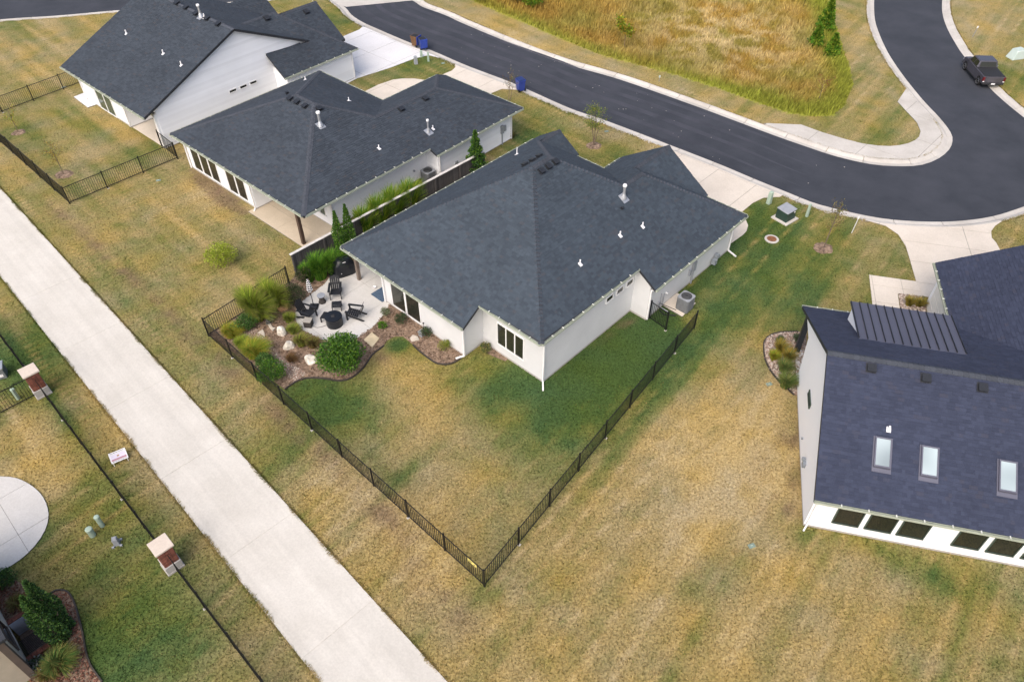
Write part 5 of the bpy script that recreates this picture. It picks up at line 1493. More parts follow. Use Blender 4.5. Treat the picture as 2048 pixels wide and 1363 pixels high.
grass_clump('golden grass tuft left in the square gravel bed at the walkway', 1816, 611, 0.45, 0.7, 700, OLIVE + GOLD, stiff=0.6, width=0.009, group='grasses in the square bed')
grass_clump('golden grass tuft right in the square gravel bed at the walkway', 1836, 613, 0.42, 0.65, 700, OLIVE + GOLD, stiff=0.6, width=0.009, group='grasses in the square bed')
grass_clump('rusty grass tuft in front of the lap-sided house corner', 1023, 277, 0.4, 0.6, 500, OLIVE + RUST, stiff=0.6, width=0.01)
# bottom left
shrub('tall dark upright evergreen nearest the window well', 124, 1280, (0.42, 0.42, 1.7), 5200, 0.1, DKGREEN + GREEN + GREEN, 'evergreen', 'upright_evergreen', 1.7, shape='column', group='evergreens at the cream house')
shrub('tall dark upright evergreen behind the one at the window well', 134, 1256, (0.4, 0.4, 1.8), 5200, 0.1, DKGREEN + GREEN, 'evergreen', 'upright_evergreen', 1.8, shape='column', group='evergreens at the cream house')
shrub('low green shrub against the round patio', 18, 1165, (0.5, 0.5, 0.35), 1400, 0.08, DKGREEN + GREEN, 'shrub', 'low_shrub', 0.35, 8)
shrub('broad-leaved green plant below the window well', 78, 1337, (0.42, 0.38, 0.25), 700, 0.13, DKGREEN + GREYG, 'plant', 'leafy_plant', 0.25, 7, trunk=False)
grass_clump('loose olive perennial in the mulch beside the evergreens', 122, 1332, 0.75, 0.75, 1500, OLIVE + GREEN, 'perennial', 'plant', 0.6, width=0.012)
grass_clump('loose rusty perennial at the bottom edge of the mulch bed', 98, 1352, 0.55, 0.55, 800, OLIVE + RUST, 'perennial', 'plant', 0.6, width=0.012)
grass_clump('rusty ground plant between patio and window well', 34, 1210, 0.5, 0.4, 700, RUST + OLIVE, 'perennial', 'plant', 0.5, width=0.01)
# the field across the street
def cedar(label, u, v, r, h): return shrub(label, u, v, (r, r, h / 2), int(1800 * h), 0.24, LIME + VIVID + VIVID, 'tree', 'cedar_tree', h / 2, shape='cone', group='young cedars at the field edge')
cedar('tallest young cedar at the right edge of the golden field', 1648, 62, 1.0, 2.9)
cedar('young cedar standing left of the tallest one in the field', 1630, 92, 0.8, 1.7)
cedar('young cedar nearest the street corner in the field', 1661, 112, 0.8, 1.8)
sapling('slender yellow-green sapling standing alone in the golden field', 1248, 98, 2.8, 0.9, 900, LIME + GOLD, size=0.22, ring=0.0)
sapling('slender reddish sapling near the field corner', 1636, 205, 2.0, 0.7, 260, [(0.3, 0.1, 0.05), (0.25, 0.14, 0.06)], size=0.09, ring=0.0)
shrub('bright lime bush at the top edge of the field', 1062, 16, (1.3, 1.2, 1.0), 2600, 0.16, LIME + VIVID, 'shrub', 'field_bush', 1.0, 12, group='bushes at the top of the field')
shrub('olive and rusty bush left of the lime bush at the top of the field', 1035, 6, (1.2, 1.2, 0.9), 2200, 0.16, OLIVE + RUST, 'shrub', 'field_bush', 0.9, 12, group='bushes at the top of the field')
shrub('rusty bush nearest the street bend at the top of the field', 965, 4, (0.9, 0.9, 0.6), 1200, 0.14, RUST + OLIVE, 'shrub', 'field_bush', 0.6, 9, group='bushes at the top of the field')

# ------------------------------------------------------------------ stones
def boulder(label, u, v, s, mat, name='boulder', seed=0, rz=0.0):
    p = P(u, v)
    bm = bmesh.new(); bmesh.ops.create_icosphere(bm, subdivisions=3, radius=1.0)
    r = np.random.default_rng(seed)
    pl = r.normal(size=(11, 3)); pl /= np.linalg.norm(pl, axis=1)[:, None]; dd = r.uniform(0.62, 0.95, 11)
    for w in bm.verts:
        c = np.array(w.co)
        for q, d in zip(pl, dd):
            k = c @ q - d
            if k > 0: c = c - q * k * 0.92
        c *= 1 + 0.05 * math.sin(9 * c[0] + seed) * math.cos(8 * c[1] + 3 * c[2])
        w.co = Vector((c[0] * s[0], c[1] * s[1], max(c[2] * s[2], -0.25 * s[2]) + s[2] * 0.22))
    me = bpy.data.meshes.new(name); bm.to_mesh(me); bm.free()
    o = link(name, me, None, mat); o.location = p; o.rotation_euler = (0, 0, rz)
    return tag(o, label, 'boulder', 'landscape boulders')
boulder('orange-brown sandstone boulder beside the dark rose bush', 566, 617, (0.36, 0.32, 0.36), M['orange'], seed=3)
boulder('tall pitted white boulder next to the thin flagstones', 564, 668, (0.27, 0.26, 0.46), M['lime'], seed=5)
boulder('white pitted boulder in the middle of the white row', 578, 695, (0.33, 0.29, 0.36), M['lime'], seed=8, rz=0.6)
boulder('rounded white boulder nearest the lawn edging', 622, 722, (0.4, 0.31, 0.3), M['lime'], seed=11, rz=-0.4)

def flag(label, px, mat, z=0.06):
    poly = P2(px)
    mb = MB(); mb.prism(poly, 0.02, z + 0.03)
    o = mb.build('flagstone', mat); bevel(o, 0.012)
    return tag(o, label, 'flagstone', 'loose flagstones in the bark')
flag('square cream flagstone set in the bark below the patio', [(728, 681), (744, 666), (759, 678), (745, 696)], M['flag'])
flag('grey flagstone by the small box at the rear wall', [(820, 678), (826, 671), (836, 675), (839, 681), (823, 684)], M['flagg'])
flag('triangular grey flagstone at the end of the gravel', [(516, 667), (526, 660), (530, 668), (530, 675), (525, 671)], M['flagg'])
flag('broken pale flagstone below the silvery plant', [(535, 649), (541, 647), (546, 656), (552, 657), (546, 663), (542, 660)], M['flagg'])

# ------------------------------------------------------------------ patio furniture
def adirondack(label, u, v, rz, group=None, s=1.0):
    t = thing('adirondack_chair', label, 'chair', P(u, v, 0.045), rz, group)
    t.scale = (s, s, s)
    # local: the sitter looks along +X
    for k in range(6):
        mb = MB(); x = 0.36 - k * 0.105; z = 0.40 - k * 0.022
        mb.box(x - .045, x + .045, -.28, .28, z - .012, z + .012); mb.build('seat_slat', M['furn'], t)
    for k in range(5):
        y = -.22 + k * .11; h = 0.78 - abs(k - 2) * 0.05
        mb = MB(); mb.hexa([(-.22, y - .046, .27), (-.2, y - .046, .26), (-.2, y + .046, .26), (-.22, y + .046, .27)], [(-.22 - .42 * h, y - .05, .27 + h), (-.195 - .42 * h, y - .05, .27 + h), (-.195 - .42 * h, y + .05, .27 + h), (-.22 - .42 * h, y + .05, .27 + h)])
        mb.build('back_slat', M['furn'], t)
    for sy in (-1, 1):
        mb = MB(); mb.hexa([(-.42, sy * .31 - .05, .58), (.44, sy * .31 - .075, .60), (.44, sy * .31 + .075, .60), (-.42, sy * .31 + .05, .58)], [(-.42, sy * .31 - .05, .605), (.44, sy * .31 - .075, .625), (.44, sy * .31 + .075, .625), (-.42, sy * .31 + .05, .605)])
        mb.build('arm', M['furn'], t)
        mb = MB(); mb.box(.33, .43, sy * .3 - .015, sy * .3 + .015, 0, .6); mb.build('leg', M['furn'], t)
        mb = MB(); mb.bar((.38, sy * .285, .36), (-.55, sy * .285, .02), .03, .1); mb.build('leg', M['furn'], t)
    mb = MB(); mb.box(-.42, -.385, -.31, .31, .5, .6); mb.build('back_brace', M['furn'], t)
    return t

def ottoman(label, u, v, rz, group=None):
    t = thing('footrest', label, 'footrest', P(u, v, 0.045), rz, group)
    for k in range(5):
        x = -.2 + k * .1; mb = MB(); z = .36 - .02 * abs(k - 1.5)
        mb.box(x - .043, x + .043, -.27, .27, z - .012, z + .012); mb.build('slat', M['furn'], t)
    for sx in (-1, 1):
        for sy in (-1, 1):
            mb = MB(); mb.box(sx * .2 - .04, sx * .2 + .04, sy * .24 - .015, sy * .24 + .015, 0, .34); mb.build('leg', M['furn'], t)
    return t
adirondack('black slatted chair at the left patio edge facing right', 616, 634, R(-25), 'slatted patio chairs')
adirondack('black slatted chair on the right side facing the round table', 712, 634, R(172), 'slatted patio chairs')
adirondack('black slatted chair at the back of the patio facing the footrest', 673, 590, R(-83), 'slatted patio chairs')
ottoman('black slatted footrest in front of the rear chair', 675, 617, R(-83), 'slatted footrests')
ottoman('black slatted footrest beside the round covered table', 654, 640, R(-15), 'slatted footrests')
t = thing('fire_table', 'round black covered fire table in the middle of the chairs', 'table', P(670, 648, 0.045))
mb = MB(); mb.lathe([(.44, 0), (.45, .1), (.44, .5), (.47, .56), (.46, .6), (.3, .615), (.0, .62)], 24); mb.build('cover', M['cover'], t)
mb = MB(); mb.lathe([(.13, .615), (.12, .64), (.08, .66), (.02, .67)], 12); mb.build('lid', M['tonneau'], t)
t = thing('side_table', 'dark wicker hourglass side table by the striped parasol', 'table', P(645, 604, 0.045))
mb = MB(); mb.lathe([(.2, 0), (.21, .04), (.15, .2), (.145, .3), (.2, .44), (.21, .48)], 20); mb.build('base', M['wicker'], t)
mb = MB(); mb.lathe([(.225, .48), (.23, .5), (.225, .515), (.05, .518)], 20); mb.build('tabletop', M['utilgrey'], t)
t = thing('storage_cube', 'grey-brown box table with a pale lid at the lower left of the patio', 'box', P(618, 651, 0.045), R(-8))
mb = MB(); mb.box(-.2, .2, -.19, .19, 0, .4); mb.build('body', M['wicker'], t)
mb = MB(); mb.box(-.215, .215, -.205, .205, .4, .44); bevel(mb.build('lid', M['beige'], t), .01)
# folded parasol
t = thing('parasol', 'folded black and white striped parasol on a square base', 'parasol', P(628, 614, 0.045))
mb = MB(); mb.box(-.24, .24, -.24, .24, 0, .07); mb.box(-.19, .19, -.19, .19, .07, .12); mb.tube((0, 0, .12), (0, 0, .3), .05, .03, 10); bevel(mb.build('base', M['furn'], t), .012)
mb = MB(); mb.tube((0, 0, .1), (0, 0, 2.05), .02, .02, 10); mb.build('pole', M['furn'], t)
cm = MB(); n = 12; prev = None
for j in range(13):
    z = 1.15 + j * 0.07; rr = (0.13, 0.15, 0.13, 0.135, 0.12, 0.12, 0.11, 0.1, 0.09, 0.08, 0.065, 0.045, 0.015)[j]
    ring = [(rr * (1.15 if k % 2 else .75) * math.cos(6.283 * k / n + z * .5), rr * (1.15 if k % 2 else .75) * math.sin(6.283 * k / n + z * .5), z + .02 * (k % 3)) for k in range(n)]
    i = cm.pts(ring)
    if prev is not None:
        for k in range(n):
            cm.f.append((prev + k, prev + (k + 1) % n, i + (k + 1) % n, i + k)); cm.tint.append(.5); cm.m.append(0 if (j + k // 3) % 2 else 1)
    prev = i
cm.build('canopy', [M['trim'], M['furn']], t)
# covered grill
t = thing('grill', 'large barbecue grill under a glossy black cover by the porch post', 'grill', P(690, 546, 0.045), R(28))
mb = MB()
rings = [(.62, .34, 0.0), (.64, .36, .3), (.62, .36, .7), (.58, .34, .82), (.42, .3, .98), (.36, .22, 1.08), (.2, .1, 1.1)]
prev = None
for rx, ry, z in rings:
    ring = []
    for k in range(20):
        a = 6.283 * k / 20; cx_, sy_ = math.cos(a), math.sin(a); e = 0.55
        w = 1 + .025 * math.sin(k * 5.1 + z * 7)
        ring.append((rx * w * math.copysign(abs(cx_) ** e, cx_), ry * w * math.copysign(abs(sy_) ** e, sy_), z))
    i = mb.pts(ring)
    if prev is not None:
        for k in range(20): mb.f.append((prev + k, prev + (k + 1) % 20, i + (k + 1) % 20, i + k)); mb.tint.append(.5); mb.m.append(0)
    prev = i
mb.f.append(tuple(range(prev, prev + 20))); mb.tint.append(.5); mb.m.append(0)
mb.build('cover', M['cover'], t, smooth=True)
mb = MB(); mb.box(-.09, .09, -.352, -.345, .86, .9); o = mb.build('logo_tag', M['signwhite'], t); o.rotation_euler = (R(-18), 0, 0); o.location = (0, -.24, .05)
mb = MB(); mb.box(-.3, -.26, -.385, -.36, .3, .34); mb.build('buckle', M['signwhite'], t)
t = thing('potted_plant', 'small green plant in a dark pot beside the covered grill', 'plant', P(665, 556, 0.045))
mb = MB(); mb.lathe([(.11, 0), (.16, .28), (.165, .3), (.14, .3), (.13, .26)], 14); mb.build('pot', M['cover'], t)
V, F, Cc = blades_arch(160, .22, .4, GREEN, .6, .016); V[:, 2] += .26
tri_object('leaves', V, F, Cc, M['blade'], t)
HC = frame(47)
t = thing('door_mat', 'blue woven rug on the covered patio by the wall corner', 'rug', HC(18.95, -27.35, 0.046), R(47))
mb = MB(); mb.box(-.75, .75, -.5, .5, 0, .014); mb.build('woven_mat', M['mat'], t)
mb = MB(); mb.lathe([(.05, 0), (.11, .06), (.115, .07), (.1, .066), (.04, .02)], 16); o = mb.build('pet_bowl', M['signwhite']); o.location = P(749, 575, 0.062); tag(o, 'small white bowl on the corner of the blue rug', 'bowl')
# extension cord from the box table to the fire table
pts = [P(u, v, 0.06) for u, v in ((626, 652), (634, 655), (645, 653), (655, 649), (661, 646))]
mb = MB()
for a, b in zip(pts[:-1], pts[1:]): mb.tube(a, b, .012, .012, 6)
tag(mb.build('cord', M['furn']), 'dark cord lying on the patio between box table and fire table', 'cord')
t = thing('garden_lantern', 'small grey box with a dark stake in the rear wall bed', 'lantern', P(844, 671), R(47))
mb = MB(); mb.box(-.14, .14, -.12, .12, 0, .3); bevel(mb.build('housing', M['utilgrey'], t), .01)
mb = MB(); mb.box(-.16, .16, -.14, .14, .3, .33); mb.build('lid', M['galv'], t)
mb = MB(); mb.tube((.2, .02, 0), (.2, .02, .75), .012, .012, 6); mb.box(.17, .23, -.01, .05, .72, .8); mb.build('stake', M['furn'], t)

# ------------------------------------------------------------------ air conditioners
def ac_unit(label, loc, rz):
    t = thing('air_conditioner', label, 'air conditioner', loc, rz, 'outdoor air conditioners')
    mb = MB(); s = .36
    rr = lambda r, z: [(x * r, y * r, z) for x, y in ((-1, -.82), (-.82, -1), (.82, -1), (1, -.82), (1, .82), (.82, 1), (-.82, 1), (-1, .82))]
    mb.hexa(rr(s, .05), rr(s, .82)); mb.build('cabinet', M['acgrey'], t)
    mb = MB(); mb.hexa(rr(s + .012, 0.0), rr(s + .012, .06)); mb.build('base_pan', M['acgrey'], t)
    for k in range(11):
        z = .1 + k * .064; mb = MB(); mb.hexa(rr(s + .012, z), rr(s + .014, z + .022)); mb.build('louvre', M['acgrey'], t)
    mb = MB(); mb.hexa(rr(s + .018, .82), rr(s + .01, .87)); mb.build('top_panel', M['utilgrey'], t)
    mb = MB(); mb.lathe([(.3, .871), (.3, .885), (.05, .885)], 22); mb.build('fan_opening', M['acdark'], t)
    for r in (.12, .2, .28):
        mb = MB(); n = 22
        for k in range(n):
            a, b = 6.283 * k / n, 6.283 * (k + 1) / n
            mb.tube((r * math.cos(a), r * math.sin(a), .9), (r * math.cos(b), r * math.sin(b), .9), .006, .006, 5)
        mb.build('guard_ring', M['acgrey'], t)
    for k in range(5):
        mb = MB(); a = 1.257 * k; mb.hexa([(.05 * math.cos(a), .05 * math.sin(a), .886), (.28 * math.cos(a - .25), .28 * math.sin(a - .25), .886), (.28 * math.cos(a + .25), .28 * math.sin(a + .25), .886), (.05 * math.cos(a + .3), .05 * math.sin(a + .3), .886)], [(.05 * math.cos(a), .05 * math.sin(a), .89), (.28 * math.cos(a - .25), .28 * math.sin(a - .25), .893), (.28 * math.cos(a + .25), .28 * math.sin(a + .25), .89), (.05 * math.cos(a + .3), .05 * math.sin(a + .3), .89)])
        mb.build('fan_blade', M['acdark'], t)
    return t
pc_ = P(1368, 617)
ac_unit('grey air conditioner on the concrete pad beside the side wall', (pc_.x, pc_.y, 0.06), R(47))
ac_unit('grey air conditioner in the wall notch behind the wooden fence', HB(29.3, -33.2, 0.0), R(48.7))
mb = MB(); mb.tube(tuple(HC(28.1, -15.15, .12)), tuple(HC(28.0, -14.75, .1)), .03); mb.tube(tuple(HC(28.0, -14.75, .1)), tuple(HC(28.35, -14.2, .15)), .03); mb.tube(tuple(HC(28.1, -15.2, .6)), tuple(HC(28.4, -14.3, .45)), .018)
tag(mb.build('refrigerant_hose', M['furn']), 'black refrigerant hose from the wall to the air conditioner', 'hose')

# ------------------------------------------------------------------ utility boxes
def pedestal(label, u, v, w, h, mat, rz, name='utility_pedestal', taper=.85, group=None):
    t = thing(name, label, 'utility box', P(u, v), rz, group)
    mb = MB(); a = w / 2; b = a * taper
    mb.hexa([(-a, -a, 0), (a, -a, 0), (a, a, 0), (-a, a, 0)], [(-b, -b, h), (b, -b, h), (b, b, h), (-b, b, h)]); bevel(mb.build('housing', mat, t), .02)
    mb = MB(); mb.hexa([(-b * 1.08, -b * 1.08, h), (b * 1.08, -b * 1.08, h), (b * 1.08, b * 1.08, h), (-b * 1.08, b * 1.08, h)], [(-b * .8, -b * .8, h + .05), (b * .8, -b * .8, h + .05), (b * .8, b * .8, h + .05), (-b * .8, b * .8, h + .05)]); mb.build('cap', mat, t)
    return t
pedestal('pale green upright pedestal left of the dark transformer', 1537, 407, .27, .85, M['utilgreen'], R(40))
pedestal('slim pale green pedestal right of the dark transformer', 1613, 433, .16, .9, M['utilgreen'], R(30))
t = thing('transformer', 'dark green transformer cabinet on a concrete pad by the street', 'transformer', P(1569, 437), R(38))
mb = MB(); mb.box(-.62, .62, -.6, .6, 0, .09); bevel(mb.build('pad', M['kerb'], t), .015)
mb = MB(); mb.hexa([(-.45, -.42, .09), (.45, -.42, .09), (.45, .42, .09), (-.45, .42, .09)], [(-.45, -.36, .72), (.45, -.36, .72), (.45, .42, .78), (-.45, .42, .78)]); bevel(mb.build('cabinet', M['utildark'], t), .015)
mb = MB(); mb.hexa([(-.49, -.41, .72), (.49, -.41, .72), (.49, .45, .78), (-.49, .45, .78)], [(-.47, -.38, .76), (.47, -.38, .76), (.47, .43, .83), (-.47, .43, .83)]); bevel(mb.build('lid', M['utilgrey'], t), .012)
mb = MB(); mb.box(.22, .32, -.41, -.39, .55, .65); mb.build('warning_label', M['signwhite'], t)
pedestal('grey two-part pedestal at the tip of the lawn island by the bins', 832, 128, .3, .62, M['utilgrey'], R(20))
pedestal('short green pedestal between the bins and the lawn island', 843, 114, .22, .5, M['utilgreen'], R(20))
pedestal('tall pale pedestal on the lawn island nearest the kerb', 857, 123, .16, .75, M['utilgreen'], R(20))
t = thing('utility_cover', 'large pale mint cabinet with sloping sides beside the parked pickup', 'utility box', P(2029, 116), R(15))
mb = MB(); mb.hexa([(-.6, -.45, 0), (.6, -.45, 0), (.6, .45, 0), (-.6, .45, 0)], [(-.3, -.34, .75), (.5, -.34, .8), (.5, .34, .8), (-.3, .34, .75)]); bevel(mb.build('housing', M['mint'], t), .06, 3)
mb = MB(); mb.hexa([(-.3, -.2, .77), (.42, -.2, .82), (.42, .2, .82), (-.3, .2, .77)], [(-.25, -.17, .8), (.38, -.17, .84), (.38, .17, .84), (-.25, .17, .8)]); mb.build('lid', M['mint'], t)
def lathe_thing(name, label, cat, u, v, prof, mat, part='cover', z=0.0, extra=None, group=None):
    t = thing(name, label, cat, P(u, v, z), 0, group)
    mb = MB(); mb.lathe(prof, 22); mb.build(part, mat, t)
    if extra: mb = MB(); mb.lathe(extra[0], 22); mb.build(extra[1], extra[2], t)
    return t
lathe_thing('manhole', 'rusty manhole lid in a concrete ring on the green lawn', 'manhole', 1543, 479, [(.42, 0), (.43, .06), (.4, .075), (.3, .075), (.3, .05)], M['kerb'], 'concrete_ring', 0, ([(.29, .05), (.29, .066), (.27, .07), (.05, .07)], 'lid', M['rust']))
lathe_thing('vent_pipe', 'slim pale capped pipe standing in the lawn left of the lower brick pillar', 'pipe', 205, 1051, [(.1, 0), (.1, .62), (.115, .62), (.115, .7), (.09, .73), (.02, .74)], M['utilgreen'], 'pipe', group='capped pipes in the lawn')
lathe_thing('vent_pipe', 'thick pale capped pipe next to the slim one in the lawn', 'pipe', 186, 1070, [(.13, 0), (.13, .42), (.145, .42), (.145, .5), (.11, .53), (.02, .54)], M['utilgreen'], 'pipe', group='capped pipes in the lawn')
t = pedestal('small grey pedestal box with feet beside the capped pipes', 235, 1087, .24, .4, M['utilgrey'], R(20), taper=.8)
for sx in (-1, 1):
    for sy in (-1, 1):
        mb = MB(); mb.box(sx * .15 - .05, sx * .15 + .05, sy * .15 - .04, sy * .15 + .04, 0, .08); mb.build('foot', M['utilgrey'], t)
lathe_thing('vent_pipe', 'pale capped pipe behind the spear fence at the left edge', 'pipe', 37, 797, [(.09, 0), (.09, .62), (.1, .62), (.1, .7), (.07, .72), (.02, .73)], M['utilgreen'], 'pipe', group='capped pipes in the lawn')
t = thing('utility_cabinet', 'dark grey cabinet cut off by the left edge near the upper pillar', 'utility box', P(-2, 752), R(25))
mb = MB(); mb.box(-.4, .4, -.3, .3, 0, .62); bevel(mb.build('housing', M['acgrey'], t), .02)
mb = MB(); mb.box(-.43, .43, -.33, .33, .62, .68); mb.build('lid', M['galv'], t)
mb = MB(); mb.box(-.3, .3, -.32, -.301, .15, .3); mb.build('label_plate', M['signwhite'], t)
M['valve'] = pm('dull_green_lid', (0.2, 0.27, 0.23), 0.7, 0.15, 4)
def valve(label, u, v, mat):
    t = thing('valve_box', label, 'valve box', P(u, v), R(20), 'irrigation valve boxes')
    mb = MB(); mb.box(-.15, .15, -.1, .1, 0, .03); bevel(mb.build('lid', M['valve'], t), .012)
    mb = MB(); mb.box(-.05, .05, -.02, .02, .035, .045); mb.build('grip', mat, t)
valve('green valve box lid in the grass below the white gable gravel bed', 1538, 768, M['utilgreen'])
valve('pale valve box lid near the fence of the gable house yard', 317, 361, M['mint'])
valve('small green sprinkler lid out on the dry lawn', 1503, 1091, M['utilgreen'])
valve('pale valve lid on the lawn island by the pedestals', 886, 127, M['mint'])
valve('grey meter lid on the front lawn behind the young tree', 1213, 263, M['utilgrey'])
valve('grey valve lid by the far fence of the gable house yard', 127, 175, M['utilgrey'])
def marker(label, u, v, h, lean, mat, flagm=None, name='marker_stake', w=0.045):
    t = thing(name, label, 'marker', P(u, v))
    mb = MB(); mb.bar((0, 0, 0), (lean[0], lean[1], h), w, w * .5); mb.build('stake', mat, t)
    mb = MB(); mb.box(lean[0] - .06, lean[0] + .06, lean[1] - .01, lean[1] + .01, h - .02, h + .16); mb.build('flag', flagm or mat, t)
marker('thin white marker stake leaning beside the bare sapling', 1703, 466, 1.05, (.1, .05), M['trim'])
marker('small white marker flag across the street beside the asphalt arm', 1945, 74, .8, (.1, 0), M['utilgrey'], M['trim'])
marker('little pale marker at the far kerb of the street', 1318, 163, .35, (0, 0), M['utilgrey'], M['mint'])
marker('white stake on the lawn strip above the far driveway', 626, 3, .6, (0, 0), M['trim'])
marker('dark tree stake standing in the golden field near its top', 1605, 20, 1.6, (.05, 0), M['furn'])

# ------------------------------------------------------------------ wheeled bins
def bin_(label, u, v, rz, body, lidm, open_lid=False):
    t = thing('wheeled_bin', label, 'bin', P(u, v, 0.03), rz, 'wheeled bins at the kerb')
    mb = MB()
    mb.hexa([(-.24, -.24, .06), (.24, -.24, .06), (.24, .24, .06), (-.24, .24, .06)], [(-.29, -.3, .92), (.34, -.3, .92), (.34, .3, .92), (-.29, .3, .92)])
    mb.hexa([(-.31, -.32, .88), (.36, -.32, .88), (.36, .32, .88), (-.31, .32, .88)], [(-.31, -.32, .93), (.36, -.32, .93), (.36, .32, .93), (-.31, .32, .93)])
    bevel(mb.build('body', body, t), .02)
    mb = MB()
    if open_lid: mb.hexa([(-.36, -.31, .2), (-.32, -.31, .2), (-.32, .31, .2), (-.36, .31, .2)], [(-.42, -.33, .96), (-.36, -.33, .96), (-.36, .33, .96), (-.42, .33, .96)])
    else: mb.hexa([(-.33, -.33, .935), (.38, -.33, .935), (.38, .33, .935), (-.33, .33, .935)], [(-.25, -.25, 1.0), (.3, -.25, 1.01), (.3, .25, 1.01), (-.25, .25, 1.0)])
    bevel(mb.build('lid', lidm, t), .015)
    if open_lid:
        mb = MB(); mb.box(-.26, .31, -.27, .27, .925, .935); mb.build('opening', M['tonneau'], t)
    for sy in (-1, 1):
        mb = MB(); mb.tube((-.24, sy * .24, .11), (-.24, sy * .31, .11), .11, .11, 14); mb.build('wheel', M['tyre'], t)
    mb = MB(); mb.tube((-.37, -.26, .9), (-.37, .26, .9), .018, .018, 8); mb.build('handle', body, t)
bin_('brown wheeled bin with a hanging blue lid at the white driveway', 832, 92, R(150), M['brown'], M['blue'], True)
bin_('dark blue wheeled bin standing right of the brown one', 846, 98, R(115), M['navy'], M['blue'], True)
bin_('blue wheeled bin alone at the kerb behind the bare sapling', 1041, 181, R(120), M['blue'], M['navy'])
# ------------------------------------------------------------------ pickup truck
pr, pf = P(1953, 169.5, -.094), P(1927.5, 139.5, -.094)
hd = (pf - pr).xy; base = hd.length; ha = math.atan2(hd.y, hd.x)
S = base / 3.3
TW = .82 * S / (S if S > 0 else 1)
tw = 0.86
fw = Vector((math.cos(ha), math.sin(ha))); lf = Vector((-fw.y, fw.x))
mid = (pr.xy + pf.xy) / 2 - lf * tw * .93
tr = thing('pickup_truck', 'dark grey crew-cab pickup with a black bed cover parked at the far kerb', 'pickup truck', (mid.x, mid.y, -.094), ha)
L2 = base / 2
xr, xf = -L2 - .82 * S, L2 + .72 * S
def ex(prof, y0, y1, taper=0.0):
    """side profile (x, z) carried across the width"""
    mb = MB()
    mb.hexa([(x, y0, z) for x, z in prof], [(x, y1, z) for x, z in prof])
    return mb
prof = [(xr, .42), (xr, .98), (L2 * .62, 1.0), (L2 * .75, 1.02), (xf - .12, .93), (xf, .8), (xf + .02, .36), (L2 + .36, .3), (L2 + .32, .52), (L2 + .18, .68), (L2 - .18, .68), (L2 - .32, .52), (L2 - .36, .3), (-L2 + .36, .3), (-L2 + .32, .52), (-L2 + .18, .68), (-L2 - .18, .68), (-L2 - .32, .52), (-L2 - .36, .38)]
bevel(ex(prof[::-1], -tw, tw).build('body', M['paint'], tr), .05, 3)
cx0, cx1 = -L2 * .28, L2 * .66
def cabring(x0, x1, w, z): return [(x0, -w, z), (x1, -w, z), (x1, w, z), (x0, w, z)]
mb = MB(); mb.hexa(cabring(cx0 - .05, cx1 + .32, tw - .03, 1.0), cabring(cx0 + .1, cx1 - .12, tw - .17, 1.5)); bevel(mb.build('cab', M['paint'], tr), .05, 3)
def quadpane(name, pts, mat, n, off=.012):
    n = Vector(n).normalized(); mb = MB(); p = [Vector(q) + n * off for q in pts]
    mb.hexa([tuple(q - n * .01) for q in p], [tuple(q) for q in p]); return mb.build(name, mat, tr)
def lerp(a, b, t): return a + (b - a) * t
def cab_pt(x_lo, x_hi, sy, t): return (lerp(x_lo, x_hi, t), sy * lerp(tw - .03, tw - .17, t), lerp(1.0, 1.5, t))
for sy in (-1, 1):
    nrm = (0, sy, .28)
    xb0, xb1, xt0, xt1 = cx0 + .02, cx1 + .2, cx0 + .14, cx1 - .16
    for f0, f1 in ((0.03, .45), (.51, .97)):
        quadpane('side_window', [cab_pt(lerp(xb0, xb1, f0), lerp(xt0, xt1, f0), sy, .12), cab_pt(lerp(xb0, xb1, f1), lerp(xt0, xt1, f1), sy, .12), cab_pt(lerp(xb0, xb1, f1), lerp(xt0, xt1, f1), sy, .86), cab_pt(lerp(xb0, xb1, f0), lerp(xt0, xt1, f0), sy, .86)], M['glass'], nrm)
quadpane('rear_window', [(cx0 - .03, -.66, 1.07), (cx0 - .03, .66, 1.07), (cx0 + .08, .58, 1.43), (cx0 + .08, -.58, 1.43)], M['glass'], (-1, 0, .3), .03)
quadpane('windscreen', [(cx1 + .27, -.7, 1.06), (cx1 + .27, .7, 1.06), (cx1 - .08, .6, 1.45), (cx1 - .08, -.6, 1.45)], M['glass'], (.75, 0, .65), .02)
mb = MB(); mb.box(xr + .06, cx0 - .07, -tw + .08, tw - .08, .985, 1.03); bevel(mb.build('bed_cover', M['tonneau'], tr), .02)
mb = MB(); mb.box(xr - .02, xr + .02, -tw + .18, tw - .18, .55, .97); bevel(mb.build('tailgate', M['paint'], tr), .015)
mb = MB(); mb.box(xr - .1, xr + .06, -tw + .02, tw - .02, .36, .5); bevel(mb.build('rear_bumper', M['tonneau'], tr), .03)
mb = MB(); mb.box(xr - .112, xr - .1, -.15, .15, .39, .5); mb.build('licence_plate', M['plate'], tr)
mb = MB(); mb.box(xf - .04, xf + .1, -tw + .02, tw - .02, .34, .5); bevel(mb.build('front_bumper', M['tonneau'], tr), .03)
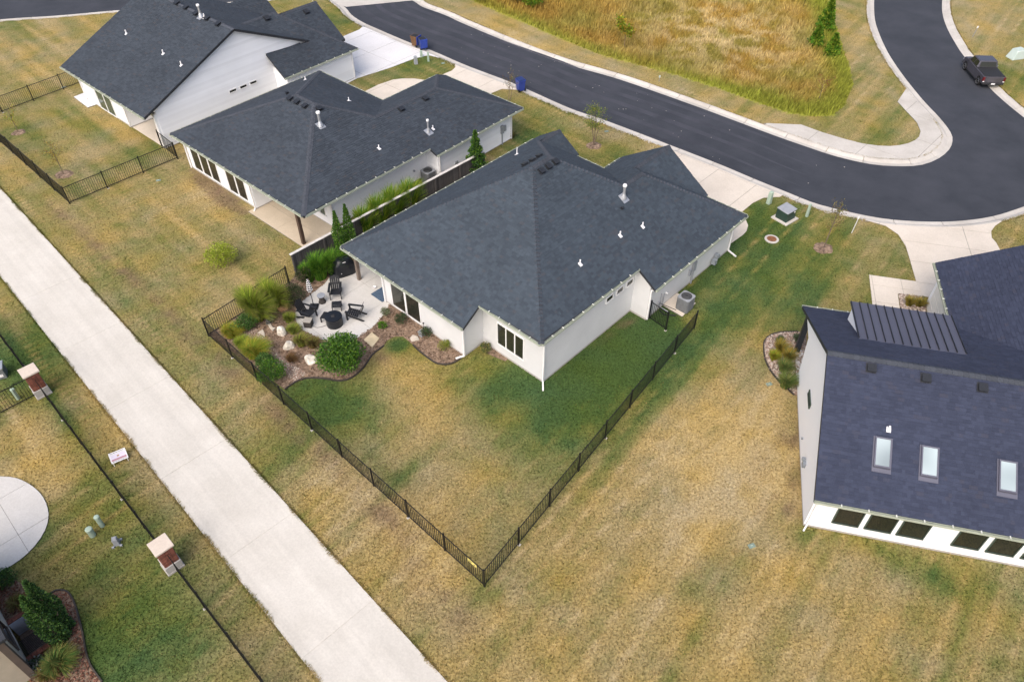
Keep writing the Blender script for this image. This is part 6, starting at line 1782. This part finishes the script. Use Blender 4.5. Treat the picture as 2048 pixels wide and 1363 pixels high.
for sy in (-1, 1):
    mb = MB(); mb.box(xr - .018, xr + .12, sy * tw - .12 * (sy > 0) - .0 * (sy < 0), sy * tw + .12 * (sy < 0) + .01 * sy, .62, .95) if False else mb.box(xr - .018, xr + .12, min(sy * (tw - .13), sy * (tw + .012)), max(sy * (tw - .13), sy * (tw + .012)), .64, .95)
    mb.build('tail_light', M['red'], tr)
    mb = MB(); mb.box(xr - .03, xr, min(sy * (tw - .13), sy * (tw - .02)), max(sy * (tw - .13), sy * (tw - .02)), .56, .63); mb.build('reversing_light', M['plate'], tr)
    mb = MB(); mb.box(xf - .06, xf + .03, min(sy * (tw - .3), sy * (tw - .02)), max(sy * (tw - .3), sy * (tw - .02)), .62, .78); mb.build('headlight', M['plate'], tr)
    mb = MB(); mb.box(cx1 + .1, cx1 + .22, min(sy * tw, sy * (tw + .18)), max(sy * tw, sy * (tw + .18)), 1.02, 1.16); bevel(mb.build('wing_mirror', M['paint'], tr), .02)
    mb = MB(); mb.box(-L2 + .45, L2 - .45, min(sy * (tw - .02), sy * (tw + .04)), max(sy * (tw - .02), sy * (tw + .04)), .28, .33); mb.build('running_board', M['tonneau'], tr)
    for x in (-L2, L2):
        w = bpy.data.objects.new('wheel', None); col.objects.link(w); w.parent = tr; w.location = (x, sy * (tw - .1), .33); w.rotation_euler = (R(90) if sy < 0 else R(-90), 0, 0)
        mb = MB(); mb.lathe([(.2, -.1), (.3, -.1), (.33, -.06), (.33, .07), (.3, .11), (.21, .11)], 22); mb.build('tyre', M['tyre'], w)
        mb = MB(); mb.lathe([(.05, .06), (.2, .06), (.215, .105), (.2, .118), (.18, .095), (.07, .09), (.04, .11)], 20); mb.build('rim', M['rim'], w)
    mb = MB(); mb.box(cx0 + .02, cx0 + .05, min(sy * (tw - .1), sy * (tw - .02)), max(sy * (tw - .1), sy * (tw - .02)), 1.1, 1.16) ; mb.build('door_handle', M['rim'], tr)

# ------------------------------------------------------------------ signs
sp = P(243, 925)
sg = thing('yard_sign', 'white and maroon yard sign on wire legs between spear fence and path', 'sign', (sp.x, sp.y, 0), R(32))
TL = R(-62)     # the board leans far back
def sbox(name, x0, x1, y0, y1, d0, d1, mat):
    mb = MB(); mb.box(x0, x1, y0, y1, d0, d1); o = mb.build(name, mat, sg); o.rotation_euler = (R(28), 0, 0); o.location = (0, 0, .16); return o
sbox('board', -.36, .36, 0, .5, -.006, .006, M['signwhite'])
sbox('picture_panel', -.32, .32, .16, .37, .006, .008, M['signlilac'])
sbox('stripe', -.32, .32, .135, .165, .009, .011, M['maroon']); sbox('stripe', -.32, .32, .095, .122, .0085, .011, M['maroon'])
sbox('stripe', -.32, .32, .385, .395, .0085, .011, M['greyprint'])
sbox('emblem', -.05, .05, .24, .31, .009, .011, M['goldprint'])
for row, (y, h) in enumerate(((.43, .04), (.04, .035))):
    x = -.3
    while x < .28:
        w = random.uniform(.02, .05); sbox('letter', x, min(x + w, .3), y, y + h, .0085, .0105, M['greyprint']); x += w + .014
for sx in (-1, 1):
    mb = MB(); mb.bar((sx * .3, -.05, 0), (sx * .3, .02, .2), .02, .02); mb.build('leg', M['trim'], sg)
    mb = MB(); mb.bar((sx * .3, .44, 0), (sx * .3, .41, .4), .015, .015); mb.build('leg', M['trim'], sg)
# small yellow notice on the back fence
fd = (P(969, 1172) - P(418, 672)); fd.normalize(); fpos = P(969, 1172) - fd * .62
yn = thing('fence_notice', 'small yellow notice hung on the back fence near its corner post', 'sign', (fpos.x, fpos.y, 0), math.atan2(fd.y, fd.x))
mb = MB(); mb.box(-.24, .24, -.03, -.022, 1.02, 1.2); mb.build('board', M['yellow'], yn)
mb = MB(); mb.box(-.19, .02, -.034, -.031, 1.13, 1.16); mb.box(-.19, -.05, -.034, -.031, 1.07, 1.1); mb.box(.1, .16, -.034, -.031, 1.08, 1.15); mb.build('lettering', M['furn'], yn)

# ------------------------------------------------------------------ window well of the cream house
E45 = frame(45)
ww = thing('window_well', 'brick-rimmed window well with steel lining and ladder at the cream house', 'window well', E45(-3.8, -21.9), R(45))
wtf = lambda a, b, z: (a + 3.8, -(b + 21.9), z)
for a0, a1, b0, b1 in ((-4.33, -3.2, -22.95, -22.75), (-4.33, -3.2, -21.0, -20.8), (-3.2, -3.0, -22.95, -20.8)):
    nb = max(1, round(max(a1 - a0, b1 - b0) / .2))
    for k in range(nb):
        mb = MB(wtf)
        if a1 - a0 > b1 - b0: mb.box(a0 + k * (a1 - a0) / nb, a0 + (k + 1) * (a1 - a0) / nb - .012, b0, b1, 0, .16)
        else: mb.box(a0, a1, b0 + k * (b1 - b0) / nb, b0 + (k + 1) * (b1 - b0) / nb - .012, 0, .16)
        mb.build('brick', M['brick'], ww)
mb = MB(wtf)
WELL = (-4.33, -3.21, -22.74, -21.01)
a0, a1, b0, b1 = WELL
nz = 26
def zig(k): return .02 * (k % 2)
for k in range(nz):
    z0_, z1_ = -.75 + k * .88 / nz, -.75 + (k + 1) * .88 / nz
    q0, q1 = zig(k), zig(k + 1)
    mb.face([(a1 - q0, b0, z0_), (a1 - q0, b1, z0_), (a1 - q1, b1, z1_), (a1 - q1, b0, z1_)]); mb.face([(a0, b0 + q0, z0_), (a1, b0 + q0, z0_), (a1, b0 + q1, z1_), (a0, b0 + q1, z1_)]); mb.face([(a0, b1 - q0, z0_), (a1, b1 - q0, z0_), (a1, b1 - q1, z1_), (a0, b1 - q1, z1_)])
mb.build('steel_lining', M['corr'], ww)
mb = MB(wtf); mb.box(a0, a1, b0, b1, -.8, -.74); mb.build('gravel_floor', M['gravelbed'], ww)
for b in (-22.35, -21.95):
    mb = MB(wtf); mb.tube((a1 - .08, b, -.72), (a1 - .08, b, .2), .018); mb.build('ladder_rail', M['black'], ww)
for k in range(4):
    mb = MB(wtf); mb.tube((a1 - .08, -22.35, -.6 + k * .22), (a1 - .08, -21.95, -.6 + k * .22), .015); mb.build('ladder_rung', M['black'], ww)
for k in range(12):
    mb = MB(wtf); b = -21.75 + k * .062; mb.bar((a0, b, .175), (a1 + .1, b, .175), .018, .025); mb.build('grate_bar', M['black'], ww)

# ------------------------------------------------------------------ lawn, tall field and turf
FIELD = P2([(900, -60), (930, -6), (975, 16), (1030, 38), (1086, 63), (1142, 86), (1197, 109), (1253, 124), (1350, 150), (1430, 175), (1511, 204), (1578, 227), (1632, 234), (1667, 230), (1688, 212), (1704, 172), (1696, 134), (1683, 94), (1667, 40), (1656, 0), (1645, -60)])
WELL_POLY = [tuple(E45(a, b).xy) for a, b in ((-4.4, -22.85), (-4.4, -20.9), (-3.1, -20.9), (-3.1, -22.85))]
# drier (+) and greener (-) places on the turf: photo pixel, radius in metres (along the house axes a, b), strength
SPOTS = [(1200, 740, 6, 2.6, -.46), (1290, 690, 5, 2.2, -.4), (1120, 830, 4, 2.0, -.38), (1000, 770, 2.2, 1.6, -.4), (690, 830, 1.8, 3.0, -.5), (610, 800, 1.4, 2.0, -.45), (790, 960, 1.0, .8, -.35),
         (840, 960, 3.6, 3.6, .4), (780, 735, 1.4, 3.2, .2), (870, 790, 1.5, 2.5, .1), (900, 1090, 2.5, 2.5, .1), (1010, 900, 3, 2, .12), (968, 1185, .7, .6, -.6), (795, 690, .5, .55, -1.2),
         (1455, 570, 5, 2.0, -.4), (1540, 430, 2.6, 3.0, -.5), (1500, 500, 3, 2.2, -.38), (1680, 540, 5, 5, -.2), (1590, 620, 3, 2, -.28), (1400, 690, 5, 1.0, -.32), (1760, 500, 2, 2, -.1), (1260, 860, 5, .8, -.3),
         (1480, 900, 7, 4, .3), (1350, 1080, 7, 5, .2), (1560, 900, 4, 2, .2), (1600, 1062, .8, .9, -.7), (1790, 1120, .5, 1.6, -.45), (1880, 1150, .5, 1.2, -.4), (1380, 1180, 1, 1, -.35), (1480, 1130, .8, 1.8, -.2), (1700, 1250, 4, 5, .15), (2020, 1200, 2, 2, -.1),
         (130, 1180, 3.2, 4, -.26), (330, 1260, 2.8, 5, -.22), (230, 1330, 3.5, 3, -.26), (75, 700, 2, 3, -.5), (20, 760, 1.8, 3, -.45), (120, 850, .9, 2.2, -.5), (60, 870, 2, 2.2, .4), (100, 950, 1.4, 2.2, .3), (200, 1000, 1.4, 2.5, -.3), (130, 1010, 1.2, 1.5, .15),
         (280, 900, .8, 6, .2), (420, 1180, .8, 4, .1), (400, 1000, .6, 3, .15), (330, 1090, .6, 2, -.15), (520, 800, 1.3, 5, .12), (700, 1010, 1.4, 3, .15), (860, 1180, 1.2, 2.5, .2), (560, 900, 1.2, 2, -.2), (950, 1330, 2.0, 2.5, .12), (760, 1090, .8, 1.2, -.3),
         (430, 470, 3, 4, .05), (330, 420, 2, 3, .1), (420, 400, 1.5, 2, .25), (250, 480, 2, 3, .1), (100, 450, 2, 4, .12), (60, 260, 2, 3, -.2), (230, 290, 3, 2, .15), (290, 300, 1.5, 1, -.35), (180, 340, 2, 2, -.1), (60, 90, 4, 6, .12), (30, 60, 1.5, 5, -.3), (150, 120, 3, 4, .2),
         (1100, 245, 3, 4, -.18), (1050, 285, 2, 2.5, -.5), (1250, 300, 2.4, 2, -.3), (1200, 250, 1.5, 3, .1), (1290, 290, 1.5, 2, .25), (860, 125, 3.5, 4, -.5), (780, 155, 2, 2, -.3), (660, 40, 3, 3, -.4), (580, 20, 4, 4, -.1), (1960, 40, 6, 6, .1), (2010, 150, 2.5, 2.5, -.4), (2020, 460, 2, 3, -.1),
         (1790, 230, 3, 3, -.12), (1760, 270, 2, 3, -.2), (1755, 120, 4, 1.2, .2), (1720, 60, 5, 2, .15), (1300, 190, 2, 14, .2), (1000, 60, 2, 8, .25), (1500, 240, 1.2, 6, .1)]
SP = [(P(u, v).xy, ra, rb, k) for u, v, ra, rb, k in SPOTS]
YARD = P2([(418, 672), (969, 1172), (1388, 657), (1260, 560), (1000, 560), (780, 600), (580, 568)])
SOIL = [(P(u, v).xy, ra, rb) for u, v, ra, rb in ((120, 430, .35, 2.2), (180, 480, .4, 3), (250, 545, .4, 3), (320, 610, .35, 2.5), (400, 690, .5, 2.2), (450, 730, .5, 1.6), (560, 830, .5, 2), (425, 375, .7, 2.6), (640, 900, .5, 2.0), (770, 1030, .6, 2.2), (880, 1190, .7, 1.8), (1590, 870, 2.5, .5), (1595, 960, 2, .5), (765, 716, .3, .5), (1560, 1010, .6, .8), (1260, 640, 1.6, .3))]
GRAD_T = np.array([0.0, 0.22, 0.42, 0.6, 0.78, 0.92, 1.0])
GRAD_C = np.array([(0.038, 0.078, 0.020), (0.072, 0.108, 0.025), (0.138, 0.146, 0.037), (0.213, 0.185, 0.060), (0.282, 0.22, 0.083), (0.335, 0.255, 0.096), (0.365, 0.285, 0.125)])

def lawn_colour(x, y, fine=None):
    c45 = math.sqrt(.5)
    a = (x + y) * c45; b = (x - y) * c45
    t = 0.64 + 0.24 * (fbm(x * .3, y * .3, 1, 4) - .5) + 0.34 * (fbm(x * 1.1, y * 1.1, 21, 4, .65) - .5)
    # mower and wheel lines run with the lots
    lr = np.clip((b + 31) / 5, 0, 1)            # left of the patio the mower ran along the path, right of it across
    c53, s53 = math.cos(R(53)), math.sin(R(53))
    a2 = x * c53 + y * s53; b2 = x * s53 - y * c53
    along = (.55 * fbm(a2 * .09, b2 * 1.2, 31, 3) + .45 * fbm(a2 * .12, b2 * 3.4, 35, 3)) * lr + (.55 * fbm(a * 1.4, b * .1, 33, 3) + .45 * fbm(a * 3.6, b * .12, 37, 3)) * (1 - lr)
    yd = inside(YARD, x, y)
    t = t + 0.8 * (along - .5) * np.where(yd, .35, 1)
    # wheel lines of the mower: pale, a hand wide, broken
    w1 = np.abs(np.sin(b2 * math.pi / 1.15 + 1.6 * vnoise(a2 * .05, b2 * .3, 43))); w2 = np.abs(np.sin(a * math.pi / 1.2 + 1.4 * vnoise(a * .3, b * .05, 44)))
    ww = (np.exp(-(w1 / .2) ** 2) * lr + np.exp(-(w2 / .2) ** 2) * (1 - lr)) * np.where(yd, .3, 1)
    t = t + .36 * ww * np.clip(fbm(a2 * .25, b2 * .5, 47, 2) * 2.4 - .7, 0, 1)
    for p, ra, rb, k in SP:
        pa, pb = (p.x + p.y) * c45, (p.x - p.y) * c45
        d = ((a - pa) / (ra * 1.0)) ** 2 + ((b - pb) / (rb * 1.0)) ** 2
        m = d < 9
        if m.any(): t[m] += (k * .72 if k < 0 else k * .8) * np.exp(-d[m] * 0.9) * (0.75 + 0.5 * vnoise(a[m] * 1.3, b[m] * 1.3, 51))
    t = t - .1 * yd * (0.6 + .8 * vnoise(x * .4, y * .4, 99))      # watered yard
    if fine is not None: t = t + fine
    # dark weed clumps in the thin turf
    t = t - .12 * np.clip((fbm(x * 1.9, y * 1.9, 95, 3) - .6) * 6, 0, 1)
    t = np.clip(t, 0.08, 1)
    C = np.stack([np.interp(t, GRAD_T, GRAD_C[:, i]) for i in range(3)], 1) * 1.08
    # hue drifts between straw and reddish brown
    w = fbm(x * .6, y * .6, 61, 3)
    C[:, 0] *= 1 + .2 * (w - .5); C[:, 2] *= 1.14 - .8 * (w - .5)
    # thin, bare soil where the turf failed
    for p, ra, rb in SOIL:
        pa, pb = (p.x + p.y) * c45, (p.x - p.y) * c45
        d = ((a - pa) / ra) ** 2 + ((b - pb) / rb) ** 2
        s = (np.exp(-d) * np.clip((fbm(x * 1.6, y * 1.6, 65, 3) - .3) * 3, 0, 1))[:, None]
        C = C * (1 - .75 * s) + np.array((0.17, 0.115, 0.075)) * .75 * s
    f = inside(FIELD, x, y)
    if f.any(): C[f] = field_colour(x[f], y[f])
    g = inside(gardenB, x, y)
    if g.any(): C[g] = C[g] * .45 + np.array((0.17, 0.11, 0.08)) * .55
    return C

_fp = np.array(FIELD)
def edge_dist(x, y):
    d = np.full(x.shape, 1e9)
    for i in range(1, len(_fp) - 2):
        p, q = _fp[i], _fp[i + 1]; v = q - p; L2_ = v @ v
        s = np.clip(((x - p[0]) * v[0] + (y - p[1]) * v[1]) / L2_, 0, 1)
        d = np.minimum(d, np.hypot(x - p[0] - s * v[0], y - p[1] - s * v[1]))
    return d

def field_colour(x, y):
    n = fbm(x * .3, y * .3, 71, 4); n2 = fbm(x * 1.1, y * 1.1, 75, 3)
    gold = np.array((0.42, 0.285, 0.07)); straw = np.array((0.52, 0.42, 0.22)); oliv = np.array((0.33, 0.285, 0.07)); lime = np.array((0.28, 0.30, 0.045))
    s = np.clip((n - .36) * 3.5, 0, 1)[:, None]
    C = gold * (1 - s) + oliv * s
    # a thin, bleached patch in the middle of the field
    c = P(1440, 70).xy
    d = np.exp(-(((x - c.x) / 7.5) ** 2 + ((y - c.y) / 9) ** 2))[:, None] * np.clip((n2 - .38) * 5, 0, 1)[:, None]
    C = C * (1 - d) + straw * d
    e = edge_dist(x, y)
    # damp lime-green growth along the mown margin, strongest towards the street corner
    k = np.clip((x - 6) / 14, .55, 1)
    l = (np.exp(-(e / (1.5 * k + .3)) ** 2) * np.clip(.5 + n2, 0, 1) * k)[:, None]
    l = np.clip(l * 1.5, 0, 1)
    return (C * (1 - l) + lime * l) * (0.9 + .3 * n2)[:, None]

def ax(lo, hi, step, far):
    inner = np.arange(lo, hi + step / 2, step)
    g = np.array([2, 5, 10, 20, 45, 100, 200, 400, far])
    return np.concatenate([lo - g[::-1], inner, hi + g])
xs = ax(-62, 58, 0.3, 700); ys = ax(6, 92, 0.3, 700)
X, Y = np.meshgrid(xs, ys)
x, y = X.ravel(), Y.ravel()
z = np.zeros_like(x)
for poly in ROADS: z[inside(poly, x, y)] = -0.2
z[inside(WELL_POLY, x, y)] = -1.6
nx, ny = len(xs), len(ys)
ii = (np.arange(ny - 1)[:, None] * nx + np.arange(nx - 1)[None, :]).ravel()
F = np.stack([ii, ii + 1, ii + nx + 1, ii + nx], 1)
ground = tri_object('lawn', np.stack([x, y, z], 1), F, lawn_colour(x, y), M['lawn'], smooth=False)
ground['kind'] = 'structure'

BARE = NOGRASS + NOGRASS_H + [WELL_POLY]
def scatter(n, lo, hi, far=1.0, poly=None):
    """random places on the ground, thinning with distance from the viewer"""
    px = rng.uniform(lo[0], hi[0], n); py = rng.uniform(lo[1], hi[1], n)
    d = np.sqrt(px ** 2 + py ** 2 + CAMH ** 2)
    keep = rng.random(n) < np.minimum(1, (33 / d) ** 2.4) * far
    # only the part of the lawns the photograph can see, and a margin round it
    keep &= np.abs(px) < 0.86 * py * .72 + 15.5
    px, py = px[keep], py[keep]
    if poly is not None:
        k = inside(poly, px, py); return px[k], py[k]
    k = np.ones(len(px), bool)
    for q in BARE: k &= ~inside(q, px, py)
    k &= ~inside(FIELD, px, py)
    return px[k], py[k]

def turf(n, lo, hi, hmin, hmax, w, name, label):
    px, py = scatter(n, lo, hi)
    k = len(px)
    fine = 0.34 * (fbm(px * 3.2, py * 3.2, 91, 3, .6) - .5) + rng.normal(0, .13, k)
    C = lawn_colour(px, py, fine)
    h = rng.uniform(hmin, hmax, k); th = rng.uniform(0, 6.28, k); lean = rng.uniform(.3, 1.1, k) * h
    ph = rng.uniform(0, 6.28, k)
    ww_ = w * rng.uniform(.6, 1.4, k)
    ax_, ay_ = np.cos(th) * ww_, np.sin(th) * ww_
    V = np.stack([np.stack([px - ax_, py - ay_, np.full(k, -.003)], 1), np.stack([px + ax_, py + ay_, np.full(k, -.003)], 1), np.stack([px + np.cos(ph) * lean, py + np.sin(ph) * lean, h], 1)], 1).reshape(-1, 3)
    F = np.arange(3 * k).reshape(k, 3)
    C2 = C * rng.normal(1.05, .28, (k, 1)).clip(.45, 1.8)
    o = tri_object(name, V, F, np.repeat(C2, 3, 0), M['blade'])
    o['kind'] = 'stuff'
    return tag(o, label, 'grass')
turf(2300000, (-56, 8), (54, 84), .025, .075, .026, 'turf', 'short mown turf of mixed green and straw-coloured grass on every lawn')

def prairie():
    px, py = scatter(300000, (P(900, -30).x - 4, P(1632, 236).y - 2), (P(1704, 0).x + 6, P(1300, -20).y), 2.2, FIELD)
    e = edge_dist(px, py)
    C = field_colour(px, py)
    n = fbm(px * .5, py * .5, 81, 3)
    k = len(px)
    h = (.18 + .42 * n + .2 * rng.random(k)) * np.clip(e / 1.2 + .55, 0, 1)
    c = P(1440, 70).xy
    thin = np.exp(-(((px - c.x) / 7.5) ** 2 + ((py - c.y) / 9) ** 2)); h *= 1 - .5 * thin
    th = rng.uniform(0, 6.28, k); ph = rng.normal(0.5, 1.2, k); lean = h * rng.uniform(.15, .7, k)
    w = rng.uniform(.02, .05, k)
    ax_, ay_ = np.cos(th) * w, np.sin(th) * w
    mx, my = px + np.cos(ph) * lean * .4, py + np.sin(ph) * lean * .4
    V = np.stack([np.stack([px - ax_, py - ay_, np.zeros(k)], 1), np.stack([px + ax_, py + ay_, np.zeros(k)], 1), np.stack([mx + ax_ * .8, my + ay_ * .8, h * .6], 1), np.stack([mx - ax_ * .8, my - ay_ * .8, h * .6], 1), np.stack([px + np.cos(ph) * lean, py + np.sin(ph) * lean, h], 1)], 1).reshape(-1, 3)
    b = np.arange(k)[:, None] * 5
    F = np.concatenate([b + np.array([0, 1, 2]), b + np.array([0, 2, 3]), b + np.array([3, 2, 4])])
    C = C * rng.normal(1, .2, (k, 1)).clip(.55, 1.6)
    o = tri_object('field_grass', V, F, np.repeat(C, 5, 0), M['blade'])
    o['kind'] = 'stuff'
    tag(o, 'tall golden prairie grass with lime-green margins across the street', 'grass')
prairie()

def edge_tufts():
    """grass creeping over the edges of the path and the kerbs"""
    pts, nrm = [], []
    for a_, sg in ((2.74, 1), (6.03, -1)):
        b = rng.uniform(-58, -5, 16000)
        p = np.array([tuple(PW(a_, q).xy) for q in b]); pts.append(p); n_ = np.array(tuple((PW(1, 0) - PW(0, 0)).xy)) * sg; nrm.append(np.tile(n_, (len(p), 1)))
    for line, inner in ((near_out, near_l), (far_out, far_l), (armr_out, armr_l)):
        i = rng.integers(2, len(line) - 2, 9000); f = rng.random(9000)[:, None]
        A_ = np.array([tuple(line[k]) for k in i]); B_ = np.array([tuple(line[k + 1]) for k in i]); C_ = np.array([tuple(inner[k]) for k in i])
        pts.append(A_ + (B_ - A_) * f); d = C_ - A_; nrm.append(d / np.linalg.norm(d, axis=1)[:, None])
    p = np.concatenate(pts); d = np.concatenate(nrm); n = len(p)
    # ragged: deep in some places, bare in others
    deep = np.clip((fbm(p[:, 0] * 1.1, p[:, 1] * 1.1, 111, 3) - .38) * 3, 0, 1)
    keep = rng.random(n) < .25 + .75 * deep
    keep &= ~(inside(driveA, p[:, 0], p[:, 1]) | inside(driveB, p[:, 0], p[:, 1]) | inside(driveC, p[:, 0], p[:, 1]) | inside(driveD, p[:, 0], p[:, 1]) | inside(apron, p[:, 0], p[:, 1]))
    p, d, deep = p[keep], d[keep], deep[keep]; n = len(p)
    p = p - d * rng.uniform(0, .12, n)[:, None]
    h = rng.uniform(.05, .1, n); reach = rng.uniform(.02, .07, n) + .13 * deep * rng.random(n)
    th = rng.uniform(0, 6.28, n); w = rng.uniform(.012, .028, n)
    o1 = np.stack([np.cos(th) * w, np.sin(th) * w], 1)
    tip = p + d * reach[:, None] + rng.normal(0, .03, (n, 2))
    V = np.stack([np.c_[p - o1, np.zeros(n)], np.c_[p + o1, np.zeros(n)], np.c_[tip, h]], 1).reshape(-1, 3)
    Cc = lawn_colour(p[:, 0], p[:, 1], rng.normal(0.02, .12, n)) * rng.normal(1.12, .22, (n, 1)).clip(.5, 1.6)
    o = tri_object('edge_grass', V, np.arange(3 * n).reshape(n, 3), np.repeat(Cc, 3, 0), M['blade'])
    o['kind'] = 'stuff'
    tag(o, 'ragged grass creeping over the edges of the path and kerbs', 'grass')
edge_tufts()
